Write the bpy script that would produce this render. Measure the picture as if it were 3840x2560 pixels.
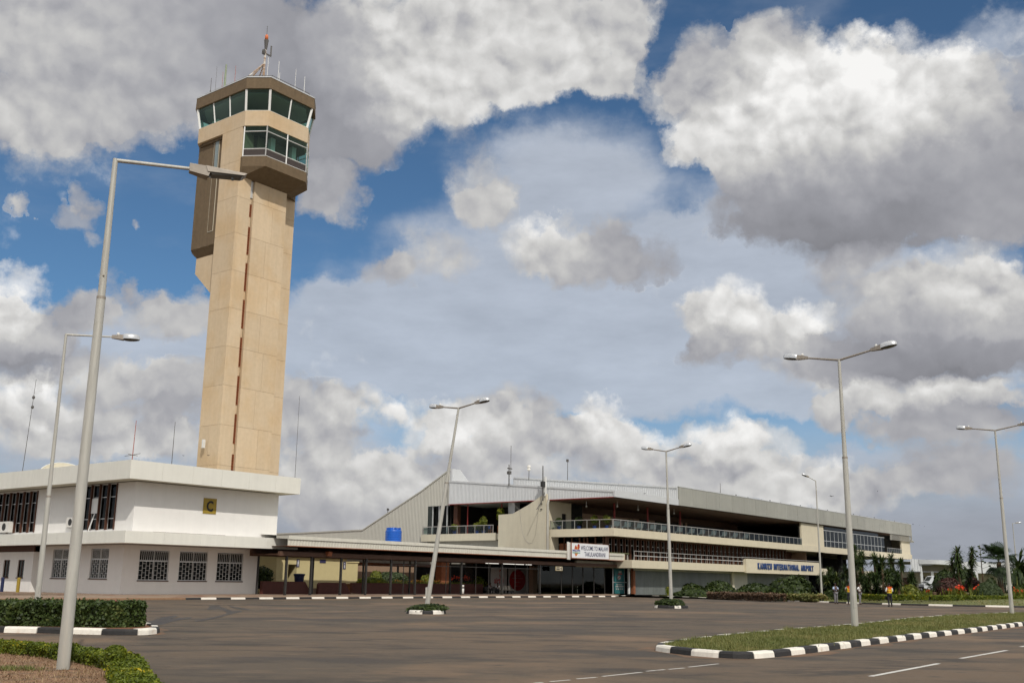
import bpy, bmesh, math, random
import numpy as np
from mathutils import Vector, Matrix

# ------------------------------------------------------------------ scene, camera, sky, sun
for o in list(bpy.data.objects):
    bpy.data.objects.remove(o, do_unlink=True)
scn = bpy.context.scene
COL = scn.collection
random.seed(7); RNG = np.random.default_rng(7)

EYE = 1.55; FPX = 3913.28; PITCH = math.radians(13.0005); ROLL = 0.01163
TH = math.radians(37.376)                       # the airport buildings stand turned by this angle
US, UC = math.sin(TH), math.cos(TH)

cam_d = bpy.data.cameras.new('camera'); cam = bpy.data.objects.new('camera', cam_d); COL.objects.link(cam)
cam_d.sensor_width = 36.0; cam_d.lens = 36.0 * FPX / 3840.0; cam_d.clip_start = 0.1; cam_d.clip_end = 6000
cam.matrix_world = Matrix.Translation((0, 0, EYE)) @ Matrix.Rotation(math.pi/2 + PITCH, 4, 'X') @ Matrix.Rotation(ROLL, 4, 'Z')
scn.camera = cam

SUN_EL = math.radians(43.0)
SUN_H = Vector((0.341, -0.94)).normalized()
SUN_V = Vector((SUN_H.x*math.cos(SUN_EL), SUN_H.y*math.cos(SUN_EL), math.sin(SUN_EL)))
sd = bpy.data.lights.new('sun', 'SUN'); sd.energy = 2.8; sd.angle = math.radians(0.55); sd.color = (1.0, 0.945, 0.86)
sun = bpy.data.objects.new('sun', sd); COL.objects.link(sun)
sun.rotation_euler = SUN_V.to_track_quat('Z', 'Y').to_euler(); sun.location = (30, -60, 80)

scn.render.engine = 'CYCLES'
scn.view_settings.view_transform = 'Standard'; scn.view_settings.look = 'None'
scn.view_settings.exposure = 0.0; scn.view_settings.gamma = 1.0
scn.view_settings.use_curve_mapping = False
scn.cycles.max_bounces = 6; scn.cycles.diffuse_bounces = 3; scn.cycles.glossy_bounces = 3
scn.cycles.transmission_bounces = 5; scn.cycles.transparent_max_bounces = 12
try:
    scn.cycles.use_denoising = True
except Exception:
    pass

# ---- pixel helpers: a point of the place from the photo's pixel and a known height or plane
def ray(px, py):
    X = (px-1920)/FPX; Y = (py-1280)/FPX
    c, s = math.cos(ROLL), math.sin(ROLL)
    X, Y = X*c + Y*s, -X*s + Y*c
    return Vector((X, math.cos(PITCH)+Y*math.sin(PITCH), math.sin(PITCH)-Y*math.cos(PITCH)))
def on_z(px, py, z=0.0):
    r = ray(px, py); return Vector((0, 0, EYE)) + r*((z-EYE)/r.z)
def on_y(px, py, y):
    r = ray(px, py); return Vector((0, 0, EYE)) + r*(y/r.y)
def on_d(px, py, d):                            # grid point on the plane d
    r = ray(px, py); s = d/(-r.x*UC + r.y*US); p = Vector((0, 0, EYE)) + r*s
    return Vector((p.x*US + p.y*UC, d, p.z))
def on_a(px, py, a):
    r = ray(px, py); s = a/(r.x*US + r.y*UC); p = Vector((0, 0, EYE)) + r*s
    return Vector((a, -p.x*UC + p.y*US, p.z))
def g2w(a, d, z=0.0):
    return Vector((a*US - d*UC, a*UC + d*US, z))

# ---- world: Nishita sky with cumulus placed by direction
world = bpy.data.worlds.new('World'); scn.world = world; world.use_nodes = True
wn = world.node_tree.nodes; wl = world.node_tree.links; wn.clear()
def N_(t, **kw):
    n = wn.new(t)
    for k, v in kw.items(): setattr(n, k, v)
    return n
def put(sock, v):
    if hasattr(v, 'links') or isinstance(v, bpy.types.NodeSocket): wl.new(v, sock)
    else: sock.default_value = v
def M_(op, a, b=None, c=None, clamp=False):
    n = N_('ShaderNodeMath', operation=op); n.use_clamp = clamp
    put(n.inputs[0], a)
    if b is not None: put(n.inputs[1], b)
    if c is not None: put(n.inputs[2], c)
    return n.outputs[0]
def V_(op, a, b=None, c=None):
    n = N_('ShaderNodeVectorMath', operation=op); put(n.inputs[0], a)
    if b is not None: put(n.inputs[1], b)
    if c is not None: put(n.inputs[2], c)
    return n.outputs['Value'] if op in ('DOT_PRODUCT', 'LENGTH') else n.outputs[0]
def NZ_(vec, scale, detail, rough, out='Fac', lac=2.0):
    n = N_('ShaderNodeTexNoise'); n.inputs['Scale'].default_value = scale; n.inputs['Detail'].default_value = detail
    n.inputs['Roughness'].default_value = rough; n.inputs['Lacunarity'].default_value = lac
    wl.new(vec, n.inputs['Vector']); return n.outputs[out]
def SS_(x, lo, hi):
    n = N_('ShaderNodeMapRange', interpolation_type='SMOOTHSTEP'); put(n.inputs['Value'], x)
    n.inputs['From Min'].default_value = lo; n.inputs['From Max'].default_value = hi
    return n.outputs[0]
def MIX_(f, a, b):
    n = N_('ShaderNodeMix', data_type='RGBA'); put(n.inputs[0], f); put(n.inputs[6], a); put(n.inputs[7], b)
    return n.outputs[2]
SKY_STRENGTH = 0.1
sky = N_('ShaderNodeTexSky', sky_type='NISHITA'); sky.sun_disc = False
sky.sun_elevation = SUN_EL; sky.sun_rotation = math.atan2(SUN_H.x, SUN_H.y)
sky.altitude = 1200; sky.air_density = 1.0; sky.dust_density = 0.6; sky.ozone_density = 2.0
dirv = N_('ShaderNodeTexCoord').outputs['Generated']
sep = N_('ShaderNodeSeparateXYZ'); wl.new(dirv, sep.inputs[0])
az = M_('MULTIPLY', M_('ARCTAN2', sep.outputs[0], sep.outputs[1]), 57.2958)
el = M_('MULTIPLY', M_('ARCSINE', sep.outputs[2]), 57.2958)
pc = N_('ShaderNodeCombineXYZ'); wl.new(az, pc.inputs[0]); wl.new(el, pc.inputs[1]); P = pc.outputs[0]
# (x, y, rx, ry, tone) on a 2352 px wide copy of the photo; tone is the grey the cloud shows there
BLOBS = [
 (60,120,230,210,.76),(260,70,240,170,.70),(480,50,200,120,.66),(330,190,190,85,.72),(640,110,180,150,.59),(760,250,120,150,.60),(860,290,90,80,.63),
 (940,90,210,150,.82),(1120,120,190,130,.84),(1000,210,130,100,.80),(1300,70,150,110,.80),(1190,180,90,60,.78),(1420,40,80,60,.78),(905,215,45,35,.88),(60,280,130,60,.74),(170,270,60,40,.72),
 (1440,130,50,45,.76),(760,455,75,60,.70),(1080,415,75,80,.76),(1110,470,60,45,.73),(980,600,105,65,.74),(870,640,60,40,.70),(720,480,40,40,.68),
 (1215,555,70,55,.85),(1300,575,80,55,.80),(1350,600,110,50,.70),(1480,590,90,55,.64),(1420,560,60,50,.70),(1380,170,80,35,.79),
 (1615,140,90,55,.72),(1700,175,70,50,.70),(1810,95,100,55,.77),(1760,120,60,40,.74),(1560,200,90,55,.76),
 (1640,260,110,80,.87),(1780,230,150,95,.91),(1930,190,130,90,.93),(2080,165,120,80,.96),(2170,230,120,90,.90),(2040,260,170,90,.90),(1850,310,240,70,.83),(1620,330,90,60,.82),
 (2060,360,240,80,.74),(1900,400,230,80,.66),(1800,470,140,70,.60),(1950,510,210,75,.54),(2130,440,190,90,.60),(2270,400,130,120,.62),(2320,280,110,110,.70),(1545,365,45,25,.82),(1690,400,50,40,.78),(2250,500,110,60,.66),
 (1690,690,85,60,.92),(1640,730,70,55,.85),(1745,740,70,50,.84),(1800,780,90,50,.76),(1890,725,65,32,.90),(1645,790,90,40,.66),(1600,760,45,45,.64),
 (2010,800,150,60,.64),(2150,830,200,45,.54),(2000,840,120,35,.57),(2260,760,130,60,.66),(2180,640,130,55,.84),(2290,640,90,50,.84),(2080,700,110,60,.72),(2260,700,120,50,.74),(1960,620,80,60,.72),
 (2090,905,130,32,.84),(1960,905,80,40,.80),(2250,890,100,28,.83),(2260,940,130,40,.62),(2060,960,150,45,.70),(2180,1000,140,45,.70),(1900,950,60,40,.78),
 (1415,955,55,48,.92),(1480,1005,80,45,.90),(1420,1020,70,50,.82),(1640,995,75,45,.91),(1730,1025,90,50,.88),(1580,1060,140,45,.76),(1850,1075,110,35,.84),(1790,1120,130,35,.84),(1680,1110,120,35,.72),
 (1160,945,90,60,.72),(1290,970,60,45,.72),(850,945,80,45,.84),(760,965,90,60,.72),(1000,985,75,60,.88),(1110,1000,90,70,.90),(1200,1030,80,50,.76),(1060,1075,130,45,.74),(800,1090,140,45,.80),(890,1060,70,35,.86),(770,1160,150,45,.66),(900,1190,110,30,.76),(700,1205,80,28,.72),
 (35,680,60,55,.93),(25,740,70,45,.80),(110,755,85,45,.66),(70,810,100,40,.60),(130,780,50,22,.80),(200,720,70,40,.70),(330,730,120,50,.74),(430,710,70,50,.72),
 (45,905,60,50,.88),(110,960,70,45,.84),(60,1000,90,45,.76),(330,890,60,45,.80),(400,930,100,60,.66),(430,880,60,40,.76),(300,1010,110,45,.74),(180,1020,90,40,.72),(280,1050,80,30,.84),(220,940,60,60,.72),
 (700,1040,160,60,.76),(950,1130,170,50,.80),(690,1130,130,45,.74),(1250,1085,130,50,.77),(1330,1020,80,45,.80),(1500,1090,140,40,.80),(1960,1120,170,40,.74),(2180,1090,180,40,.68),(230,870,90,50,.76),(380,1040,90,40,.80),(1900,840,120,40,.72),(620,930,90,60,.74),
 (270,640,26,32,.70),(160,495,45,25,.72),(215,545,30,16,.70),(20,465,26,16,.74),(245,310,40,18,.72),(190,455,24,26,.68),(300,495,12,8,.72),(320,670,18,24,.68),
]
warp = V_('SUBTRACT', NZ_(dirv, 9.0, 7.0, 0.62, 'Color'), (0.5, 0.5, 0.5))
Pw = V_('MULTIPLY_ADD', warp, (6.5, 5.0, 0.0), P)
warp2 = V_('SUBTRACT', NZ_(dirv, 38.0, 5.0, 0.6, 'Color'), (0.5, 0.5, 0.5))
Pw = V_('MULTIPLY_ADD', warp2, (1.5, 1.3, 0.0), Pw)
sumw = None; sumt = None
for (bx, by, brx, bry, bt) in BLOBS:
    r = ray(bx*1.63265, by*1.63265).normalized()
    a_ = math.degrees(math.atan2(r.x, r.y)); e_ = math.degrees(math.asin(r.z))
    rx = brx*1.63265/68.3*1.34; ry = bry*1.63265/68.3*1.34
    q = V_('MULTIPLY_ADD', Pw, (1/rx, 1/ry, 0.0), (-a_/rx, -e_/ry, 0.0))
    w = M_('MULTIPLY_ADD', V_('DOT_PRODUCT', q, q), -1.0, 1.0, clamp=True)
    if brx < 50: w = M_('MULTIPLY', w, 0.62)
    lt = ((bt+.055)/1.055)**2.4
    sumw = w if sumw is None else M_('ADD', sumw, w)
    sumt = M_('MULTIPLY', w, lt) if sumt is None else M_('MULTIPLY_ADD', w, lt, sumt)
tone = M_('DIVIDE', sumt, M_('ADD', sumw, 0.02))
# added unseen clouds beyond the frame, noise alone, brighter to lighten shaded walls
gen = NZ_(V_('MULTIPLY', dirv, (1.0, 1.0, 2.2)), 3.2, 6.0, 0.55)
inwin = M_('MULTIPLY', SS_(M_('ABSOLUTE', az), 36.0, 28.0), SS_(el, 36.0, 30.0))
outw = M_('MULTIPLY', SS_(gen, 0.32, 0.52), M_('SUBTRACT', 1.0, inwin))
n1 = NZ_(dirv, 12.0, 8.0, 0.62)
def VOR_(vec, scale, detail):
    n = N_('ShaderNodeTexVoronoi', feature='F1'); n.inputs['Scale'].default_value = scale; n.inputs['Detail'].default_value = detail; n.inputs['Roughness'].default_value = 0.55
    wl.new(vec, n.inputs['Vector']); return n.outputs['Distance']
dw = V_('MULTIPLY_ADD', warp, (0.05, 0.05, 0.05), dirv)
b1 = M_('SUBTRACT', 0.5, VOR_(dw, 20.0, 2.0))                       # billows: round heads with creases between them
b2 = M_('SUBTRACT', 0.5, VOR_(V_('ADD', dw, (0.004, 0.0, 0.011)), 20.0, 2.0))
n3 = NZ_(dirv, 46.0, 6.0, 0.65)
edge = M_('ADD', M_('MULTIPLY', M_('SUBTRACT', n1, 0.5), 2.1), M_('MULTIPLY', M_('SUBTRACT', n3, 0.5), 0.55))
edge = M_('MULTIPLY_ADD', b1, 0.34, edge)
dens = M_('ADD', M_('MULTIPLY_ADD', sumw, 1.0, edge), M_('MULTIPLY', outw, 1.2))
dens = M_('SUBTRACT', dens, 0.16)
alpha = SS_(dens, -0.02, 0.74)
wisp = M_('MULTIPLY', SS_(M_('ADD', M_('MULTIPLY', sumw, 1.3), M_('ADD', M_('MULTIPLY', M_('SUBTRACT', n1, 0.5), 3.0), M_('MULTIPLY', M_('SUBTRACT', n3, 0.5), 1.0))), 0.15, 1.1), 0.70)
alpha = M_('MAXIMUM', alpha, M_('MULTIPLY', wisp, SS_(sumw, 0.0, 0.12)))
relief = M_('ADD', M_('MULTIPLY', M_('SUBTRACT', b1, b2), 0.75), M_('MULTIPLY', M_('SUBTRACT', n1, NZ_(V_('ADD', dirv, (0.01, 0.0, 0.02)), 12.0, 8.0, 0.62)), 0.75))
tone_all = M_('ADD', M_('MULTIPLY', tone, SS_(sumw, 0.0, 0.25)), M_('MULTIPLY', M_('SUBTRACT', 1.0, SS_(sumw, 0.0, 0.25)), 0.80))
relief = M_('MULTIPLY', relief, M_('MULTIPLY_ADD', SS_(tone_all, 0.28, 0.62), 0.75, 0.25))
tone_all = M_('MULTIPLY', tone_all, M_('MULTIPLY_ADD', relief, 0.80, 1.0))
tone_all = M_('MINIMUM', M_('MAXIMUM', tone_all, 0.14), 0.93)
# colour: bright parts warm white, grey bases faintly violet
tint = MIX_(SS_(tone_all, 0.28, 0.62), (0.955, 0.965, 1.06, 1), (1.0, 0.992, 0.975, 1))
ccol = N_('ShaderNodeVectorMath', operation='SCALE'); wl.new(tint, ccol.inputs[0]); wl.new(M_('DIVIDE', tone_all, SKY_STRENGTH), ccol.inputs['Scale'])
# thin high veil over the lower half of the sky
vn = NZ_(V_('MULTIPLY', dirv, (1.0, 1.0, 2.6)), 5.0, 6.0, 0.55)
VEIL = [(1300,700,620,260,.95),(1150,800,520,200,.7),(1750,560,330,220,.8),(1350,380,260,160,.55),(600,820,420,170,.9),(250,830,300,110,.8),(2050,800,500,160,1.),(1000,1130,1000,110,.9),(2000,1130,700,130,1.1),(2280,130,150,110,.55),(100,1000,300,200,.9),(1250,420,300,130,.35),(1650,620,260,160,.8),(900,760,330,120,.7),(1500,860,700,110,.8),(450,1000,600,110,.9),(2100,650,300,200,.9)]
vs = None
for (bx, by, brx, bry, bt) in VEIL:
    r = ray(bx*1.63265, by*1.63265).normalized()
    a_ = math.degrees(math.atan2(r.x, r.y)); e_ = math.degrees(math.asin(r.z)); rx = brx*1.63265/68.3; ry = bry*1.63265/68.3
    q = V_('MULTIPLY_ADD', Pw, (1/rx, 1/ry, 0.0), (-a_/rx, -e_/ry, 0.0))
    w = M_('MULTIPLY', M_('MULTIPLY_ADD', V_('DOT_PRODUCT', q, q), -1.0, 1.0, clamp=True), bt)
    vs = w if vs is None else M_('ADD', vs, w)
vs = M_('ADD', vs, M_('MULTIPLY', M_('SUBTRACT', 1.0, inwin), 0.5))
valpha = M_('MULTIPLY', SS_(M_('MULTIPLY_ADD', M_('SUBTRACT', vn, 0.5), 1.3, vs), 0.0, 0.75), 0.86)
valpha = M_('MAXIMUM', valpha, M_('MULTIPLY', SS_(el, 11.0, 3.0), 0.94))
vcol = MIX_(SS_(el, 2.0, 9.0), (0.325/SKY_STRENGTH, 0.335/SKY_STRENGTH, 0.385/SKY_STRENGTH, 1), (0.49/SKY_STRENGTH, 0.53/SKY_STRENGTH, 0.60/SKY_STRENGTH, 1))
s0 = V_('MULTIPLY', sky.outputs[0], (0.55, 0.745, 0.83))
vmod = N_('ShaderNodeVectorMath', operation='SCALE'); wl.new(vcol, vmod.inputs[0]); wl.new(M_('MULTIPLY_ADD', NZ_(V_('MULTIPLY', dirv, (1.0, 1.0, 3.0)), 11.0, 7.0, 0.6), 0.5, 0.75), vmod.inputs['Scale'])
s1 = MIX_(valpha, s0, vmod.outputs[0])
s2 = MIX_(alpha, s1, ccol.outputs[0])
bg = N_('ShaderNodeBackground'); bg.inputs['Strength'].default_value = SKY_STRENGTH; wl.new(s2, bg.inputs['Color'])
wo = N_('ShaderNodeOutputWorld'); wl.new(bg.outputs[0], wo.inputs['Surface'])
world.cycles.sampling_method = 'MANUAL'; world.cycles.sample_map_resolution = 512
scn.cycles.use_adaptive_sampling = True; scn.cycles.adaptive_threshold = 0.02; scn.cycles.adaptive_min_samples = 12

# ------------------------------------------------------------------ materials
MATS = {}
def mat(name, col, rough=0.7, metal=0.0, var=0.12, scale=3.0, bump=0.0, bscale=40.0, spec=0.4, stretch=(1, 1, 1), col2=None, f2=(0.5, 0.7), s2=0.6, streak=0.0, alpha=None, detail=6.0, orand=0.0):
    """principled with two noises: fine value variation and, with col2, broad blotches of a second colour"""
    m = bpy.data.materials.new(name); m.use_nodes = True; nt = m.node_tree; n = nt.nodes; l = nt.links
    b = n['Principled BSDF']; b.inputs['Roughness'].default_value = rough; b.inputs['Metallic'].default_value = metal
    b.inputs['Specular IOR Level'].default_value = spec
    tc = n.new('ShaderNodeTexCoord'); mp = n.new('ShaderNodeMapping'); mp.inputs['Scale'].default_value = stretch
    l.new(tc.outputs['Object'], mp.inputs[0])
    nz = n.new('ShaderNodeTexNoise'); nz.inputs['Scale'].default_value = scale; nz.inputs['Detail'].default_value = detail; nz.inputs['Roughness'].default_value = 0.6
    l.new(mp.outputs[0], nz.inputs['Vector'])
    base = n.new('ShaderNodeRGB'); base.outputs[0].default_value = (*col, 1); cur = base.outputs[0]
    if col2 is not None:
        n2 = n.new('ShaderNodeTexNoise'); n2.inputs['Scale'].default_value = s2; n2.inputs['Detail'].default_value = 5
        l.new(mp.outputs[0], n2.inputs['Vector'])
        mr = n.new('ShaderNodeMapRange'); mr.inputs['From Min'].default_value = f2[0]; mr.inputs['From Max'].default_value = f2[1]; mr.interpolation_type = 'SMOOTHSTEP'
        l.new(n2.outputs['Fac'], mr.inputs['Value'])
        mx = n.new('ShaderNodeMix'); mx.data_type = 'RGBA'; l.new(mr.outputs[0], mx.inputs[0]); l.new(cur, mx.inputs[6]); mx.inputs[7].default_value = (*col2, 1); cur = mx.outputs[2]
    if streak > 0:                                # rain streaks: noise drawn out along z
        ms = n.new('ShaderNodeMapping'); ms.inputs['Scale'].default_value = (1.6, 1.6, 0.09); l.new(tc.outputs['Object'], ms.inputs[0])
        ns = n.new('ShaderNodeTexNoise'); ns.inputs['Scale'].default_value = 1.5; ns.inputs['Detail'].default_value = 6; ns.inputs['Roughness'].default_value = 0.65; l.new(ms.outputs[0], ns.inputs['Vector'])
        mr = n.new('ShaderNodeMapRange'); mr.inputs['From Min'].default_value = 0.35; mr.inputs['From Max'].default_value = 0.75; mr.inputs['To Min'].default_value = 1.0; mr.inputs['To Max'].default_value = 1.0-streak
        l.new(ns.outputs['Fac'], mr.inputs['Value'])
        mx = n.new('ShaderNodeVectorMath'); mx.operation = 'SCALE'; l.new(cur, mx.inputs[0]); l.new(mr.outputs[0], mx.inputs['Scale']); cur = mx.outputs[0]
    if var > 0:
        mr = n.new('ShaderNodeMapRange'); mr.inputs['From Min'].default_value = 0.25; mr.inputs['From Max'].default_value = 0.75
        mr.inputs['To Min'].default_value = 1-var; mr.inputs['To Max'].default_value = 1+var; l.new(nz.outputs['Fac'], mr.inputs['Value'])
        mx = n.new('ShaderNodeVectorMath'); mx.operation = 'SCALE'; l.new(cur, mx.inputs[0]); l.new(mr.outputs[0], mx.inputs['Scale']); cur = mx.outputs[0]
    if orand > 0:
        oi = n.new('ShaderNodeObjectInfo'); mr = n.new('ShaderNodeMapRange'); mr.inputs['To Min'].default_value = 1-orand; mr.inputs['To Max'].default_value = 1+orand; l.new(oi.outputs['Random'], mr.inputs['Value'])
        mx = n.new('ShaderNodeVectorMath'); mx.operation = 'SCALE'; l.new(cur, mx.inputs[0]); l.new(mr.outputs[0], mx.inputs['Scale']); cur = mx.outputs[0]
    l.new(cur, b.inputs['Base Color'])
    if bump > 0:
        nb = n.new('ShaderNodeTexNoise'); nb.inputs['Scale'].default_value = bscale; nb.inputs['Detail'].default_value = 4; l.new(tc.outputs['Object'], nb.inputs['Vector'])
        bp = n.new('ShaderNodeBump'); bp.inputs['Strength'].default_value = bump; bp.inputs['Distance'].default_value = 0.02
        l.new(nb.outputs['Fac'], bp.inputs['Height']); l.new(bp.outputs[0], b.inputs['Normal'])
    MATS[name] = m
    return m
def glass_mat(name, tint, rough=0.03, refl=0.5, trans=0.35, gcol=(0.9, 0.95, 0.95), kf=1.0):
    """window pane: part mirror of the sky, part see-through tinted sheet"""
    m = bpy.data.materials.new(name); m.use_nodes = True; nt = m.node_tree; n = nt.nodes; l = nt.links; n.clear()
    out = n.new('ShaderNodeOutputMaterial'); gl = n.new('ShaderNodeBsdfGlossy'); gl.inputs['Roughness'].default_value = rough
    gl.inputs['Color'].default_value = (*gcol, 1)
    tr = n.new('ShaderNodeBsdfTransparent'); tr.inputs['Color'].default_value = (*[trans*c for c in tint], 1)
    lw = n.new('ShaderNodeLayerWeight'); lw.inputs['Blend'].default_value = 0.5; fr = n.new('ShaderNodeMath'); fr.operation = 'POWER'; fr.inputs[1].default_value = 4.0; l.new(lw.outputs['Facing'], fr.inputs[0])
    mr = n.new('ShaderNodeMath'); mr.operation = 'MULTIPLY_ADD'; mr.inputs[1].default_value = kf; mr.inputs[2].default_value = refl; mr.use_clamp = True
    l.new(fr.outputs[0], mr.inputs[0])
    mx = n.new('ShaderNodeMixShader'); l.new(mr.outputs[0], mx.inputs[0]); l.new(tr.outputs[0], mx.inputs[1]); l.new(gl.outputs[0], mx.inputs[2])
    l.new(mx.outputs[0], out.inputs['Surface']); MATS[name] = m
    return m
def leaf_mat(name, c1, c2, c3=None, rough=0.55, trans=0.25, scale=2.5):
    m = bpy.data.materials.new(name); m.use_nodes = True; nt = m.node_tree; n = nt.nodes; l = nt.links
    b = n['Principled BSDF']; b.inputs['Roughness'].default_value = rough; b.inputs['Specular IOR Level'].default_value = 0.35
    geo = n.new('ShaderNodeNewGeometry'); tc = n.new('ShaderNodeTexCoord')
    nz = n.new('ShaderNodeTexNoise'); nz.inputs['Scale'].default_value = scale; nz.inputs['Detail'].default_value = 3; l.new(tc.outputs['Object'], nz.inputs['Vector'])
    rp = n.new('ShaderNodeValToRGB'); rp.color_ramp.elements[0].color = (*c1, 1); rp.color_ramp.elements[1].color = (*c2, 1)
    rp.color_ramp.elements[0].position = 0.1; rp.color_ramp.elements[1].position = 0.75
    if c3: e = rp.color_ramp.elements.new(0.95); e.color = (*c3, 1)
    ad = n.new('ShaderNodeMath'); ad.operation = 'MULTIPLY_ADD'; ad.inputs[1].default_value = 0.55
    sb = n.new('ShaderNodeMath'); sb.operation = 'MULTIPLY_ADD'; sb.inputs[1].default_value = 1.1; sb.inputs[2].default_value = -0.30
    l.new(nz.outputs['Fac'], sb.inputs[0]); l.new(geo.outputs['Random Per Island'], ad.inputs[0]); l.new(sb.outputs[0], ad.inputs[2]); l.new(ad.outputs[0], rp.inputs[0])
    l.new(rp.outputs[0], b.inputs['Base Color'])
    if trans > 0:
        out = n['Material Output']; t = n.new('ShaderNodeBsdfTranslucent'); l.new(rp.outputs[0], t.inputs['Color'])
        mx = n.new('ShaderNodeMixShader'); mx.inputs[0].default_value = trans; l.new(b.outputs[0], mx.inputs[1]); l.new(t.outputs[0], mx.inputs[2]); l.new(mx.outputs[0], out.inputs['Surface'])
    MATS[name] = m
    return m

mat('white_paint', (0.76, 0.745, 0.715), 0.75, var=0.03, scale=1.2, streak=0.04)
mat('fascia_white', (0.71, 0.70, 0.635), 0.75, var=0.04, scale=0.8, streak=0.07)
mat('cream_wall', (0.60, 0.54, 0.41), 0.8, var=0.05, scale=1.2, streak=0.06)
mat('grey_cream', (0.56, 0.52, 0.41), 0.8, var=0.05, scale=1.0, streak=0.10)
mat('yellow_wall', (0.58, 0.50, 0.27), 0.8, var=0.05, scale=1.5)
mat('tower_concrete', (0.60, 0.475, 0.325), 0.85, var=0.06, scale=2.2, bump=0.15, bscale=12, col2=(0.57, 0.42, 0.255), f2=(0.40, 0.75), s2=0.30, streak=0.08, orand=.045)
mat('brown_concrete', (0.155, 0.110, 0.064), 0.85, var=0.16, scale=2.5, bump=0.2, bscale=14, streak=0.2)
mat('joint_dark', (0.22, 0.16, 0.10), 0.9, var=0.1)
mat('terracotta', (0.26, 0.085, 0.035), 0.8, var=0.25, scale=6)
mat('maroon', (0.085, 0.022, 0.015), 0.6, var=0.15, scale=2)
mat('red_steel', (0.20, 0.018, 0.015), 0.5, var=0.1)
mat('brown_frame', (0.075, 0.028, 0.014), 0.6, var=0.2, scale=3)
mat('brown_soffit', (0.095, 0.05, 0.032), 0.7, var=0.2, scale=1.5)
mat('dark_post', (0.030, 0.028, 0.026), 0.5, var=0.1)
mat('spandrel', (0.045, 0.034, 0.030), 0.5, var=0.1)
mat('slit_glass', (0.20, 0.25, 0.26), 0.25, var=0.1)
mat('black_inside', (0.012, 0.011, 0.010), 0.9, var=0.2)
mat('dim_wall', (0.30, 0.20, 0.135), 0.8, var=0.08, scale=1)
mat('alu_frame', (0.62, 0.63, 0.63), 0.4, metal=0.5, var=0.05)
mat('white_frame', (0.72, 0.72, 0.70), 0.5, var=0.05)
mat('rail_steel', (0.50, 0.48, 0.45), 0.35, metal=0.7, var=0.08)
mat('galv', (0.42, 0.41, 0.37), 0.48, metal=0.12, var=0.18, scale=3.5, stretch=(4, 4, 0.35), col2=(0.34, 0.31, 0.265), f2=(0.5, 0.8), s2=0.9)
mat('lamp_silver', (0.62, 0.63, 0.64), 0.3, metal=0.6, var=0.08)
mat('lamp_cast', (0.30, 0.265, 0.225), 0.6, metal=0.3, var=0.15, scale=8)
mat('lamp_lens', (0.10, 0.095, 0.085), 0.3, var=0.1)
mat('corrugated_light', (0.62, 0.635, 0.65), 0.45, metal=0.25, var=0.03, scale=1.0, streak=0.06)
mat('corrugated_grey', (0.50, 0.49, 0.44), 0.55, metal=0.2, var=0.04, scale=1.0, streak=0.07)
mat('canopy_metal', (0.62, 0.60, 0.52), 0.5, metal=0.15, var=0.06, scale=1.0, streak=0.12)
mat('panel_grey', (0.355, 0.352, 0.315), 0.5, metal=0.2, var=0.05, scale=0.6, streak=0.14, orand=.06)
mat('louvre_grey', (0.17, 0.185, 0.18), 0.5, metal=0.3, var=0.2, scale=1.2, stretch=(1, 1, 0.2))
mat('roof_sheet', (0.50, 0.50, 0.47), 0.5, metal=0.2, var=0.1)
mat('kerb_white', (0.76, 0.72, 0.64), 0.75, var=0.10, scale=9, col2=(0.50, 0.38, 0.27), f2=(0.60, 0.85), s2=3.5, bump=0.2, bscale=30)
mat('kerb_black', (0.022, 0.021, 0.021), 0.7, var=0.25, scale=9, col2=(0.10, 0.06, 0.04), f2=(0.62, 0.9), s2=3.5, bump=0.2, bscale=30)
mat('kerb_brown', (0.22, 0.13, 0.075), 0.85, var=0.2, scale=6)
mat('pavement', (0.26, 0.19, 0.135), 0.85, var=0.15, scale=3, col2=(0.18, 0.085, 0.055), f2=(0.45, 0.75), s2=0.5)
mat('soil', (0.17, 0.075, 0.035), 0.95, var=0.3, scale=8, bump=0.5, bscale=15)
mat('dry_ground', (0.25, 0.14, 0.078), 0.95, var=0.35, scale=14, bump=0.6, bscale=30, col2=(0.13, 0.085, 0.05), f2=(0.45, 0.7), s2=2.0)
mat('lawn', (0.115, 0.125, 0.040), 0.95, var=0.35, scale=20, bump=0.5, bscale=25, col2=(0.19, 0.125, 0.058), f2=(0.50, 0.75), s2=0.5)
mat('earth', (0.19, 0.11, 0.06), 0.95, var=0.3, scale=0.5)
mat('line_white', (0.56, 0.545, 0.50), 0.7, var=0.2, scale=12, col2=(0.20, 0.17, 0.145), f2=(0.56, 0.72), s2=6.0)
mat('tar', (0.020, 0.018, 0.017), 0.6, var=0.2, scale=4)
mat('wet_stain', (0.036, 0.030, 0.026), 0.6, var=0.15, scale=4)
mat('tank_blue', (0.012, 0.10, 0.46), 0.35, var=0.06)
mat('bin_blue', (0.012, 0.02, 0.07), 0.5, var=0.1)
mat('ac_white', (0.66, 0.64, 0.60), 0.5, var=0.08, scale=6)
mat('dark_grille', (0.03, 0.03, 0.03), 0.7, var=0.1)
mat('sign_yellow', (0.30, 0.21, 0.025), 0.6, var=0.1)
mat('ink_black', (0.012, 0.011, 0.011), 0.6, var=0.0)
mat('sign_white', (0.72, 0.73, 0.75), 0.5, var=0.03)
mat('ink_navy', (0.035, 0.035, 0.10), 0.6, var=0.0)
mat('ink_blue', (0.02, 0.045, 0.22), 0.5, var=0.05)
mat('letter_blue', (0.012, 0.045, 0.16), 0.5, var=0.1)
mat('ink_red', (0.34, 0.012, 0.012), 0.5, var=0.05)
mat('ink_orange', (0.60, 0.22, 0.06), 0.5, var=0.05)
mat('ink_green', (0.10, 0.36, 0.25), 0.5, var=0.05)
mat('poster_grey', (0.36, 0.33, 0.31), 0.6, var=0.04)
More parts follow.
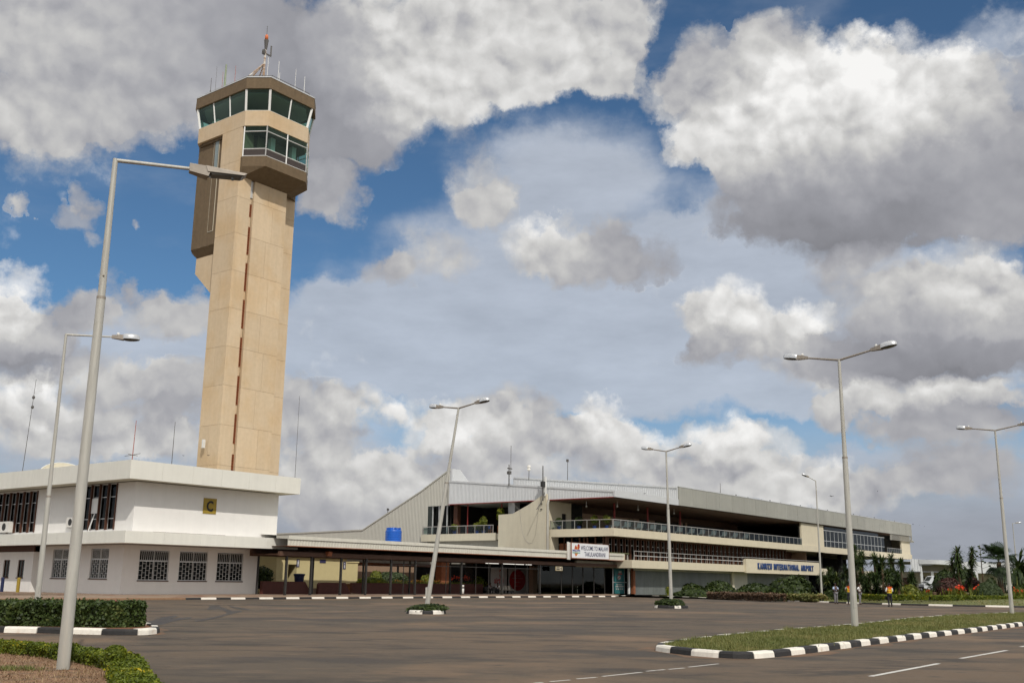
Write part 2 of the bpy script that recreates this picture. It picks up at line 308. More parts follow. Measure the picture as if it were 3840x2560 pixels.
mat('poster_red', (0.30, 0.01, 0.01), 0.5, var=0.05)
mat('poster_pale', (0.33, 0.16, 0.15), 0.6, var=0.05)
mat('teal', (0.012, 0.11, 0.12), 0.5, var=0.05)
mat('birdblack', (0.015, 0.014, 0.014), 0.8, var=0.0)
mat('antenna_white', (0.66, 0.66, 0.64), 0.5, var=0.05)
mat('antenna_dark', (0.09, 0.085, 0.08), 0.5, var=0.1)
mat('antenna_red', (0.36, 0.10, 0.07), 0.5, var=0.1)
mat('antenna_green', (0.22, 0.27, 0.17), 0.5, var=0.1)
mat('beacon_orange', (0.62, 0.16, 0.05), 0.4, var=0.1)
mat('red_white_mast', (0.55, 0.51, 0.46), 0.5, var=0.1, col2=(0.30, 0.20, 0.13), f2=(0.48, 0.52), s2=1.2, stretch=(0.01, 0.01, 1))
mat('bark', (0.12, 0.075, 0.045), 0.9, var=0.3, scale=9, bump=0.4, bscale=20)
mat('skin', (0.075, 0.034, 0.020), 0.5, var=0.05)
mat('hair', (0.010, 0.009, 0.008), 0.8, var=0.1)
mat('shirt_blue', (0.42, 0.52, 0.70), 0.8, var=0.08, scale=8)
mat('shirt_white', (0.70, 0.70, 0.70), 0.8, var=0.08, scale=8)
mat('shirt_red', (0.45, 0.05, 0.03), 0.8, var=0.08, scale=8)
mat('trouser_grey', (0.17, 0.165, 0.175), 0.8, var=0.12, scale=8)
mat('trouser_dark', (0.018, 0.018, 0.022), 0.8, var=0.12, scale=8)
mat('trouser_blue', (0.035, 0.04, 0.14), 0.8, var=0.1)
mat('shoe', (0.012, 0.011, 0.010), 0.4, var=0.1)
mat('vest_orange', (0.72, 0.115, 0.018), 0.7, var=0.05)
mat('vest_yellow', (0.72, 0.62, 0.045), 0.7, var=0.05)
mat('vest_lime', (0.50, 0.66, 0.06), 0.7, var=0.05)
mat('chair_grey', (0.30, 0.33, 0.35), 0.5, metal=0.3, var=0.1)
mat('chair_blue', (0.02, 0.05, 0.22), 0.6, var=0.1)
mat('chair_wood', (0.30, 0.10, 0.03), 0.6, var=0.15)
mat('seat_cream', (0.40, 0.36, 0.30), 0.6, var=0.1)
mat('car_paint', (0.60, 0.62, 0.64), 0.3, var=0.03)
mat('tyre', (0.015, 0.015, 0.015), 0.8, var=0.1)
mat('petal_pink', (0.42, 0.012, 0.09), 0.6, var=0.2)
mat('petal_red', (0.62, 0.05, 0.012), 0.6, var=0.2)
mat('petal_orange', (0.60, 0.28, 0.03), 0.6, var=0.2)
mat('wood_brown', (0.24, 0.085, 0.038), 0.7, var=0.2, scale=4)
mat('green_edge', (0.12, 0.13, 0.06), 0.7, var=0.15)
glass_mat('glass_cab', (0.62, 0.92, 0.84), 0.03, 0.03, 0.80, (0.62, 0.82, 0.78))
glass_mat('glass_dark', (0.55, 0.58, 0.56), 0.03, 0.01, 0.45, kf=.45)
glass_mat('glass_rail', (0.86, 0.92, 0.92), 0.05, 0.015, 0.86, kf=.30)
glass_mat('glass_grey', (0.70, 0.74, 0.76), 0.06, 0.03, 0.6, kf=.5)
leaf_mat('hedge_leaf', (0.014, 0.026, 0.007), (0.068, 0.105, 0.024), (0.13, 0.15, 0.045))
leaf_mat('hedge_yellow', (0.045, 0.075, 0.008), (0.165, 0.20, 0.014), (0.44, 0.34, 0.012), scale=1.6)
leaf_mat('shrub_leaf', (0.010, 0.020, 0.005), (0.048, 0.075, 0.014), (0.08, 0.10, 0.02))
leaf_mat('shrub_red', (0.030, 0.012, 0.010), (0.095, 0.038, 0.028), (0.13, 0.05, 0.04))
leaf_mat('shrub_pinkbrown', (0.06, 0.04, 0.022), (0.17, 0.105, 0.065), (0.24, 0.15, 0.09))
leaf_mat('shrub_sage', (0.025, 0.045, 0.015), (0.075, 0.105, 0.04), (0.10, 0.13, 0.055))
leaf_mat('palm_leaf', (0.012, 0.026, 0.008), (0.055, 0.085, 0.020), (0.20, 0.20, 0.05), scale=0.8)
leaf_mat('fan_leaf', (0.010, 0.022, 0.008), (0.032, 0.058, 0.016), (0.06, 0.09, 0.02), scale=0.5)
leaf_mat('cycad_leaf', (0.006, 0.010, 0.004), (0.018, 0.028, 0.010))
leaf_mat('grass_green', (0.085, 0.115, 0.025), (0.20, 0.195, 0.060), (0.36, 0.27, 0.12), scale=0.45)
leaf_mat('grass_dry', (0.13, 0.080, 0.040), (0.30, 0.205, 0.115), (0.40, 0.30, 0.17), scale=0.8, trans=0.1)
leaf_mat('flower_leaf', (0.05, 0.08, 0.012), (0.20, 0.22, 0.03), (0.36, 0.30, 0.04))
mat('twigs', (0.012, 0.014, 0.006), 0.95, var=0.3)

def asphalt():
    m = bpy.data.materials.new('asphalt'); m.use_nodes = True; nt = m.node_tree; n = nt.nodes; l = nt.links
    b = n['Principled BSDF']; b.inputs['Roughness'].default_value = 0.82; b.inputs['Specular IOR Level'].default_value = 0.3
    tc = n.new('ShaderNodeTexCoord')
    def noise(scale, detail, st=(1, 1, 1), rot=0.0, rough=0.6):
        mp = n.new('ShaderNodeMapping'); mp.inputs['Scale'].default_value = st; mp.inputs['Rotation'].default_value = (0, 0, rot); l.new(tc.outputs['Object'], mp.inputs[0])
        t = n.new('ShaderNodeTexNoise'); t.inputs['Scale'].default_value = scale; t.inputs['Detail'].default_value = detail; t.inputs['Roughness'].default_value = rough
        l.new(mp.outputs[0], t.inputs['Vector']); return t.outputs['Fac']
    def ramp(x, lo, hi):
        r = n.new('ShaderNodeMapRange'); r.interpolation_type = 'SMOOTHSTEP'; r.inputs['From Min'].default_value = lo; r.inputs['From Max'].default_value = hi; l.new(x, r.inputs['Value']); return r.outputs[0]
    def mix(f, a, c):
        x = n.new('ShaderNodeMix'); x.data_type = 'RGBA'; l.new(f, x.inputs[0])
        if isinstance(a, tuple): x.inputs[6].default_value = (*a, 1)
        else: l.new(a, x.inputs[6])
        x.inputs[7].default_value = (*c, 1); return x.outputs[2]
    c = mix(ramp(noise(0.055, 4), 0.40, 0.60), (0.092, 0.072, 0.052), (0.128, 0.090, 0.058))
    c = mix(ramp(noise(0.30, 7, (1, 1.9, 1), 0.62), 0.47, 0.66), c, (0.052, 0.043, 0.034))       # tyre-worn lanes
    c = mix(ramp(noise(0.7, 8, (1, 2.0, 1), -0.2), 0.52, 0.68), c, (0.128, 0.093, 0.063))        # brown dust
    c = mix(ramp(noise(0.09, 5), 0.52, 0.62), c, (0.165, 0.112, 0.070))
    c = mix(ramp(noise(0.12, 6, (1, 1.8, 1), 1.0), 0.52, 0.63), c, (0.062, 0.051, 0.041))
    c = mix(ramp(noise(1.9, 7, (1, 2.2, 1), 0.35), 0.58, 0.70), c, (0.056, 0.046, 0.037))
    f = noise(70, 3); g = noise(9, 5)
    sc = n.new('ShaderNodeMath'); sc.operation = 'MULTIPLY_ADD'; sc.inputs[1].default_value = 0.55; sc.inputs[2].default_value = 0.72; l.new(f, sc.inputs[0])
    s3 = n.new('ShaderNodeMath'); s3.operation = 'MULTIPLY_ADD'; s3.inputs[1].default_value = 0.30; s3.inputs[2].default_value = 0.85; l.new(g, s3.inputs[0])
    s4 = n.new('ShaderNodeMath'); s4.operation = 'MULTIPLY'; l.new(sc.outputs[0], s4.inputs[0]); l.new(s3.outputs[0], s4.inputs[1])
    v = n.new('ShaderNodeVectorMath'); v.operation = 'SCALE'; l.new(c, v.inputs[0]); l.new(s4.outputs[0], v.inputs['Scale']); l.new(v.outputs[0], b.inputs['Base Color'])
    bp = n.new('ShaderNodeBump'); bp.inputs['Strength'].default_value = 0.35; bp.inputs['Distance'].default_value = 0.01; l.new(f, bp.inputs['Height']); l.new(bp.outputs[0], b.inputs['Normal'])
    MATS['asphalt'] = m
asphalt()

# ------------------------------------------------------------------ mesh helpers
class MB:
    def __init__(self): self.v = []; self.f = []; self.mi = []
    def add(self, vs, fs, mi=0):
        k = len(self.v); self.v += [tuple(x) for x in vs]
        for f in fs: self.f.append(tuple(i+k for i in f)); self.mi.append(mi)
        return self
    def box(self, x0, x1, y0, y1, z0, z1, mi=0):
        return self.add([(x0,y0,z0),(x1,y0,z0),(x1,y1,z0),(x0,y1,z0),(x0,y0,z1),(x1,y0,z1),(x1,y1,z1),(x0,y1,z1)],
                        [(0,3,2,1),(4,5,6,7),(0,1,5,4),(1,2,6,5),(2,3,7,6),(3,0,4,7)], mi)
    def prism(self, poly, z0, z1, mi=0, poly2=None):
        n = len(poly); p2 = poly2 or poly
        vs = [(x, y, z0) for x, y in poly] + [(x, y, z1) for x, y in p2]
        return self.add(vs, [tuple(range(n-1, -1, -1)), tuple(range(n, 2*n))] + [(i, (i+1) % n, (i+1) % n+n, i+n) for i in range(n)], mi)
    def hull8(self, pts, mi=0):                   # 4 bottom + 4 top points
        return self.add(pts, [(0,3,2,1),(4,5,6,7),(0,1,5,4),(1,2,6,5),(2,3,7,6),(3,0,4,7)], mi)
    def tube(self, path, radii, seg=10, cap=True, mi=0):
        path = [Vector(p) for p in path]; n = len(path)
        if not hasattr(radii, '__len__'): radii = [radii]*n
        vs = []; fs = []
        for i, p in enumerate(path):
            t = (path[min(i+1, n-1)]-path[max(i-1, 0)]).normalized()
            up = Vector((0, 0, 1)) if abs(t.z) < 0.95 else Vector((1, 0, 0))
            s = t.cross(up).normalized(); u = s.cross(t)
            for k in range(seg):
                a = 2*math.pi*k/seg; vs.append(p + (s*math.cos(a)+u*math.sin(a))*radii[i])
        for i in range(n-1):
            for k in range(seg):
                k2 = (k+1) % seg; fs.append((i*seg+k, i*seg+k2, (i+1)*seg+k2, (i+1)*seg+k))
        self.add(vs, fs, mi)
        if cap: self.add(vs[:seg], [tuple(range(seg-1, -1, -1))], mi); self.add(vs[-seg:], [tuple(range(seg))], mi)
        return self
    def lathe(self, prof, c, seg=20, mi=0):       # prof: (r, z)
        vs = []; fs = []; n = len(prof)
        for r, z in prof:
            for k in range(seg): a = 2*math.pi*k/seg; vs.append((c[0]+r*math.cos(a), c[1]+r*math.sin(a), c[2]+z))
        for i in range(n-1):
            for k in range(seg): k2 = (k+1) % seg; fs.append((i*seg+k, i*seg+k2, (i+1)*seg+k2, (i+1)*seg+k))
        fs += [tuple(range(seg-1, -1, -1)), tuple(range((n-1)*seg, n*seg))]
        return self.add(vs, fs, mi)
    def ellipsoid(self, c, r, seg=12, rings=8, mi=0):
        vs = []; fs = []
        for i in range(rings+1):
            t = math.pi*i/rings
            for k in range(seg): a = 2*math.pi*k/seg; vs.append((c[0]+r[0]*math.sin(t)*math.cos(a), c[1]+r[1]*math.sin(t)*math.sin(a), c[2]+r[2]*math.cos(t)))
        for i in range(rings):
            for k in range(seg): k2 = (k+1) % seg; fs.append((i*seg+k, (i+1)*seg+k, (i+1)*seg+k2, i*seg+k2))
        return self.add(vs, fs, mi)
    def corrug(self, p0, p1, zb, zt, pitch=0.25, depth=0.05, out=(0, -1), mi=0):
        """ribbed upright sheet from p0 to p1 (plan); zb, zt: heights at start and end"""
        L = math.hypot(p1[0]-p0[0], p1[1]-p0[1]); n = max(1, int(round(L/pitch))); prof = [(0.0, 0), (0.30, 0), (0.45, 1), (0.85, 1)]
        vs = []; fs = []; ts = []
        for i in range(n):
            for o, h in prof: ts.append(((i+o)/n, h))
        ts.append((1.0, 0))
        for t, h in ts:
            x = p0[0]+(p1[0]-p0[0])*t + out[0]*depth*h; y = p0[1]+(p1[1]-p0[1])*t + out[1]*depth*h
            vs += [(x, y, zb[0]+(zb[1]-zb[0])*t), (x, y, zt[0]+(zt[1]-zt[0])*t)]
        for i in range(len(ts)-1): fs.append((2*i, 2*i+2, 2*i+3, 2*i+1))
        return self.add(vs, fs, mi)
    def wall_a(self, a0, a1, z0, z1, d, th, ops=(), mi=0):   # facade along a, front face at d, going back th
        xs = sorted(set([a0, a1] + [o[0] for o in ops] + [o[1] for o in ops]))
        for x0, x1 in zip(xs[:-1], xs[1:]):
            cut = sorted([(o[2], o[3]) for o in ops if o[0] <= x0+1e-6 and o[1] >= x1-1e-6]); z = z0
            for c0, c1 in cut:
                if c0 > z+1e-6: self.box(x0, x1, d, d+th, z, c0, mi)
                z = max(z, c1)
            if z < z1-1e-6: self.box(x0, x1, d, d+th, z, z1, mi)
        return self
    def wall_d(self, d0, d1, z0, z1, a, th, ops=(), mi=0):   # facade along d, face at a, going to a+th
        ys = sorted(set([d0, d1] + [o[0] for o in ops] + [o[1] for o in ops]))
        for y0, y1 in zip(ys[:-1], ys[1:]):
            cut = sorted([(o[2], o[3]) for o in ops if o[0] <= y0+1e-6 and o[1] >= y1-1e-6]); z = z0
            for c0, c1 in cut:
                if c0 > z+1e-6: self.box(a, a+th, y0, y1, z, c0, mi)
                z = max(z, c1)
            if z < z1-1e-6: self.box(a, a+th, y0, y1, z, z1, mi)
        return self
    def mesh(self, name, org=(0, 0, 0), smooth=False):
        me = bpy.data.meshes.new(name); o = Vector(org)
        me.from_pydata([(x-o.x, y-o.y, z-o.z) for x, y, z in self.v], [], self.f)
        if any(self.mi): me.polygons.foreach_set('material_index', self.mi)
        if smooth: me.polygons.foreach_set('use_smooth', [True]*len(me.polygons))
        me.update(); return me

def link(name, me, mats=None):
    o = bpy.data.objects.new(name, me); COL.objects.link(o)
    if mats is not None:
        for m in (mats if isinstance(mats, (list, tuple)) else [mats]): me.materials.append(MATS[m])
    return o
def tag(o, label=None, cat=None, group=None, kind=None):
    if label: o['label'] = label
    if cat: o['category'] = cat
    if group: o['group'] = group
    if kind: o['kind'] = kind
    return o
GROT = math.pi/2 - TH
class Thing:
    """an Empty at the thing's base; parts are given in grid ('g') or world ('w') coordinates"""
    def __init__(self, name, label, cat, org, frame='w', group=None):
        self.org = Vector(org); self.frame = frame
        e = bpy.data.objects.new(name, None); COL.objects.link(e); e.empty_display_size = 0.3
        if frame == 'g': e.location = g2w(*org); e.rotation_euler = (0, 0, GROT)
        else: e.location = org
        tag(e, label, cat, group); self.e = e
    def part(self, name, mb, mats, parent=None, smooth=False, label=None, kind=None):
        me = mb if isinstance(mb, bpy.types.Mesh) else mb.mesh(name, self.org, smooth)
        o = link(name, me, mats); o.parent = parent or self.e
        tag(o, label=label, kind=kind); return o
    def copy_part(self, src, off, parent=None):   # same mesh, moved
        o = src.copy(); COL.objects.link(o); o.parent = parent or self.e; o.location = Vector(src.location)+Vector(off); return o
def single(name, mb, mats, label, cat, org, frame='w', group=None, smooth=False, kind=None):
    me = mb.mesh(name, org, smooth); o = link(name, me, mats)
    if frame == 'g': o.location = g2w(*org); o.rotation_euler = (0, 0, GROT)
    else: o.location = org
    return tag(o, label, cat, group, kind)
def copy_thing(t_e, loc, rotz=None, label=None, group=None):
    r = t_e.copy(); COL.objects.link(r); r.location = loc
    if rotz is not None: r.rotation_euler = (0, 0, rotz)
    if label: r['label'] = label
    if group: r['group'] = group
    for ch in list(t_e.children):
        c = ch.copy(); COL.objects.link(c); c.parent = r
        for g in list(ch.children):
            d = g.copy(); COL.objects.link(d); d.parent = c
    return r
def text_mesh(s, w, h, ext=0.01, bold=0.0, spacing=1.0):
    """flat lettering fitted to a width and height, lower left at the origin, lying in x-z, facing -y"""
    cu = bpy.data.curves.new('t', 'FONT'); cu.body = s; cu.size = 1; cu.extrude = 0.02; cu.offset = bold; cu.space_character = spacing; cu.resolution_u = 3
    ob = bpy.data.objects.new('t', cu); COL.objects.link(ob)
    dg = bpy.context.evaluated_depsgraph_get(); me = bpy.data.meshes.new_from_object(ob.evaluated_get(dg))
    bpy.data.objects.remove(ob, do_unlink=True); bpy.data.curves.remove(cu)
    co = np.empty(len(me.vertices)*3); me.vertices.foreach_get('co', co); co = co.reshape(-1, 3)
    mn = co.min(0); mx = co.max(0); out = np.empty_like(co)
    out[:, 0] = (co[:, 0]-mn[0])/(mx[0]-mn[0])*w; out[:, 2] = (co[:, 1]-mn[1])/(mx[1]-mn[1])*h
    out[:, 1] = -(co[:, 2]-mn[2])/(mx[2]-mn[2])*ext
    me.vertices.foreach_set('co', out.ravel()); me.update(); return me

# ------------------------------------------------------------------ ground, road, kerbs
def sheet(name, poly, z, m, kind='structure', sub=None):
    me = bpy.data.meshes.new(name); me.from_pydata([(x, y, z) for x, y in poly], [], [tuple(range(len(poly)))]); me.update()
    o = link(name, me, m); return tag(o, kind=kind)
sheet('ground', [(-3000, -3000), (3000, -3000), (3000, 3000), (-3000, 3000)], -0.02, 'earth')
gq = lambda a, d: (g2w(a, d).x, g2w(a, d).y)
sheet('road', [gq(-250, -260), gq(420, -260), gq(420, 70.0), gq(-250, 70.0)], 0.0, 'asphalt')
sheet('service_road', [gq(-250, 70.0), gq(46.0, 70.0), gq(46.0, 220), gq(-250, 220)], 0.0, 'asphalt')

def resample(pts, lens):
    """cut a plan polyline into pieces of the given lengths (cycled); yields lists of points"""
    pts = [Vector(p).to_2d() for p in pts]; acc = [0.0]
    for p, q in zip(pts[:-1], pts[1:]): acc.append(acc[-1]+(q-p).length)
    def at(s):
        for i in range(len(pts)-1):
            if s <= acc[i+1] or i == len(pts)-2:
                t = (s-acc[i])/max(acc[i+1]-acc[i], 1e-9); return pts[i].lerp(pts[i+1], min(max(t, 0), 1))
    s = 0.0; k = 0; out = []
    while s < acc[-1]-0.05:
        e = min(s+lens[k % len(lens)], acc[-1]); mid = [x for x in acc if s+0.05 < x < e-0.05]
        out.append([at(s)] + [at(x) for x in mid] + [at(e)]); s = e; k += 1
    return out
def smooth_line(pts, n=3):
    pts = [Vector(p).to_2d() for p in pts]
    for _ in range(n):
        q = [pts[0]]
        for a, b in zip(pts[:-1], pts[1:]): q += [a.lerp(b, .25), a.lerp(b, .75)]
        q.append(pts[-1]); pts = q
    return pts
PROF = [(0.0, -0.01), (0.012, 0.105), (0.045, 0.15), (0.22, 0.155), (0.22, -0.01)]
def kerb(name, pts, lens, mats, side=1, h=1.0, gap=0.012):
    e = bpy.data.objects.new(name, None); COL.objects.link(e); p0 = Vector(pts[0]); e.location = (p0.x, p0.y, 0); tag(e, kind='structure')
    for i, seg in enumerate(resample(pts, lens)):
        n = len(seg); mb = MB(); vs = []; k = len(PROF); jz = random.uniform(-.008, .008); jt = random.uniform(-.012, .012)
        for j, p in enumerate(seg):
            t = (seg[min(j+1, n-1)]-seg[max(j-1, 0)]).normalized(); nr = Vector((-t.y, t.x))*side
            if j == 0: p = p + t*gap
            if j == n-1: p = p - t*gap
            for o, z in PROF: q = p + nr*(o+jt); vs.append((q.x, q.y, z*h + (jz if z > 0 else 0)))
        fs = []
        for j in range(n-1):
            for m in range(k): m2 = (m+1) % k; fs.append((j*k+m, j*k+m2, (j+1)*k+m2, (j+1)*k+m))
        fs += [tuple(range(k)), tuple(range((n-1)*k, n*k))]
        mb.add(vs, fs); me = mb.mesh('kerb_stone', (p0.x, p0.y, 0)); o = link('kerb_stone', me, mats[i % len(mats)]); o.parent = e
    return e
# long kerb in front of the office block, the walkway and the terminal's corner
k0 = [gq(50.3, 69.5), gq(112.5, 69.5)]
kerb('kerb', k0, [1.41, 1.44], ['kerb_black', 'kerb_white'], side=1)
kerb('kerb', [gq(-40, 69.5), gq(30, 69.5), gq(50.3, 69.5)], [1.4], ['kerb_brown'], side=1)
GARDEN = smooth_line([gq(112.5, 69.5), (15.3, 139), (16.5, 142), (18.2, 142.3), (19.6, 138), (21.4, 131.2), (23, 125.3), (24.9, 119.6), (26.9, 114.5), (28.7, 109.6), (30.5, 105), (32.5, 99.8), (34.2, 96.4), (36.2, 93.9), (38.4, 92.3), (41, 91), (45, 90), (70, 88.5)], 2)
kerb('kerb', GARDEN, [2.0, 2.6], ['kerb_white', 'kerb_black'], side=1, h=0.9)
# grass island on the right
ISL = smooth_line([(31, 66.3), (20.6, 54.2), (12.6, 40.7), (9.1, 36.3), (6.3, 31.9), (4.3, 28.4), (3.45, 26.3), (3.7, 25.2), (4.3, 24.0), (5.05, 23.4), (5.7, 23.9), (6.9, 25.4), (8.1, 27.1), (10.3, 30.2), (12.7, 33.5), (14.9, 36.4), (17.1, 39.3), (19.4, 42.5), (21.9, 46.0), (30, 57)], 1)
kerb('kerb', ISL, [0.83, 0.86], ['kerb_white', 'kerb_black'], side=1)
# hedge island on the left
LISL = smooth_line([(-40, 31.8), (-14.5, 30.9), (-12.2, 30.5), (-10.85, 30.1), (-10.2, 30.35), (-10.1, 31.4), (-10.8, 33.4), (-11.8, 35.2), (-14.0, 36.2), (-40, 37.5)], 1)
kerb('kerb', LISL, [1.05, 1.0], ['kerb_black', 'kerb_white'], side=1, h=1.1)
def ring(cx, cy, rx, ry, n=20): return [(cx+rx*math.cos(2*math.pi*i/n), cy+ry*math.sin(2*math.pi*i/n)) for i in range(n+1)]
PL1 = (-4.15, 53.9); PL2 = (11.05, 73.2)
kerb('kerb', ring(*PL1, 1.0, 1.2), [0.86, 0.55], ['kerb_white', 'kerb_black'], side=1, h=1.2)
kerb('kerb', ring(*PL2, 1.15, 1.2), [0.5, 0.9, 0.45], ['kerb_white', 'kerb_black', 'kerb_black'], side=1, h=1.2)

def fill(name, poly, z, m, inset=0.1):
    c = Vector((sum(p[0] for p in poly)/len(poly), sum(p[1] for p in poly)/len(poly)))
    me = bpy.data.meshes.new(name); bm = bmesh.new()
    vs = [bm.verts.new((p[0], p[1], z)) for p in poly]; bm.faces.new(vs); bmesh.ops.triangulate(bm, faces=bm.faces); bm.to_mesh(me); bm.free()
    return tag(link(name, me, m), kind='structure')
def inner(pts, off):                               # shift a kerb line inwards so the fill ends under the kerb's back
    out = []; n = len(pts)
    for j, p in enumerate(pts):
        t = (Vector(pts[min(j+1, n-1)])-Vector(pts[max(j-1, 0)])).normalized(); out.append(Vector(p)+Vector((-t.y, t.x))*off)
    return out
fill('lawn', inner(ISL, 0.12), 0.115, 'lawn')
fill('flower_bed', inner(LISL, 0.12), 0.12, 'soil')
fill('planting_bed', inner(ring(*PL1, 1.0, 1.2)[:-1], 0.1), 0.13, 'soil'); fill('planting_bed', inner(ring(*PL2, 1.15, 1.2)[:-1], 0.1), 0.13, 'soil')
gar = inner(GARDEN, 0.12)
fill('garden_lawn', [tuple(p) for p in gar] + [(300, 95), (330, 300), gq(300, 84), gq(118, 84), gq(112.5, 75)], 0.10, 'lawn')
def rise(o): return .1+.65*min(1, max(0, o/15.0))**1.2+(.35*min(1, max(0, (o-15)/8.0)) if o > 15 else 0)
GI = [i for i, p in enumerate(GARDEN) if p[0] > 29.0]; mb = MB(); offs = [.14, 3, 6, 9, 12, 15, 19, 23, 60, 220]; rows = []
for o_ in offs:
    ln = inner(GARDEN, o_); row = []
    for k_, i in enumerate(GI):
        f_ = min(1, max(0, (GARDEN[i][0]-29.0)/7.0)); row.append((ln[i].x, ln[i].y, .106+(rise(o_)-.1)*f_))
    rows.append(row)
m_ = len(GI); mb.add([p for r in rows for p in r], [(j*m_+i, j*m_+i+1, (j+1)*m_+i+1, (j+1)*m_+i) for j in range(len(rows)-1) for i in range(m_-1)])
o = link('garden_slope', mb.mesh('garden_slope', smooth=True), 'lawn'); tag(o, kind='structure')
# pavement: rises a little from the kerb to the buildings
mb = MB(); mb.add([(*gq(46.0, 69.7), .15), (*gq(112.6, 69.7), .15), (*gq(117, 71.6), .26), (*gq(117, 73), .29), (*gq(46.0, 73.0), .29)], [(0, 1, 2, 3, 4)])
mb.add([(*gq(46.0, 73.0), .29), (*gq(117, 73), .29), (*gq(135, 150), .29), (*gq(46.0, 150), .29)], [(0, 1, 2, 3)])
o = link('pavement', mb.mesh('pavement'), 'pavement'); tag(o, kind='structure')
mb = MB(); mb.add([(*gq(-40, 69.7), .15), (*gq(46.0, 69.7), .15), (*gq(46.0, 73.0), .29), (*gq(40, 73), .29), (*gq(40, 100), .29), (*gq(46.0, 100), .29)], [(0, 1, 2, 3)])
mb.add([(*gq(44.6, 73.0), .285), (*gq(46.0, 73.0), .285), (*gq(52, 140), .285), (*gq(44.6, 140), .285)], [(0, 1, 2, 3)])
mb.add([(*gq(44.6, 73.0), -.01), (*gq(44.6, 73.0), .29), (*gq(44.6, 140), .29), (*gq(44.6, 140), -.01)], [(0, 1, 2, 3)])
mb.v = mb.v; o = link('pavement', mb.mesh('pavement'), 'pavement'); tag(o, kind='structure')
# round bed in front: dry grass
BEDC = [(-14.0, 24.2), (-12.6, 23.7), (-10.6, 22.8), (-8.75, 21.3), (-7.3, 19.7), (-6.45, 18.4), (-6.08, 17.4), (-5.7, 16.4), (-5.2, 15.2), (-4.55, 13.6)]
fill('dry_bed', [tuple(p) for p in smooth_line(BEDC, 2)] + [(-6.5, 12), (-14, 10), (-22, 16), (-22, 25)], 0.02, 'dry_ground')

# brown dust gathered along the kerbs
mat('dust', (0.165, 0.095, 0.055), 0.95, var=0.3, scale=5, col2=(0.105, 0.076, 0.052), f2=(0.42, 0.62), s2=1.4)
def dust(pts, w0, w1, off):
    P_ = resample(pts, [.6]); n = len(P_); ln = [seg[0] for seg in P_]+[P_[-1][-1]]; ws = [w0+(w1-w0)*(.5+.5*math.sin(i*.9+1.7*math.sin(i*.37)))*random.uniform(.6, 1.2) for i in range(len(ln))]
    ln2 = []
    for j, p in enumerate(ln):
        t = (ln[min(j+1, n)]-ln[max(j-1, 0)]).normalized(); ln2.append(p-Vector((-t.y, t.x))*(ws[j]*.5-.03+off))
    return ln2, ws
DUST = [dust(ISL, .12, .5, 0), dust(LISL, .1, .4, 0), dust(GARDEN, .2, .7, 0), dust(k0, .15, .6, 0)]
# painted marks and seams, each a thin sheet over the asphalt
def strip(name, pts, w, m, z=0.004, parent=None, kind='structure'):
    pts = [Vector(p).to_2d() for p in pts]; vs = []; n = len(pts)
    ws = w if hasattr(w, '__len__') else [w]*n
    for j, p in enumerate(pts):
        t = (pts[min(j+1, n-1)]-pts[max(j-1, 0)]).normalized(); nr = Vector((-t.y, t.x))*ws[j]/2
        vs += [(p.x-nr.x, p.y-nr.y, z), (p.x+nr.x, p.y+nr.y, z)]
    me = bpy.data.meshes.new(name); me.from_pydata(vs, [], [(2*j, 2*j+2, 2*j+3, 2*j+1) for j in range(n-1)]); me.update()
    o = link(name, me, m); return tag(o, kind=kind)
for ln_, ws_ in DUST: strip('road_dust', ln_, ws_, 'dust', z=.003)
for a, b in [((6.45, 19.41), (9.03, 22.83)), ((10.2, 24.51), (12.82, 27.91)), ((14.02, 29.66), (16.4, 32.8)), ((17.8, 34.6), (20.2, 37.8)), ((2.9, 14.7), (5.3, 17.9))]:
    strip('lane_marking', [a, b], 0.11, 'line_white')
for a, b in [((-.55, 16.0), (-.2, 16.5)), ((.41, 17.37), (.56, 17.5)), ((.68, 17.66), (1.02, 18.0)), ((1.14, 18.21), (1.5, 18.56)), ((1.62, 18.75), (2.42, 19.72)), ((2.53, 19.95), (2.93, 20.39)), ((3.01, 20.45), (3.37, 20.83)), ((3.49, 21.06), (4.25, 22.01))]:
    strip('edge_marking', [a, b], 0.07, 'line_white')
strip('road_seam', smooth_line([(-45, 66.8), (-21.3, 65.7), (-10.2, 64.9), (1.5, 65.9), (8.8, 70.0), (22.3, 82.4), (30, 89)], 1), 0.24, 'tar')
strip('road_seam', [(-20, 25.2), (-11.3, 25.4), (-9.2, 25.7), (-5, 26.3)], 0.05, 'tar')
for pts, w in [([(11.5, 72.6), (6.5, 68.0)], .1), ([(22, 47), (30, 60)], .12)]: strip('road_seam', pts, w, 'tar')
def blotch(pts, m, z=0.0045):
    return tag(fill('wet_patch', pts, z, m), kind='structure')
def pxpoly(pp): return [(on_z(x, y).x, on_z(x, y).y) for x, y in pp]
blotch(pxpoly([(525, 2347), (560, 2330), (612, 2312), (660, 2306), (668, 2310), (640, 2318), (722, 2312), (715, 2317), (660, 2326), (600, 2342)]), 'wet_stain')
_b = 0
def _z():
    global _b
    _b += 1; return .0045+.0012*_b
blotch(pxpoly([(726, 2327), (760, 2321), (838, 2304), (852, 2296), (838, 2288), (800, 2278), (782, 2270), (800, 2268), (840, 2277), (870, 2290), (905, 2288), (908, 2293), (872, 2300), (830, 2312), (770, 2325), (735, 2330)]), 'wet_stain', _z())
blotch(pxpoly([(776, 2282), (790, 2270), (820, 2268), (828, 2274), (810, 2284), (784, 2286)]), 'wet_stain', _z())
blotch(pxpoly([(860, 2270), (900, 2277), (940, 2284), (935, 2287), (895, 2283), (862, 2275)]), 'wet_stain', _z())
strip('skid_mark', smooth_line([(15.5, 22), (15.0, 26), (16.2, 29.6), (19.5, 33.5), (25, 39)], 2), 0.22, 'wet_stain')
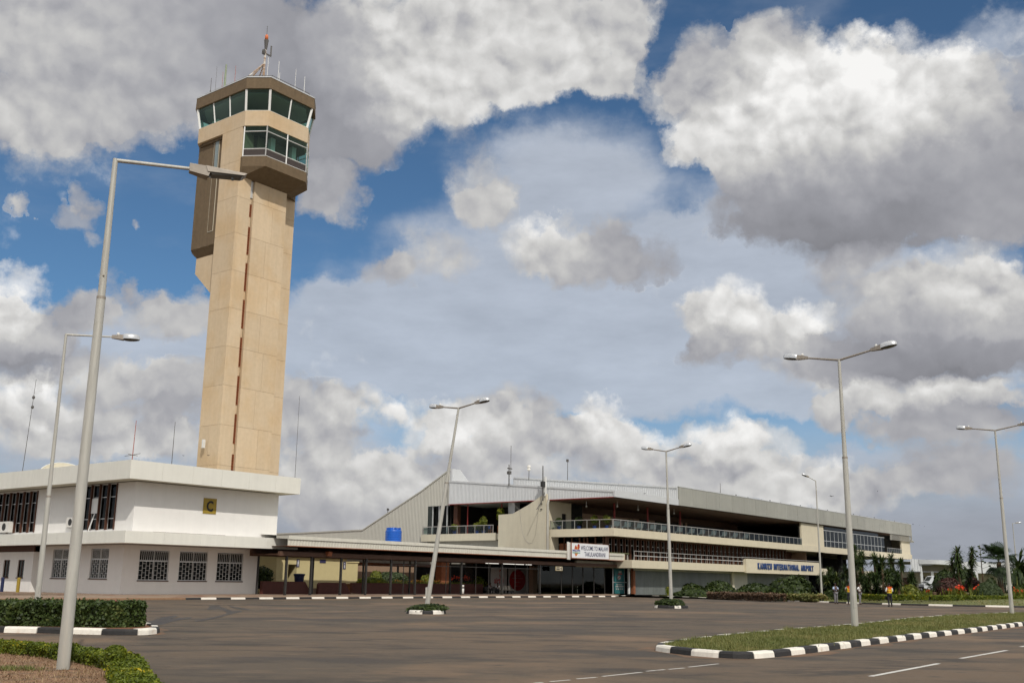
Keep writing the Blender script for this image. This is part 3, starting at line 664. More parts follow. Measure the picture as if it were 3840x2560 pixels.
strip('skid_mark', smooth_line([(8.2, 16.8), (10, 17.5), (12, 17.2), (16, 15)], 2), 0.2, 'wet_stain')

# ------------------------------------------------------------------ office block with the letter C
def window_unit(T, name, x0, x1, z0, z1, d, axis='a', pane='glass_dark', frame='alu_frame', fw=0.06, cols=1, rows=(), depth=0.08, parent=None):
    """frame with mullions + pane; axis 'a': lies along a at depth d; axis 'd': along d at a = d"""
    f = MB()
    def bx(p0, p1, q0, q1, dd0, dd1):
        if axis == 'a': f.box(p0, p1, dd0, dd1, q0, q1)
        else: f.box(dd0, dd1, p0, p1, q0, q1)
    bx(x0, x0+fw, z0, z1, d, d+depth); bx(x1-fw, x1, z0, z1, d, d+depth)
    bx(x0+fw, x1-fw, z0, z0+fw, d, d+depth); bx(x0+fw, x1-fw, z1-fw, z1, d, d+depth)
    for i in range(1, cols): x = x0+(x1-x0)*i/cols; bx(x-fw/2, x+fw/2, z0+fw, z1-fw, d+.002, d+depth-.002)
    for r in rows: z = z0+(z1-z0)*r; bx(x0+fw, x1-fw, z-fw/2, z+fw/2, d+.004, d+depth-.004)
    w = T.part(name, f, frame, parent)
    p = MB()
    if axis == 'a': p.box(x0+.01, x1-.01, d+depth*.45, d+depth*.55, z0+.01, z1-.01)
    else: p.box(d+depth*.45, d+depth*.55, x0+.01, x1-.01, z0+.01, z1-.01)
    T.part('pane', p, pane, w); return w
A0, D0 = 47.25, 73.5
B = Thing('office_building', 'white two-storey office block with flat overhanging roof and barred ground-floor windows', 'building', (A0, D0, .28), 'g')
Z1T, Z1B, Z2T, Z2B, I1 = 10.6, 9.14, 5.15, 4.22, 1.475
LW, LR, L2, LG = 16.16, 17.1, 17.35, 13.0
AG, DG = A0+2.28, D0+3.6                      # the ground floor stands back under the wide band
GW = [(51.0, 53.86), (54.86, 57.74), (58.74, 61.6)]
ops = [(a, b, 1.40, 3.85) for a, b in GW]
mb = MB().wall_a(AG, 63.25, 0.1, Z2B, DG, .25, ops)
lops = [(79.2, 81.82, 1.5, 3.94), (85.0, 87.75, 1.5, 3.94)]
mb.wall_d(DG+.25, 89.8, 0.1, Z2B, AG, .25, lops)
rops = [(91.2, 92.3, 1.5, 3.03), (93.7, 94.8, 1.5, 3.03), (97, 98.4, 1.5, 3.03), (99.5, 101, 1.5, 3.03)]
mb.wall_d(89.8, 140, 0.1, 3.72, A0+1.65, .25, rops); mb.wall_a(A0+1.9, AG+.25, .1, 3.72, 89.8, .25)
mb.wall_d(DG+.25, 100, .1, Z2B, 63.0, .25); mb.box(AG+.3, 62.9, 99, 99.3, .1, Z2B)
B.part('ground_floor_wall', mb, 'white_paint')
mb = MB().wall_a(A0+I1, A0+LW, Z2T-.02, Z1B, D0+I1, .25)
ug = [(77.55, 82.5, 5.38, 9.12), (89.85, 96.9, 5.38, 9.02), (101, 108, 5.38, 9.02)]
mb.wall_d(D0+I1+.25, 140, Z2T-.02, Z1B, A0+I1, .25, ug); mb.wall_d(D0+I1+.25, 110, Z2T-.02, Z1B, A0+LW-.25, .25)
B.part('upper_wall', mb, 'white_paint')
# roof slab: fascia segments with joints, soffit
def fascia_run(T, name, pts, z0, z1, th, m, seglen, gap=.012):
    for p, q in zip(pts[:-1], pts[1:]):
        p = Vector(p); q = Vector(q); L = (q-p).length; n = max(1, round(L/seglen)); t = (q-p)/L; nr = Vector((-t.y, t.x))*th
        for i in range(n):
            s = p+t*(L*i/n+gap/2); e = p+t*(L*(i+1)/n-gap/2)
            T.part(name, MB().prism([tuple(s), tuple(e), tuple(e+nr), tuple(s+nr)], z0, z1), m)
OV = .31
fascia_run(B, 'fascia_panel', [(A0-OV, 140), (A0-OV, D0-OV), (A0+LR, D0-OV)], Z1B, Z1T, .14, 'fascia_white', 2.9)
fascia_run(B, 'fascia_panel', [(A0+LR, D0-OV), (A0+LR, 110)], Z1B, Z1T, .14, 'fascia_white', 2.9)
B.part('roof', MB().box(A0-OV+.15, A0+LR-.15, D0-OV+.15, 138, Z1B+.06, Z1T-.12), 'grey_cream')
fascia_run(B, 'band_panel', [(A0-.113, 140), (A0-.113, D0-.113), (A0+L2, D0-.113)], Z2B, Z2T, .14, 'fascia_white', 3.4)
fascia_run(B, 'band_panel', [(A0+L2, D0-.113), (A0+L2, 100)], Z2B, Z2T, .14, 'fascia_white', 3.4)
B.part('ledge', MB().box(A0+.03, A0+L2-.15, D0+.03, 138, Z2B+.05, Z2T-.06), 'white_paint')
B.part('ledge_flashing', MB().box(A0+2.5, A0+9.5, D0+.12, D0+.2, Z2T-.04, Z2T+.03), 'brown_soffit')
B.part('dark_core', MB().box(AG+1.4, 61.2, DG+1.4, 99, .4, Z2B-.1).box(A0+I1+1.8, A0+LW-.9, D0+I1+1.8, 130, Z2T+.05, Z1B-.1), 'black_inside')
def grille(T, w, x0, x1, z0, z1, d, axis='a'):
    """burglar bars: close uprights above a transom, staggered bricks of bars below"""
    g = MB(); t = .022
    def bx(p0, p1, q0, q1):
        if axis == 'a': g.box(p0, p1, d-.03, d-.008, q0, q1)
        else: g.box(d-.03, d-.008, p0, p1, q0, q1)
    zt = z0+(z1-z0)*.64; half = (x1-x0)/2
    for s in (0, 1):
        xa = x0+.05+s*half; xb = xa+half-.1; n = 7
        bx(xa, xb, z1-.13, z1-.13+t); bx(xa, xb, zt+.05, zt+.05+t); bx(xa, xb, zt-.05, zt-.05+t); bx(xa, xb, z0+.05, z0+.05+t)
        for i in range(n+1): x = xa+(xb-xa)*i/n; bx(x-t/2, x+t/2, zt+.05, z1-.11)
        m = 4
        for i in range(m+1): x = xa+(xb-xa)*i/m; bx(x-t/2, x+t/2, z0+.05, zt-.03)
        for i in range(m):
            xl = xa+(xb-xa)*i/m; xr = xa+(xb-xa)*(i+1)/m; off = 0 if i % 2 == 0 else .5; rows = 4
            for r in range(rows):
                z = z0+.05+(zt-z0-.1)*(r+off)/rows
                if z > z0+.08: bx(xl+t/2, xr-t/2, z, z+t)
    T.part('grille', g, 'white_frame', w)
for a, b in GW:
    w = window_unit(B, 'window', a, b, 1.40, 3.85, DG+.1, 'a', 'glass_dark', 'alu_frame', .06, 2, (.64,)); grille(B, w, a, b, 1.40, 3.85, DG+.06)
    B.part('sill', MB().box(a-.06, b+.06, DG-.06, DG+.1, 1.32, 1.40), 'brown_soffit', w)
for a, b, _, _ in lops:
    w = window_unit(B, 'window', a, b, 1.5, 3.94, AG+.1, 'd', 'glass_dark', 'alu_frame', .06, 2, (.64,)); grille(B, w, a, b, 1.5, 3.94, AG+.06, 'd')
    B.part('sill', MB().box(AG-.06, AG+.1, a-.06, b+.06, 1.42, 1.5), 'brown_soffit', w)
for a, b, z0, z1 in rops:
    w = window_unit(B, 'window', a, b, z0, z1, A0+1.73, 'd', 'glass_dark', 'brown_frame', .06, 2); B.part('sill', MB().box(A0+1.59, A0+1.73, a-.05, b+.05, z0-.07, z0), 'brown_soffit', w)
B.part('lintel', MB().box(A0+1.7, A0+1.8, 89.9, 130, 3.72, Z2B+.04), 'brown_frame')
for (a, b, z0, z1) in ug:
    n = round((b-a)/1.18)
    for i in range(n):
        x0 = a+(b-a)*i/n; x1 = a+(b-a)*(i+1)/n
        w = window_unit(B, 'window', x0+.05, x1-.05, z0+.02, z1-.02, A0+I1+.1, 'd', 'glass_dark', 'alu_frame', .05, 1, (.24, .715))
    for i in range(n+1):
        x = a+(b-a)*i/n; B.part('mullion', MB().box(A0+I1-.1, A0+I1+.28, x-.05, x+.05, z0+.01, z1-.01), 'brown_frame')
    B.part('window_backing', MB().box(A0+I1+.5, A0+I1+.55, a, b, z0, z1), 'black_inside')  # flat near-black sheet close behind the upper panes
B.part('window_board', MB().box(A0+I1+.04, A0+I1+.07, 80.1, 81.2, 6.75, 7.98), 'white_frame', label='white board filling one pane of an upper window')
B.part('loose_frame', MB().hull8([(A0+I1-.4, 80.6, 5.3), (A0+I1-.35, 80.6, 5.3), (A0+I1-.35, 80.7, 5.3), (A0+I1-.4, 80.7, 5.3), (A0+I1-.1, 80.4, 6.7), (A0+I1-.05, 80.4, 6.7), (A0+I1-.05, 80.5, 6.7), (A0+I1-.1, 80.5, 6.7)]), 'white_frame')
# letter sign
S = Thing('letter_sign', 'square ochre sign with a black letter C on the white upper wall', 'sign', (55.27, D0+I1-.06, 6.97), 'g')
S.part('board', MB().box(55.27, 56.6, D0+I1-.05, D0+I1-.005, 6.97, 8.27), 'sign_yellow')
me = text_mesh('C', .68, .90, .02, .03); o = link('letter', me, 'ink_black'); o.parent = S.e; o.location = (.31, .005, .19)
# air conditioners
def ac_unit(label, org, w, h, dp, face):
    a, d, z = org; T = Thing('air_conditioner', label, 'air conditioner', org, 'g', 'air conditioners on the office walls')
    if face == 'd':   # hangs on a wall facing -a
        T.part('casing', MB().box(a-dp, a, d, d+w, z, z+h), 'ac_white'); c = (a-dp-.004, d+w*.4, z+h*.5)
        g = MB(); n = 14
        g.add([(c[0], c[1]+.36*h*math.cos(2*math.pi*i/n), c[2]+.36*h*math.sin(2*math.pi*i/n)) for i in range(n)], [tuple(range(n))])
        T.part('fan_grille', g, 'dark_grille'); T.part('bracket', MB().box(a-dp*.8, a, d+.1, d+.16, z-.06, z-.001).box(a-dp*.8, a, d+w-.16, d+w-.1, z-.06, z-.001), 'alu_frame')
    else:             # hangs on a wall facing +a, seen end on
        T.part('casing', MB().box(a, a+dp, d, d+w, z, z+h), 'ac_white'); g = MB()
        for i in range(8): g.box(a+.08, a+dp-.06, d-.006, d-.001, z+.06+i*h*.11, z+.06+i*h*.11+.045)
        T.part('vent_slots', g, 'dark_grille'); T.part('bracket', MB().box(a, a+dp*.8, d+.1, d+.16, z-.06, z-.001), 'alu_frame')
ac_unit('white air conditioner box under the upper window at the left edge', (A0+I1-.02, 93.4, 5.45), 2.0, .95, .5, 'd')
ac_unit('small white air conditioner on the blank upper wall between the windows', (A0+I1-.01, 83.2, 5.68), 1.0, .82, .34, 'd')
ac_unit('white air conditioner hung on the right end wall of the office block', (A0+LW+.01, 75.6, 5.68), .9, .76, .5, 'a')
# antennas and dish on the office roof
def mast(name, label, cat, base, top, r, m, frame='g', extra=None, group=None, m2=None):
    T = Thing(name, label, cat, base, frame, group)
    T.part('pole', MB().tube([base, top], [r, r*.6], 6), m)
    T.part('foot', MB().box(base[0]-r*3, base[0]+r*3, base[1]-r*3, base[1]+r*3, base[2]-.02, base[2]+.12), m2 or m)
    if extra: extra(T)
    return T
RG = 'aerials on the roofs'
p = on_a(500, 1716, A0+.2); t = on_y(509, 1595, 0) if False else None
def red_aerial(T):
    b = T.org; T.part('arm', MB().tube([(b[0]-.7, b[1]-.5, b[2]+.55), (b[0]+.7, b[1]+.4, b[2]+.62)], .025, 5).tube([(b[0]-.3, b[1]+.6, b[2]+.5), (b[0]+.3, b[1]-.6, b[2]+.7)], .02, 5), 'antenna_dark')
mast('aerial', 'thin red rod aerial with short cross arms at the office roof corner', 'aerial', (A0+.2, D0+.4, Z1T-.14), (A0+.25, D0+.4, Z1T+3.2), .035, 'antenna_red', extra=red_aerial, group=RG)
q = on_d(644, 1736, 80); mast('aerial', 'plain dark rod aerial on the office roof midway along its front', 'aerial', (q.x, 80, Z1T-.14), (q.x, 80, Z1T+4.6), .035, 'antenna_dark', group=RG)
q = on_d(1106, 1790, D0+.2); mast('aerial', 'long thin whip aerial at the right end of the office roof', 'aerial', (q.x, D0+.2, Z1T-.14), (q.x, D0+.2, Z1T+7.6), .022, 'antenna_dark', group=RG, m2='antenna_white')
def lat(T):
    b = T.org
    for i in range(2): T.part('spur', MB().ellipsoid((b[0]+.25, b[1], b[2]+6.2+.9*i), (.14, .14, .16), 8, 6), 'antenna_dark')
q = on_d(84, 1764, 92); mast('aerial', 'slim jointed aerial standing on the office roof at far left', 'aerial', (q.x, 92, Z1T-.14), (q.x+.3, 92, q.z+8.4), .03, 'antenna_dark', extra=lat, group=RG)
# the round white dish stands edge-up behind the parapet
q = on_d(243, 1745, 96); DS = Thing('satellite_dish', 'cream satellite dish rising behind the office roof edge between the two lamp posts', 'satellite dish', (q.x, 96, Z1T-.14), 'g')
c = Vector((q.x, 96, q.z-1.2)); vs = []; fs = []; nr_ = 6; ns = 28; ax = Vector((-.25, -.62, .74)).normalized(); s1 = ax.cross(Vector((0, 0, 1))).normalized(); s2_ = ax.cross(s1)
for i in range(nr_+1):
    r = 2.25*i/nr_
    for k in range(ns): a = 2*math.pi*k/ns; vs.append(c + (s1*math.cos(a)+s2_*math.sin(a))*r + ax*(.16*r*r-.7))
for i in range(nr_):
    for k in range(ns): k2 = (k+1) % ns; fs.append((i*ns+k, i*ns+k2, (i+1)*ns+k2, (i+1)*ns+k))
DS.part('reflector', MB().add(vs, fs), 'grey_cream', smooth=True)
DS.part('rim', MB().tube([c + (s1*math.cos(2*math.pi*k/ns)+s2_*math.sin(2*math.pi*k/ns))*2.27+ax*.12 for k in range(ns+1)], .05, 6), 'fascia_white')
DS.part('stand', MB().tube([(c.x, c.y, Z1T-.14), tuple(c-ax*.7)], .12, 8), 'galv')

# ------------------------------------------------------------------ control tower
TA = 67.71; TD = 90.0
T = Thing('control_tower', 'tall sandy concrete control tower with glazed cab and projecting lower window bay', 'control tower', (TA+4.6, TD+4.5, .28), 'g')
J0 = 17.35-4.22*4; JH = 4.222; GAP = .022
# recessed backing mass, then concrete panels standing proud of it
SB = .07
back = MB().box(TA+1.7, TA+2.3, TD+.6, TD+.7, .2, 51).box(TA+SB, TA+1.72, TD+SB, TD+3.48, .2, 51).box(TA+2.28, TA+6.9, TD+SB, TD+3.48, .2, 51).box(TA+1.72, TA+2.28, TD+.72, TD+3.48, .2, 51)
back.box(TA+6.9, TA+9.25, TD+1.3+SB, TD+9, .2, 51); back.box(TA+5.3, TA+6.9, TD+3.48, TD+9, .2, 51)
T.part('shaft', back, 'joint_dark')
def panel(x0, x1, y0, y1, z0, z1, m='tower_concrete'): T.part('concrete_panel', MB().box(x0+GAP/2, x1-GAP/2, y0+.0, y1, z0+GAP/2, z1-GAP/2), m)
for k in range(0, 13):
    z0 = J0+JH*k; z1 = min(z0+JH, 50.88)
    if z1 < 8 or z0 >= 50.8: 
        if z0 >= 50.8: continue
    zz = max(z0, .25)
    if zz >= z1-.2: continue
    odd = k % 2
    # left face
    if k == 11:
        pass
    def pl(y0, y1): T.part('concrete_panel', MB().box(TA, TA+.3, y0+GAP/2, y1-GAP/2, zz+GAP/2, z1-GAP/2), 'tower_concrete')
    if odd == 0: pl(TD-.0, TD+3.52)
    else: pl(TD-.0, TD+1.83); pl(TD+1.83, TD+3.52)
    # front face: strip left of the slot, then two panels to the step, then the set-back face
    fx0 = TA+.3
    zf = min(z1, 46.0)
    if zz < zf-.2:
        T.part('concrete_panel', MB().box(fx0, TA+1.74, TD, TD+.3, zz+GAP/2, zf-GAP/2), 'tower_concrete')
        xm = TA+4.3 if odd == 0 else TA+5.0
        T.part('concrete_panel', MB().box(TA+2.27, xm-GAP/2, TD, TD+.3, zz+GAP/2, zf-GAP/2), 'tower_concrete')
        T.part('concrete_panel', MB().box(xm+GAP/2, TA+6.9, TD, TD+.3, zz+GAP/2, zf-GAP/2), 'tower_concrete')
        T.part('concrete_panel', MB().box(TA+6.9, TA+9.27, TD+1.3, TD+1.6, zz+GAP/2, zf-GAP/2), 'tower_concrete')
T.part('shaft_side', MB().box(TA+6.6, TA+6.9, TD+.3, TD+1.3, .25, 46), 'tower_concrete')
# slot with terracotta vent blocks between concrete blocks
zc = [(44.55, 43.0), (40.92, 39.73), (36.53, 35.53), (32.34, 31.34), (28.15, 27.11), (23.88, 22.88), (19.72, 18.73), (15.57, 14.43), (11.4, 10.3), (7.2, 6.1)]
for zt, zb in zc[1:]: T.part('slot_block', MB().box(TA+1.76, TA+2.26, TD+.36, TD+.5, zb, zt), 'tower_concrete')
T.part('slot_block', MB().box(TA+1.76, TA+2.26, TD+.36, TD+.5, 42.38, 43.1), 'tower_concrete')
T.part('slot_window', MB().box(TA+1.76, TA+2.26, TD+.25, TD+.3, 43.1, 45.3), 'alu_frame')
segs = [(42.38, 40.92)] + [(zc[i][1], zc[i+1][0]) for i in range(1, len(zc)-1)]
for zt, zb in segs:
    g = MB(); n = max(1, round((zt-zb)/.29)); h = (zt-zb)/n
    for i in range(n):
        z = zb+i*h; g.box(TA+1.76, TA+2.26, TD+.3, TD+.46, z, z+h*.30)
        for x in (.0, .23, .44): g.box(TA+1.76+x, TA+1.76+x+.06, TD+.3, TD+.46, z+h*.30, z+h)
    T.part('vent_brick_screen', g, 'terracotta', kind='stuff')
# brown stair box on the far side with slit window
bx0, bd0, bd1 = TA+.5, TD+3.5, TD+8.45
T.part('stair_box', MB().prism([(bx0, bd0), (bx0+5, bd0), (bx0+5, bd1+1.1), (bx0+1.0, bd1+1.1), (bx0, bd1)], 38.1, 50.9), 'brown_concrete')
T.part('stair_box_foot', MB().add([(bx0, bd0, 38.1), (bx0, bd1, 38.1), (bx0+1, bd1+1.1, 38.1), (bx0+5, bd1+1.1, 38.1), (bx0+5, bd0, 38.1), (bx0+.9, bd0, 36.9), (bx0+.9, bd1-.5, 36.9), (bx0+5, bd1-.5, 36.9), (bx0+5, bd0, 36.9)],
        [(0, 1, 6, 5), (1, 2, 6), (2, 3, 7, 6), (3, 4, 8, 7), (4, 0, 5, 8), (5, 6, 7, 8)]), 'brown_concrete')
T.part('stair_slit', MB().box(bx0-.05, bx0+.02, TD+4.6, TD+5.6, 39.67, 50.7), 'grey_cream'); T.part('slit_pane', MB().box(bx0-.06, bx0-.051, TD+4.66, TD+5.54, 39.73, 50.64), 'brown_concrete')
T.part('slit_pane', MB().box(bx0-.075, bx0-.061, TD+4.70, TD+5.3, 47.0, 50.6), 'slit_glass', label='pale glazed upper part of the slit')
T.part('core_wall', MB().prism([(TA+.8, TD+3.5), (TA+5, TD+3.5), (TA+5, TD+7.7), (TA+.8, TD+7.7)], 35.2, 37.0), 'tower_concrete')
T.part('core_taper', MB().prism([(TA+.8, TD+3.5), (TA+5, TD+3.5), (TA+5, TD+4.4), (TA+.8, TD+4.4)], 32.3, 35.2, poly2=[(TA+.8, TD+3.5), (TA+5, TD+3.5), (TA+5, TD+7.7), (TA+.8, TD+7.7)]), 'tower_concrete')
T.part('core_wall', MB().box(TA+.8, TA+5, TD+3.5, TD+4.4, .2, 32.3), 'tower_concrete')
# cab: octagonal band, glazing leaning out, brown roof fascia
def octo(l, r, f, b, c): return [(l, b-c), (l, f+c), (l+c*.72, f), (r-c*.9, f), (r, f+c*.9), (r, b-c), (r-c, b), (l+c, b)]
BAND = octo(TA, TA+9.3, 87.5, 100.3, 2.15)
T.part('cab_band', MB().prism(BAND, 50.9, 52.72), 'tower_concrete')
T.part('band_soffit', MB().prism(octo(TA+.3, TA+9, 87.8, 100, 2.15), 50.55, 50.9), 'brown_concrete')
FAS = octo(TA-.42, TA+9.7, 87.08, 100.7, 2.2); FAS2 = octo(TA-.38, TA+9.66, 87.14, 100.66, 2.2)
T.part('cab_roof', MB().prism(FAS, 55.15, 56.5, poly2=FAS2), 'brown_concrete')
T.part('roof_coping', MB().prism(octo(TA-.42, TA+9.7, 87.1, 100.7, 2.2), 56.5, 56.62), 'alu_frame')
low = octo(TA+.12, TA+9.18, 87.62, 100.18, 2.15); high = octo(TA-.22, TA+9.5, 87.28, 100.5, 2.18)
nwin = {0: 3, 1: 1, 2: 2, 3: 1, 4: 4, 5: 1, 6: 2, 7: 1}
for i in range(8):
    p0, p1 = Vector(low[i]), Vector(low[(i+1) % 8]); q0, q1 = Vector(high[i]), Vector(high[(i+1) % 8]); n = nwin[i]
    zl, zh = 52.72, 55.15
    for k in range(n):
        a0, a1 = k/n, (k+1)/n
        P0, P1, Q0, Q1 = p0.lerp(p1, a0), p0.lerp(p1, a1), q0.lerp(q1, a0), q0.lerp(q1, a1)
        w = T.part('cab_window', MB().add([(P0.x, P0.y, zl), (P1.x, P1.y, zl), (Q1.x, Q1.y, zh), (Q0.x, Q0.y, zh)], [(0, 1, 2, 3)]), 'glass_cab')
    for k in range(n+1):
        if k == n and i != 7 and nwin: continue
        a = k/n; P0 = p0.lerp(p1, a); Q0 = q0.lerp(q1, a); w = .17 if k == 0 else .1
        T.part('mullion', MB().tube([(P0.x, P0.y, zl), (Q0.x, Q0.y, zh)], w, 4), 'white_frame')
    L0, L1 = low[i], low[(i+1) % 8]
    T.part('cab_sill', MB().tube([(L0[0], L0[1], zl+.05), (L1[0], L1[1], zl+.05)], .07, 4), 'white_frame')
T.part('cab_floor', MB().prism(octo(TA+.6, TA+8.7, 88.1, 99.7, 2.15), 52.74, 52.8), 'dim_wall')
T.part('cab_core', MB().box(TA+3.6, TA+5.6, 94, 96, 52.8, 55.0), 'poster_grey')
T.part('cab_ceiling', MB().prism(octo(TA+.3, TA+9, 87.8, 100, 2.15), 55.0, 55.14), 'poster_grey')
for px in ((TA+1.3, 96.2), (TA+7.8, 89.2)): T.part('console', MB().box(px[0]-.5, px[0]+.5, px[1]-.6, px[1]+.6, 52.8, 53.6), 'grey_cream')
# lower window bay
bay = [(TA+.05, TD), (TA+.05, 89.72), (TA+1.5, 87.5), (TA+7.45, 87.5), (TA+9.3, 89.35), (TA+9.3, TD+1.3)]
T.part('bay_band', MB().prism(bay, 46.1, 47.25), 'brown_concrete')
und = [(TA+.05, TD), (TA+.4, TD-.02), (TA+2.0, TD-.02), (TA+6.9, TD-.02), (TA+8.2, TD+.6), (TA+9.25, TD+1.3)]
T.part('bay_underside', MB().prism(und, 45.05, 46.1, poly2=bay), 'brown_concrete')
T.part('bay_floor', MB().prism([(TA+.3, TD), (TA+.3, 89.9), (TA+1.6, 87.8), (TA+7.3, 87.8), (TA+9, 89.5), (TA+9, TD)], 47.26, 47.3), 'dim_wall')
T.part('bay_back', MB().box(TA+.4, TA+9.2, TD+3.0, TD+3.2, 47.3, 50.9), 'dim_wall'); T.part('bay_column', MB().box(TA+3.4, TA+4.0, TD-.9, TD-.3, 47.3, 50.9), 'white_paint'); T.part('bay_column', MB().box(TA+6.5, TA+7.1, TD-.9, TD-.3, 47.3, 50.9), 'white_paint')
seg = [((TA+.12, 89.75), (TA+1.52, 87.58), 1), ((TA+1.52, 87.58), (TA+7.43, 87.58), 2), ((TA+7.43, 87.58), (TA+9.24, 89.4), 1), ((TA+9.24, 89.4), (TA+9.24, TD+1.2), 1)]
for p0, p1, n in seg:
    p0 = Vector(p0); p1 = Vector(p1)
    for k in range(n):
        P = p0.lerp(p1, k/n); Q = p0.lerp(p1, (k+1)/n)
        wq = lambda z0, z1, m, nm: T.part(nm, MB().add([(P.x, P.y, z0), (Q.x, Q.y, z0), (Q.x, Q.y, z1), (P.x, P.y, z1)], [(0, 1, 2, 3)]), m)
        wq(48.18, 50.85, 'glass_cab', 'bay_window'); wq(47.28, 48.14, 'spandrel', 'bay_spandrel')
        for z in (47.32, 48.16, 50.25): T.part('transom', MB().tube([(P.x, P.y, z), (Q.x, Q.y, z)], .065, 4), 'white_frame')
    for k in range(n+1):
        P = p0.lerp(p1, k/n); T.part('mullion', MB().tube([(P.x, P.y, 47.27), (P.x, P.y, 50.88)], .09, 4), 'white_frame')
T.part('roof_rail', MB().tube([(TA+.3, 98, 57.2), (TA+.3, 90, 57.2), (TA+1.9, 87.8, 57.2), (TA+7.4, 87.8, 57.2), (TA+9, 89.4, 57.2)], .035, 5), 'antenna_dark')
for x, y in [(TA+.3, 94), (TA+.3, 90), (TA+1.9, 87.8), (TA+4.6, 87.8), (TA+7.4, 87.8), (TA+9, 89.4)]: T.part('rail_post', MB().tube([(x, y, 56.6), (x, y, 57.22)], .04, 5), 'antenna_dark')
q = on_a(770, 1668, TA-.1); C_ = Thing('security_camera', 'small white box camera fixed low on the left face of the tower', 'camera', (TA-.02, q.y, q.z), 'g')
C_.part('housing', MB().box(TA-.55, TA-.28, q.y-.22, q.y+.02, q.z-.35, q.z+.55), 'antenna_white'); C_.part('arm', MB().box(TA-.28, TA-.01, q.y+.1, q.y+.2, q.z, q.z+.1), 'alu_frame')
# masts on the tower roof
Z0 = 56.62
q = on_d(988, 289, 92); X = q.x
Ms = Thing('lattice_mast', 'red and white mast with tripod braces and an orange beacon on the tower roof', 'mast', (X, 92, Z0), 'g')
topz = on_d(996, 120, 92).z
Ms.part('pole', MB().tube([(X, 92, Z0), (X, 92, Z0+4.6), (X+.06, 92, topz-.9)], [.16, .13, .09], 8), 'red_white_mast')
for dx, dy in ((-2.1, 2.4), (-3.4, .6), (.2, 2.5)): Ms.part('brace', MB().tube([(X+dx, 92+dy, Z0), (X, 92, Z0+4.3)], .085, 6), 'red_white_mast')
zb = on_d(997, 128, 92).z
Ms.part('beacon', MB().lathe([(.02, 0), (.2, .02), (.2, .5), (.15, .66), (.03, .7)], (X+.06, 92, zb-.75), 12), 'beacon_orange', smooth=True)
Ms.part('beacon_bracket', MB().tube([(X+.06, 92, zb-2.0), (X+.06, 92, zb-.75)], [.14, .28], 8), 'antenna_dark')
Ms.part('lightning_rod', MB().tube([(X+.06, 92, zb), (X+.06, 92, zb+1.1)], .03, 5), 'antenna_dark')
zs = on_d(990, 198, 92).z
Ms.part('side_arm', MB().box(X-.4, X+.9, 91.95, 92.05, zs-.1, zs+.06).tube([(X+.85, 92, zs), (X+.85, 92, zs+1.3)], .09, 6), 'antenna_dark')
Ms.part('clamp', MB().box(X-.35, X-.05, 91.85, 92.15, zs-.2, zs+.35), 'antenna_dark'); Ms.part('clamp', MB().box(X-.15, X+.3, 91.9, 92.1, zs-3.3, zs-2.9), 'antenna_dark')
TG = 'whip aerials round the tower roof'
for (bx, by, tx, ty, d_, r, m, nm) in [(788, 356, 795, 294, 96, .035, 'antenna_dark', 'short dark rod aerial at the far left of the tower roof'), (806, 350, 813, 248, 97, .02, 'antenna_dark', 'tall hair-thin aerial second from left on the tower roof'),
        (832, 332, 836, 271, 94.5, .025, 'antenna_red', 'short reddish aerial beside the thick green one on the tower roof'), (842, 330, 849, 243, 94.2, .13, 'antenna_green', 'thick pale green rod aerial on the tower roof'),
        (880, 308, 885, 246, 92, .028, 'antenna_red', 'thin reddish aerial left of the tower mast braces'), (1003, 271, 1006, 216, 88.5, .04, 'antenna_white', 'white rod aerial just right of the tower mast'),
        (1043, 290, 1049, 231, 88, .04, 'antenna_white', 'white rod aerial over the chamfered corner of the tower roof'), (1048, 295, 1050, 274, 88, .04, 'antenna_white', 'shortest white rod aerial on the tower roof'),
        (1106, 333, 1111, 258, 88.2, .03, 'antenna_white', 'tall thin white aerial on the right of the tower roof'), (1140, 347, 1143, 288, 89, .045, 'antenna_white', 'white rod aerial at the far right of the tower roof')]:
    a = on_d(bx, by, d_).x; zt = on_d(tx, ty, d_).z
    T2 = Thing('aerial', nm, 'aerial', (a, d_, Z0), 'g', TG); T2.part('rod', MB().tube([(a, d_, Z0), (a, d_, zt)], [r, r*.7], 6), m); T2.part('foot', MB().lathe([(r*2.2, 0), (r*2.2, .18), (r, .25)], (a, d_, Z0), 8), 'antenna_dark')

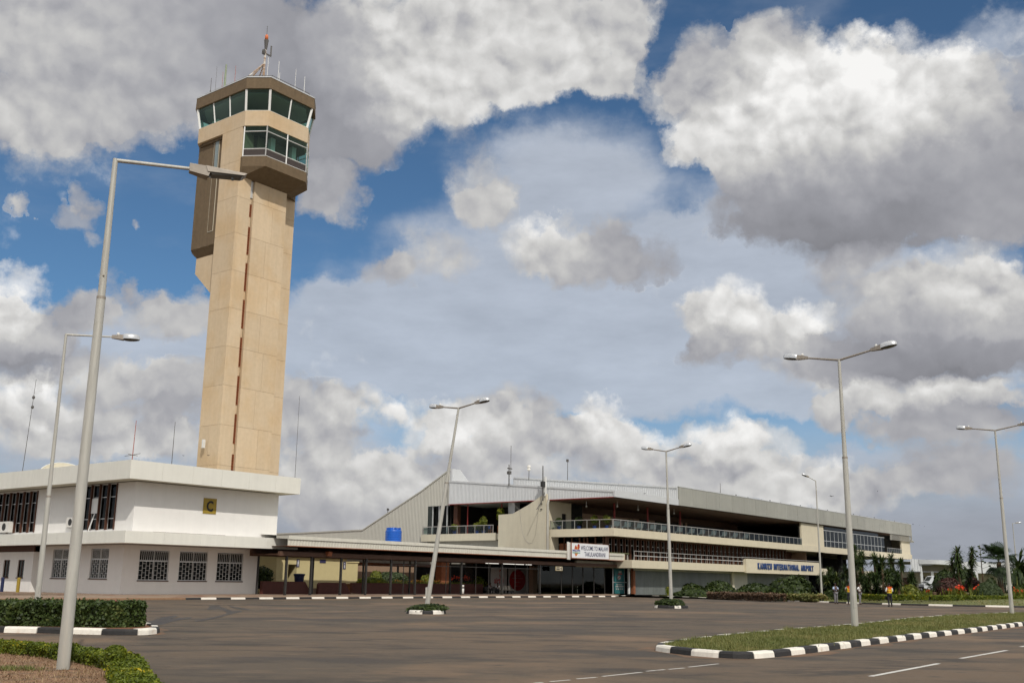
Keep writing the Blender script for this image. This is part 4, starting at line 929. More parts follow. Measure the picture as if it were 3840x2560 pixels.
# ------------------------------------------------------------------ covered walkway
W = Thing('covered_walkway', 'long covered walkway with cream ribbed metal fascia on dark steel posts', 'walkway', (90, 74, .28), 'g')
CA0, CA1 = 61.6, 117.5; ZB, ZT = 4.48, 5.32
n = 10
for i in range(n):
    a0 = CA0+(CA1-CA0)*i/n; a1 = CA0+(CA1-CA0)*(i+1)/n
    W.part('ribbed_fascia', MB().corrug((a0, 71.3), (a1, 71.3), (ZB, ZB), (ZT-.26, ZT-.26), .36, .035, (0, -1)), 'canopy_metal')
    W.part('cap_flashing', MB().add([(a0, 71.18, ZT-.30), (a1, 71.18, ZT-.30), (a1, 71.2, ZT), (a0, 71.2, ZT), (a0, 71.9, ZT+.03), (a1, 71.9, ZT+.03)], [(0, 1, 2, 3), (3, 2, 5, 4)]), 'canopy_metal')
    W.part('roof_sheet', MB().add([(a0, 71.9, ZT+.03), (a1, 71.9, ZT+.03), (a1, 76.4, ZT+.25), (a0, 76.4, ZT+.25)], [(0, 1, 2, 3)]), 'canopy_metal')
    W.part('gutter', MB().box(a0, a1, 71.22, 71.42, ZB-.06, ZB), 'wood_brown')
    W.part('soffit', MB().box(a0, a1, 71.45, 76.4, 4.42, 4.47), 'brown_soffit')
    W.part('beam', MB().box(a0, a1, 72.2, 72.5, 3.62, 4.0), 'brown_soffit'); W.part('ceiling', MB().box(a0, a1, 72.5, 76.2, 3.74, 3.80), 'brown_soffit'); W.part('back_beam', MB().box(a0, a1, 76.0, 76.3, 3.62, 4.42), 'brown_soffit')
for a in (62.5, 65.4, 69.05, 72.3, 75.7, 79.2, 86.37, 93.35, 100.5): W.part('post', MB().box(a-.09, a+.09, 72.25, 72.43, .24, 3.62), 'dark_post')
for a in (62.5, 69.05, 75.7, 82.5, 89, 96): W.part('post', MB().box(a-.07, a+.07, 76.05, 76.2, .28, 3.62), 'dark_post')
# thin glazing bars of the enclosed part
for a0, a1 in ((75.9, 79.1), (79.4, 86.2), (86.6, 93.2), (93.5, 100.3)):
    W.part('glazing_rail', MB().box(a0, a1, 72.32, 72.36, .30, .37).box(a0, a1, 72.32, 72.36, 3.1, 3.16), 'dark_post')
    n = 2 if a1-a0 < 4 else 3
    for i in range(1, n): x = a0+(a1-a0)*i/n; W.part('glazing_bar', MB().box(x-.03, x+.03, 72.31, 72.37, .3, 3.6), 'dark_post')
W.part('floodlight', MB().hull8([(66.9, 71.9, 3.75), (67.4, 71.9, 3.7), (67.4, 72.1, 3.7), (66.9, 72.1, 3.75), (66.85, 71.75, 4.12), (67.35, 71.75, 4.1), (67.35, 72.15, 4.1), (66.85, 72.15, 4.12)]), 'wood_brown')
for a0, a1 in ((92.6, 94.9), (95.4, 99.7), (100.1, 101.2)):   # lit fluorescent tubes under the ceiling
    m_ = MATS.get('tube_light')
    if m_ is None:
        m_ = bpy.data.materials.new('tube_light'); m_.use_nodes = True; b_ = m_.node_tree.nodes['Principled BSDF']; b_.inputs['Emission Color'].default_value = (1, .97, .88, 1); b_.inputs['Emission Strength'].default_value = 1.1; MATS['tube_light'] = m_
    W.part('tube_lamp', MB().box(a0, a1, 74.0, 74.08, 3.60, 3.66), 'tube_light')
# low maroon wall behind the posts
Wl = Thing('low_wall', 'low maroon wall with sloped ends running behind the walkway posts', 'wall', (68, 76.5, .28), 'g')
def slab_d(pts, d0, d1): # polygon in a-z, thick in d
    n = len(pts); m = MB(); m.add([(a, d0, z) for a, z in pts]+[(a, d1, z) for a, z in pts], [tuple(range(n)), tuple(range(2*n-1, n-1, -1))]+[(i, i+n, (i+1) % n+n, (i+1) % n) for i in range(n)]); return m
Wl.part('wall_section', slab_d([(63.4, .2), (69.2, .2), (68.95, .86), (68.5, 1.43), (63.4, 1.43)], 76.5, 76.8), 'maroon')
Wl.part('wall_section', slab_d([(70.2, .2), (74.6, .2), (74.15, .8), (73.7, 1.37), (70.45, 1.37), (70.25, 1.2)], 76.5, 76.8), 'maroon')
Pl = Thing('planter_wall', 'long dark maroon planter wall behind the glazed end of the walkway', 'planter', (86, 77.5, .28), 'g')
Pl.part('wall_section', MB().box(75.6, 96.5, 77.5, 77.8, .2, 1.36), 'maroon'); Pl.part('soil_fill', MB().box(75.6, 96.5, 77.8, 81, .2, 1.25), 'soil')
Rp = Thing('ramp', 'brown ramp rising through the gap in the low maroon wall', 'ramp', (71, 75, .28), 'g'); Rp.part('slab', slab_d([(68.9, .28), (76, .28), (76, .3), (70.6, .82), (68.9, .82)], 76.9, 79.9), 'pavement')
# toilet block
Tb = Thing('toilet_block', 'pale yellow toilet block with two doorways seen under the walkway', 'building', (73, 80, .28), 'g')
mb = MB().wall_a(67.9, 77.15, .2, 4.05, 80.0, .25, [(69.35, 70.45, .2, 3.05)]); mb.box(67.9, 77.15, 80.25, 86, 3.8, 4.04); mb.box(67.9, 68.15, 80.25, 86, .2, 3.79); mb.box(76.9, 77.14, 80.25, 86, .2, 3.79); mb.box(70.45, 70.6, 80.25, 82.2, .2, 3.7).box(68.4, 70.6, 82.2, 82.4, .2, 3.7)
Tb.part('wall', mb, 'yellow_wall')
Tb.part('roof_slab', MB().box(67.5, 77.5, 79.45, 86.4, 4.05, 4.25), 'yellow_wall')
mb = MB().box(77.15, 78.8, 80.05, 80.3, .2, 3.38).box(78.55, 78.8, 80.3, 83, .2, 3.38)
Tb.part('porch_wall', mb, 'yellow_wall'); Tb.part('porch_coping', MB().box(77.15, 78.9, 79.97, 80.4, 3.38, 3.5), 'yellow_wall')
Tb.part('door_recess', MB().box(68.4, 70.4, 81.6, 81.65, .2, 3.2), 'dim_wall')
def pictogram(label, a, d, z, k):
    P_ = Thing('pictogram_sign', label, 'sign', (a, d, z), 'g', 'toilet signs'); P_.part('plate', MB().box(a, a+.36, d-.03, d, z, z+.75), 'ink_navy')
    f = MB(); f.ellipsoid((a+.18, d-.035, z+.6), (.055, .006, .055), 8, 6); 
    if k: f.prism([(a+.08, z), (a+.1, z)], 0, 0) if False else f.add([(a+.09, d-.034, z+.2), (a+.27, d-.034, z+.2), (a+.18, d-.034, z+.54)], [(0, 1, 2)])
    else: f.add([(a+.1, d-.034, z+.28), (a+.26, d-.034, z+.28), (a+.26, d-.034, z+.53), (a+.1, d-.034, z+.53)], [(0, 1, 2, 3)])
    f.add([(a+.13, d-.034, z+.08), (a+.17, d-.034, z+.08), (a+.17, d-.034, z+.28), (a+.13, d-.034, z+.28)], [(0, 1, 2, 3)]).add([(a+.19, d-.034, z+.08), (a+.23, d-.034, z+.08), (a+.23, d-.034, z+.28), (a+.19, d-.034, z+.28)], [(0, 1, 2, 3)])
    P_.part('figure', f, 'sign_white')
q = on_d(1117, 2110, 80); pictogram('dark toilet sign with white figure beside the left doorway', q.x-.18, 79.99, q.z-.38, 0)
q = on_d(1297, 2119, 80); pictogram('dark toilet sign with white figure at the right corner of the yellow block', q.x-.4, 79.99, q.z-.38, 1)
q = on_d(1210, 2103, 80); single('name_plate', MB().box(q.x-.4, q.x+.4, 79.96, 79.99, q.z-.17, q.z+.17), 'ink_navy', 'small dark name plate high on the yellow block wall', 'sign', (q.x, 79.98, q.z), 'g')
# litter bins
q = on_d(1121, 2180, 78.5)
Bn = Thing('litter_bin', 'dark blue round bin with flared rim by the yellow block doorway', 'bin', (q.x, 78.5, .82), 'g'); Bn.part('drum', MB().lathe([(.38, 0), (.46, .9), (.50, 1.05)], (q.x, 78.5, q.z-.05-.45), 16), 'bin_blue', smooth=True); Bn.part('rim', MB().lathe([(.50, 0), (.58, .12), (.52, .2), (.1, .22)], (q.x, 78.5, q.z+.55), 16), 'bin_blue', smooth=True)
Bn.part('stand', MB().box(q.x-.3, q.x+.3, 78.2, 78.8, .3, q.z-.5), 'maroon')
def ash_bin(label, a, d):
    T_ = Thing('ash_bin', label, 'bin', (a, d, .28), 'g', 'slim metal bins under the walkway'); T_.part('body', MB().lathe([(.17, 0), (.17, .62)], (a, d, .28), 14), 'ac_white', smooth=True)
    T_.part('opening', MB().lathe([(.15, 0), (.15, .12)], (a, d, .9), 14), 'dark_grille', smooth=True); T_.part('top', MB().lathe([(.17, 0), (.17, .2), (.12, .24)], (a, d, 1.02), 14), 'ac_white', smooth=True)
ash_bin('pale upright ash bin beside the walkway post left of the posters', 87.3, 72.9)
ash_bin('pale upright ash bin in front of the dark glass doors', on_d(2162, 2215, 73.2).x, 73.2)
# posters behind the glass
Po = Thing('poster', 'pale hanging poster with a red swirl emblem and red lowercase lettering', 'poster', (98.6, 78, .3), 'g')
Po.part('sheet', MB().box(98.5, 101.6, 77.97, 78.0, .35, 3.25), 'poster_grey')
me = text_mesh('airtel', 1.75, .72, .006, .02); o = link('lettering', me, 'poster_red'); o.parent = Po.e; o.location = (.55, -.032, 1.15)
sw = MB(); cx, cz = 100.35, 2.55; pts = [(cx+.34*math.cos(t)*(.75+.25*math.sin(t)), cz+.44*math.sin(t)) for t in np.linspace(-.4, 4.4, 22)]
for (x0, z0), (x1, z1), w0, w1 in zip(pts[:-1], pts[1:], np.linspace(.03, .16, 21), np.linspace(.05, .16, 21)): sw.add([(x0, 77.955, z0-w0), (x1, 77.955, z1-w1), (x1, 77.955, z1+w1), (x0, 77.955, z0+w0)], [(0, 1, 2, 3)])
Po.part('emblem', sw, 'poster_red'); Po.part('underline', MB().box(99.5, 100.7, 77.955, 77.965, .98, 1.04), 'ink_orange')
Pr = Thing('poster', 'wide grey poster with a big red disc of small pale lines', 'poster', (104, 78, .3), 'g')
Pr.part('sheet', MB().box(101.9, 108.6, 77.97, 78.0, .3, 3.3), 'poster_grey')
n = 36; Pr.part('disc', MB().add([(103.7+1.62*math.cos(2*math.pi*i/n), 77.955, 1.86+1.22*math.sin(2*math.pi*i/n)) for i in range(n)], [tuple(range(n))]), 'poster_red')
g = MB()
for z, x0, x1, h in ((2.32, 102.95, 104.3, .11), (2.02, 102.6, 104.75, .12), (1.55, 103.3, 104.3, .11), (1.12, 103.2, 104.15, .1)):
    x = x0
    while x < x1: w = random.uniform(.06, .13); g.box(x, min(x+w, x1), 77.944, 77.95, z, z+h); x += w+.035
Pr.part('small_print', g, 'poster_pale', kind='stuff')
# arrow sign hanging from the ceiling
q = on_d(2096, 2130, 72.1); DSn = Thing('direction_sign', 'small cream hanging sign with dark lines and an arrow', 'sign', (q.x, 72.1, 3.0), 'g'); DSn.part('board', MB().box(q.x-.72, q.x+.72, 72.08, 72.12, 3.0, 3.5), 'sign_yellow')
DSn.part('face', MB().box(q.x-.69, q.x+.69, 72.07, 72.079, 3.03, 3.47), 'cream_wall'); g = MB()
g.box(q.x-.58, q.x+.1, 72.055, 72.065, 3.29, 3.4).box(q.x-.58, q.x+.1, 72.055, 72.065, 3.1, 3.21).add([(q.x+.22, 72.06, 3.25), (q.x+.52, 72.06, 3.05), (q.x+.52, 72.06, 3.45)], [(0, 1, 2)])
DSn.part('arrow_and_lines', g, 'ink_black'); DSn.part('hanger', MB().box(q.x-.5, q.x-.46, 72.09, 72.11, 3.5, 3.7).box(q.x+.46, q.x+.5, 72.09, 72.11, 3.5, 3.7), 'dark_post')
# row of cream seats
for i in range(4):
    a = 97.2+i*.62; T_ = Thing('bucket_seat', 'cream bucket seat, %s of the row beside the hanging poster' % ['first', 'second', 'third', 'last'][i], 'seat', (a, 75.5, .28), 'g', 'row of waiting seats')
    T_.part('shell', MB().hull8([(a, 75.3, .72), (a+.5, 75.3, .72), (a+.5, 75.8, .66), (a, 75.8, .66), (a+.04, 75.3, .77), (a+.46, 75.3, .77), (a+.46, 75.8, .71), (a+.04, 75.8, .71)]).hull8([(a, 75.75, .7), (a+.5, 75.75, .7), (a+.5, 75.82, .7), (a, 75.82, .7), (a+.06, 75.93, 1.2), (a+.44, 75.93, 1.2), (a+.44, 75.98, 1.2), (a+.06, 75.98, 1.2)]), 'seat_cream')
    T_.part('leg', MB().box(a+.22, a+.28, 75.5, 75.6, .28, .7), 'dark_post')
# big welcome sign on the fascia
Ws = Thing('welcome_sign', 'white welcome billboard with dark lettering mounted on the walkway fascia', 'sign', (105.04, 71.0, 4.53), 'g')
Ws.part('board', MB().box(105.04, 113.37, 70.95, 71.05, 4.53, 6.28), 'sign_white')
fr = MB().box(105.0, 113.41, 70.93, 71.07, 4.47, 4.53).box(105.0, 113.41, 70.93, 71.07, 6.28, 6.32).box(104.98, 105.04, 70.93, 71.07, 4.53, 6.28).box(113.37, 113.43, 70.93, 71.07, 4.53, 6.28)
Ws.part('frame', fr, 'wood_brown'); Ws.part('side_post', MB().box(104.35, 104.55, 71.0, 71.15, 4.3, 6.35).box(104.7, 104.85, 71.0, 71.15, 4.3, 6.3), 'ac_white')
def put_text(T_, s, a, z, w, h, d, m, bold=.02, nm='lettering'):
    me = text_mesh(s, w, h, .008, bold); o = link(nm, me, m); o.parent = T_.e; o.location = (a-T_.org.x, d-T_.org.y, z-T_.org.z); return o
put_text(Ws, 'WELCOME TO MALAWI', 107.0, 5.48, 6.15, .52, 70.942, 'ink_navy', .008)
put_text(Ws, 'TAKULANDIRANI', 107.8, 4.76, 4.7, .52, 70.942, 'ink_navy', .008)
def flat(pts, d): return MB().add([(a, d, z) for a, z in pts], [tuple(range(len(pts)))])
Ws.part('emblem', flat([(105.6, 5.55), (105.75, 5.9), (105.95, 6.05), (106.1, 5.8), (106.3, 5.95), (106.55, 6.12), (106.75, 5.95), (106.6, 5.3), (106.3, 4.95), (105.95, 4.66), (105.65, 5.1)], 70.944), 'ink_orange')
Ws.part('emblem_red', flat([(105.85, 5.5), (105.8, 5.8), (105.95, 6.05), (106.08, 5.85), (106.12, 5.5)], 70.938), 'ink_red'); Ws.part('emblem_red', flat([(106.4, 5.5), (106.5, 5.9), (106.25, 6.0), (106.45, 6.18), (106.7, 6.14), (106.78, 5.8), (106.62, 5.5)], 70.938), 'ink_red'); Ws.part('emblem_red', flat([(105.66, 5.1), (105.75, 5.1), (105.9, 4.72), (105.84, 4.76)], 70.938), 'ink_red')
Ws.part('emblem_band', MB().box(105.2, 106.85, 70.934, 70.938, 5.2, 5.52), 'sign_white'); put_text(Ws, 'MALAWI', 105.22, 5.27, 1.6, .24, 70.93, 'ink_blue', .05); Ws.part('emblem_line', MB().box(105.2, 106.85, 70.93, 70.937, 5.08, 5.18), 'ink_green')
# blue water tank on the walkway's back roof
q = on_d(1476, 2024, 90); Tk = Thing('water_tank', 'bright blue ribbed plastic water tank on the roof behind the walkway', 'water tank', (94.4, 90, 5.9), 'g')
prof = [(.97, 0)]
for i in range(6): z = .12+i*.235; prof += [(1.0, z), (1.0, z+.12), (.97, z+.15), (.97, z+.2)]
prof += [(.98, 1.45), (.93, 1.6), (.55, 1.72), (.5, 1.85), (.2, 1.9)]
Tk.part('barrel', MB().lathe([(r, z*1.09) for r, z in prof], (94.4, 90, 5.9), 28), 'tank_blue', smooth=False)
for k in range(6): a = math.pi*k/3; Tk.part('lug', MB().box(94.4+.75*math.cos(a)-.11, 94.4+.75*math.cos(a)+.11, 90+.75*math.sin(a)-.11, 90+.75*math.sin(a)+.11, 7.7, 7.93), 'tank_blue')
# low annex with ribbed roof edge behind the walkway carries the tank
An = Thing('annex_building', 'low annex with grey ribbed roof edge behind the walkway garden', 'building', (96, 92, .28), 'g')
An.part('ribbed_fascia', MB().corrug((78, 100), (112.5, 100), (3.9, 3.9), (5.6, 5.6), .3, .05, (0, -1)), 'corrugated_light'); An.part('roof', MB().box(88, 112.5, 86.5, 100.2, 5.6, 5.9), 'roof_sheet')
An.part('eave_beam', MB().box(78, 112.5, 99.8, 100.1, 3.55, 3.9), 'wood_brown'); An.part('wall', MB().wall_a(78, 112.5, .2, 3.55, 103, .2, [(80, 84, .9, 2.9), (86, 90, .9, 2.9)]), 'dim_wall'); An.part('dark_back', MB().box(77, 160, 106, 106.2, .2, 4.2), 'black_inside')
for a in (82, 90, 98, 106): An.part('post', MB().box(a-.1, a+.1, 99.9, 100.1, .2, 3.55), 'dark_post')
An.part('door', MB().box(91.0, 93.3, 102.9, 102.99, .3, 2.6), 'sign_white'); An.part('column', MB().box(103.5, 105.0, 90, 91, .2, 5.6), 'wood_brown')

# ------------------------------------------------------------------ terminal
TT = Thing('terminal_building', 'long cream airport terminal with grey metal roof edge and railed terraces', 'terminal', (150, 80, .28), 'g')
S2B, S2T, S3B, S3T, RB, RT = 3.55, 4.56, 7.36, 8.34, 12.18, 14.68
E2 = 233.0
# slabs (bands)
def band(a0, a1, d0, z0, z1, seglen, m='cream_wall', nm='band_panel', th=.2):
    n = max(1, round((a1-a0)/seglen))
    for i in range(n): TT.part(nm, MB().box(a0+(a1-a0)*i/n+.008, a0+(a1-a0)*(i+1)/n-.008, d0, d0+th, z0, z1), m)
band(117.3, 150.4, 70.0, S2B, S2T, 6.6); TT.part('band_panel', MB().box(117.3, 117.5, 70.2, 72.4, S2B, S2T), 'cream_wall')
TT.part('first_floor_slab', MB().box(117.5, 181, 70.2, 82, S2B+.05, S2T-.1), 'grey_cream')
band(112.5, 182.9, 69.7, S3B, S3T, 10); band(182.9, E2, 69.7, S3B-.05, S3T+.02, 10)
for d0, d1 in ((69.9, 79.5),): TT.part('band_panel', MB().box(112.5, 112.7, d0, d1, S3B, S3T), 'cream_wall')
TT.part('second_floor_slab', MB().box(112.7, E2-.1, 69.9, 84, S3B+.06, S3T-.08), 'grey_cream')
# roof
n = 25
for i in range(n): TT.part('roof_panel', MB().box(129.05+(E2-129.05)*i/n+.02, 129.05+(E2-129.05)*(i+1)/n-.02, 69.4, 69.55, RB, RT), 'panel_grey')
TT.part('roof_trim', MB().box(129, E2+.05, 69.36, 69.6, RT, RT+.1), 'alu_frame')
for i in range(0, 24): a = 147.5+i*4.16+(.8 if i % 5 == 2 else 0); TT.part('roof_cleat', MB().box(a-.07, a+.07, 69.5, 69.62, RT+.1, RT+.18+.1*(i % 3 == 0)), 'dark_grille')
TT.part('main_roof', MB().add([(129.2, 69.5, RT-.1), (E2-.1, 69.5, RT-.1), (E2-.1, 98, 17.2), (129.2, 98, 17.2), (129.2, 69.5, RB+.05), (E2-.1, 69.5, RB+.05), (E2-.1, 98, RB+.05), (129.2, 98, RB+.05)], [(0, 1, 2, 3), (4, 7, 6, 5), (1, 5, 6, 2)]), 'roof_sheet')
TT.part('white_fascia', MB().box(112.7, 129.0, 69.4, 69.55, RB-.03, 12.98), 'corrugated_light'); TT.part('corner_trim', MB().box(112.38, 112.7, 69.34, 69.6, RB-.03, 12.98), 'corrugated_light')
DN = [69.6, 75, 80.4, 85.9, 91.4, 96.8]
zt_ = lambda d: 12.95+(d-69.4)*(15.5-12.95)/(96.8-69.4)
for d0, d1 in zip(DN[:-1], DN[1:]):
    TT.part('ribbed_fascia', MB().corrug((112.5, d1), (112.5, d0), (RB, RB), (zt_(d1)-.2, zt_(d0)-.2), .25, .05, (-1, 0)), 'corrugated_light')
    TT.part('fascia_cap', MB().hull8([(112.38, d0, zt_(d0)-.22), (112.6, d0, zt_(d0)-.22), (112.6, d1, zt_(d1)-.22), (112.38, d1, zt_(d1)-.22), (112.38, d0, zt_(d0)), (112.6, d0, zt_(d0)), (112.6, d1, zt_(d1)), (112.38, d1, zt_(d1))]), 'corrugated_light')
    TT.part('red_edge', MB().box(112.4, 112.62, d0, d1, RB-.1, RB-.001), 'red_steel')
TT.part('lower_roof', MB().add([(112.6, 69.5, 12.9), (129, 69.5, 12.9), (129, 97, 15.45), (112.6, 97, 15.45), (112.65, 69.6, RB), (129, 69.6, RB), (129, 97, RB), (112.65, 97, RB)], [(0, 1, 2, 3), (4, 7, 6, 5)]), ['roof_sheet', 'brown_soffit'])
TT.part('ceiling', MB().box(112.7, E2-.3, 69.7, 84, RB-.12, RB-.02), 'brown_soffit')
# upper ribbed side of the main roof
zr = lambda d: 14.65+(d-69.3)*(17.45-14.65)/(97.9-69.3)
for d0, d1 in ((69.5, 79), (79, 88.5), (88.5, 97.9)):
    TT.part('ribbed_side', MB().corrug((129.0, d1), (129.0, d0), (12.9, 12.9), (zr(d1)-.15, zr(d0)-.15), .30, .06, (-1, 0)), 'corrugated_light')
    TT.part('side_cap', MB().hull8([(128.85, d0+.02, zr(d0)-.2), (129.2, d0+.02, zr(d0)-.2), (129.2, d1-.02, zr(d1)-.2), (128.85, d1-.02, zr(d1)-.2), (128.85, d0+.02, zr(d0)), (129.2, d0+.02, zr(d0)), (129.2, d1-.02, zr(d1)), (128.85, d1-.02, zr(d1))]), 'corrugated_light')
TT.part('ribbed_side', MB().corrug((131.5, 98.6), (129.0, 97.9), (13, 13), (17.3, 17.3), .3, .05, (-.3, .9)), 'corrugated_grey')
# far gable: sloping grey ribbed wall with a monitor at its head
gz_ = [(97.0, 17.0), (102.3, 14.2), (113.9, 8.9), (127, 8.72), (150, 8.6)]
for (d0, z0), (d1, z1) in zip(gz_[:-1], gz_[1:]):
    lo = 12.05 if d1 < 101 else 3.9
    if d0 < 101 <= d1:
        zm = z0+(z1-z0)*(101-d0)/(d1-d0)
        TT.part('gable_sheet', MB().corrug((112.85, 101), (112.85, d0), (12.05, 12.05), (zm, z0), .28, .05, (-1, 0)), 'corrugated_grey')
        TT.part('gable_sheet', MB().corrug((112.85, d1), (112.85, 101), (3.9, 3.9), (z1, zm), .28, .05, (-1, 0)), 'corrugated_grey')
    else: TT.part('gable_sheet', MB().corrug((112.85, d1), (112.85, d0), (3.9, 3.9), (z1, z0), .28, .05, (-1, 0)), 'corrugated_grey')
    TT.part('gable_cap', MB().hull8([(112.72, d0, z0), (113.1, d0, z0), (113.1, d1, z1), (112.72, d1, z1), (112.72, d0, z0+.18), (113.1, d0, z0+.18), (113.1, d1, z1+.18), (112.72, d1, z1+.18)]), 'corrugated_grey')
TT.part('monitor', MB().hull8([(112.9, 96.6, 15.2), (117.2, 96.6, 15.2), (117.2, 97.6, 15.2), (112.9, 97.6, 15.2), (112.9, 96.6, 17.2), (114.6, 96.6, 17.2), (114.6, 97.6, 17.2), (112.9, 97.6, 17.2)]), 'corrugated_light')
TT.part('gable_return', MB().box(112.6, 112.84, 96.8, 97.1, 12.1, 15.4), 'corrugated_grey')
# fin wall with its sloped head
n_ = MB(); pts = [(79.75, .3), (79.75, 12.78), (80.35, 12.72), (80.85, 12.45), (82.6, 11.55), (85.15, 10.5), (87.5, 10.42), (87.5, .3)]
k = len(pts); n_.add([(112.0, d, z) for d, z in pts]+[(112.35, d, z) for d, z in pts], [tuple(range(k-1, -1, -1)), tuple(range(k, 2*k))]+[(i, (i+1) % k, (i+1) % k+k, i+k) for i in range(k)])
TT.part('fin_wall', n_, 'grey_cream')
TT.part('fin_edge', MB().box(111.98, 112.37, 79.62, 79.748, .3, 12.9), 'cream_wall'); TT.part('downpipe', MB().tube([(112.1, 79.45, .3), (112.1, 79.45, 11.6), (112.2, 79.4, 12.1)], .16, 10), 'galv')
TT.part('hanging_cable', MB().tube([(111.97, d, z) for d, z in [(85.3, 12.0), (83.9, 10.9), (83.7, 9.3), (83.45, 8.0), (82.9, 7.0), (82.3, 6.55), (81.8, 6.7), (81.35, 7.6), (81.1, 9.0), (80.9, 10.8), (80.8, 11.9)]], .014, 5), 'rail_steel')
TT.part('cable_bracket', MB().box(111.85, 111.97, 80.25, 80.5, 11.6, 11.7).box(111.85, 111.97, 80.25, 80.5, 10.9, 11.0), 'dark_grille')
TT.part('white_column', MB().box(114, 115.2, 86.3, 87.4, S3T, RB), 'corrugated_light')
# left terrace
TT.part('left_terrace_band', MB().box(112.55, 112.75, 88.4, 101.9, 7.1, 8.08), 'grey_cream'); TT.part('left_terrace_floor', MB().box(112.75, 125, 87.6, 101.8, 7.2, 8.0), 'grey_cream')
TT.part('ribbed_wall', MB().corrug((113.6, 101.8), (113.6, 87.5), (3.9, 3.9), (7.15, 7.15), .28, .05, (-1, 0)), 'corrugated_grey')
TT.part('left_back_wall', MB().box(121, 121.2, 80.6, 97.6, 8, 12.6), 'black_inside'); TT.part('left_far_wall', MB().box(113.6, 121, 97.35, 97.55, 8, 12.6), 'black_inside'); TT.part('left_near_wall', MB().box(115.4, 121, 87.5, 87.65, 8, 12.15), 'black_inside')
for d in (97.6, 99.1, 100.3): TT.part('terrace_post', MB().box(113.1, 113.25, d-.06, d+.06, 8.05, 12.1), 'alu_frame')
TT.part('terrace_screen', MB().box(113.4, 113.5, 97.4, 101.5, 8.05, 12.1), 'glass_dark'); TT.part('terrace_screen_back', MB().box(114.4, 114.5, 97.4, 101.5, 8.05, 12.1), 'black_inside')
for d in (94.2, 88.2, 96.1): TT.part('red_column', MB().tube([(113.6, d, 8.05), (113.6, d, 12.1)], .09, 8), 'red_steel')
TT.part('red_pier', MB().box(113.5, 114.2, 96.0, 96.7, 8.05, 12.1), 'brown_frame')
def rail_a(a0, a1, d, z, h, pitch, nm='railing_post', glass=True, mid=False):
    n = max(1, round((a1-a0)/pitch)); 
    TT.part('handrail', MB().box(a0-.05, a1+.05, d-.05, d+.05, z+h-.08, z+h), 'rail_steel')
    p0 = None; g0 = None
    for i in range(n+1):
        a = a0+(a1-a0)*i/n
        if p0 is None: p0 = TT.part(nm, MB().box(a-.035, a+.035, d-.03, d+.03, z, z+h-.08), 'rail_steel')
        else: TT.copy_part(p0, (a-a0, 0, 0))
        if i < n and glass:
            L = (a1-a0)/n
            if g0 is None: g0 = TT.part('railing_pane', MB().box(a+.05, a+L-.05, d-.008, d+.008, z+.08, z+h-.12), 'glass_rail')
            else: TT.copy_part(g0, (a-a0, 0, 0))
    if mid: TT.part('midrail', MB().box(a0, a1, d-.02, d+.02, z+h*.45, z+h*.5), 'white_frame')
def rail_d(d0, d1, a, z, h, pitch):
    n = max(1, round((d1-d0)/pitch)); TT.part('handrail', MB().box(a-.05, a+.05, d0-.05, d1+.05, z+h-.08, z+h), 'rail_steel'); p0 = g0 = None
    for i in range(n+1):
        d = d0+(d1-d0)*i/n
        if p0 is None: p0 = TT.part('railing_post', MB().box(a-.03, a+.03, d-.035, d+.035, z, z+h-.08), 'rail_steel')
        else: TT.copy_part(p0, (0, d-d0, 0))
        if i < n:
            L = (d1-d0)/n
            if g0 is None: g0 = TT.part('railing_pane', MB().box(a-.008, a+.008, d+.05, d+L-.05, z+.08, z+h-.12), 'glass_rail')
            else: TT.copy_part(g0, (0, d-d0, 0))
rail_a(112.75, 173.0, 69.85, S3T, 1.12, 1.7); rail_d(69.95, 79.4, 112.65, S3T, 1.12, 1.75); rail_d(88.9, 101.6, 112.65, 8.08, 1.1, 1.56)
rail_a(118.1, 150.2, 70.1, S2T, 1.16, 1.7, glass=False, mid=True); rail_a(217.3, 226.5, 69.8, S3T, 1.0, 1.15)
# corner terrace, back walls and columns
TT.part('terrace_wall', MB().wall_a(112.4, 118.2, S3T, RB-.12, 79.9, .2, [(116.0, 117.1, S3T, 10.6)]), 'cream_wall')
TT.part('doorway', MB().box(115.9, 117.2, 80.05, 80.09, S3T, 10.7), 'black_inside')
TT.part('terrace_back', MB().box(118.2, 121.8, 80.5, 80.6, S3T, RB-.12), 'black_inside'); TT.part('terrace_back', MB().box(121.8, 137.2, 80.5, 80.7, S3T, RB-1.2), 'dim_wall'); TT.part('terrace_back', MB().box(121.8, 173, 81.5, 81.6, RB-1.2, RB-.12), 'brown_soffit')
TT.part('terrace_back', MB().box(137.2, 173, 80.5, 80.7, S3T, RB-1.2), 'black_inside')
TT.part('wall_lamp', MB().tube([(128.2, 80.4, 10.2), (128.2, 80.4, 11.0)], .12, 6), 'wood_brown')
for a0, a1, z0, z1 in ((135.2, 136.0, 8.4, 11), (139.8, 141.5, 8.4, 11), (149.3, 150.4, 8.4, 11.2), (151.4, 151.9, 8.4, 11.2), (157, 163, 8.4, 10.3), (165.5, 172.5, 8.4, 10.8)): TT.part('wall_panel', MB().box(a0, a1, 80.3, 80.45, z0, z1), 'dim_wall')
for a in (120.5, 129.3, 138.8): TT.part('red_column', MB().tube([(a, 74.5, S3T), (a, 74.5, RB)], .13, 8), 'red_steel')
for a, d in ((118, 72.5), (125, 73.5), (133.5, 72.6), (116, 76)): TT.part('pendant_lamp', MB().tube([(a, d, RB-.7), (a, d, RB-.12)], .03, 5).ellipsoid((a, d, RB-.75), (.12, .12, .14), 8, 6), 'alu_frame')
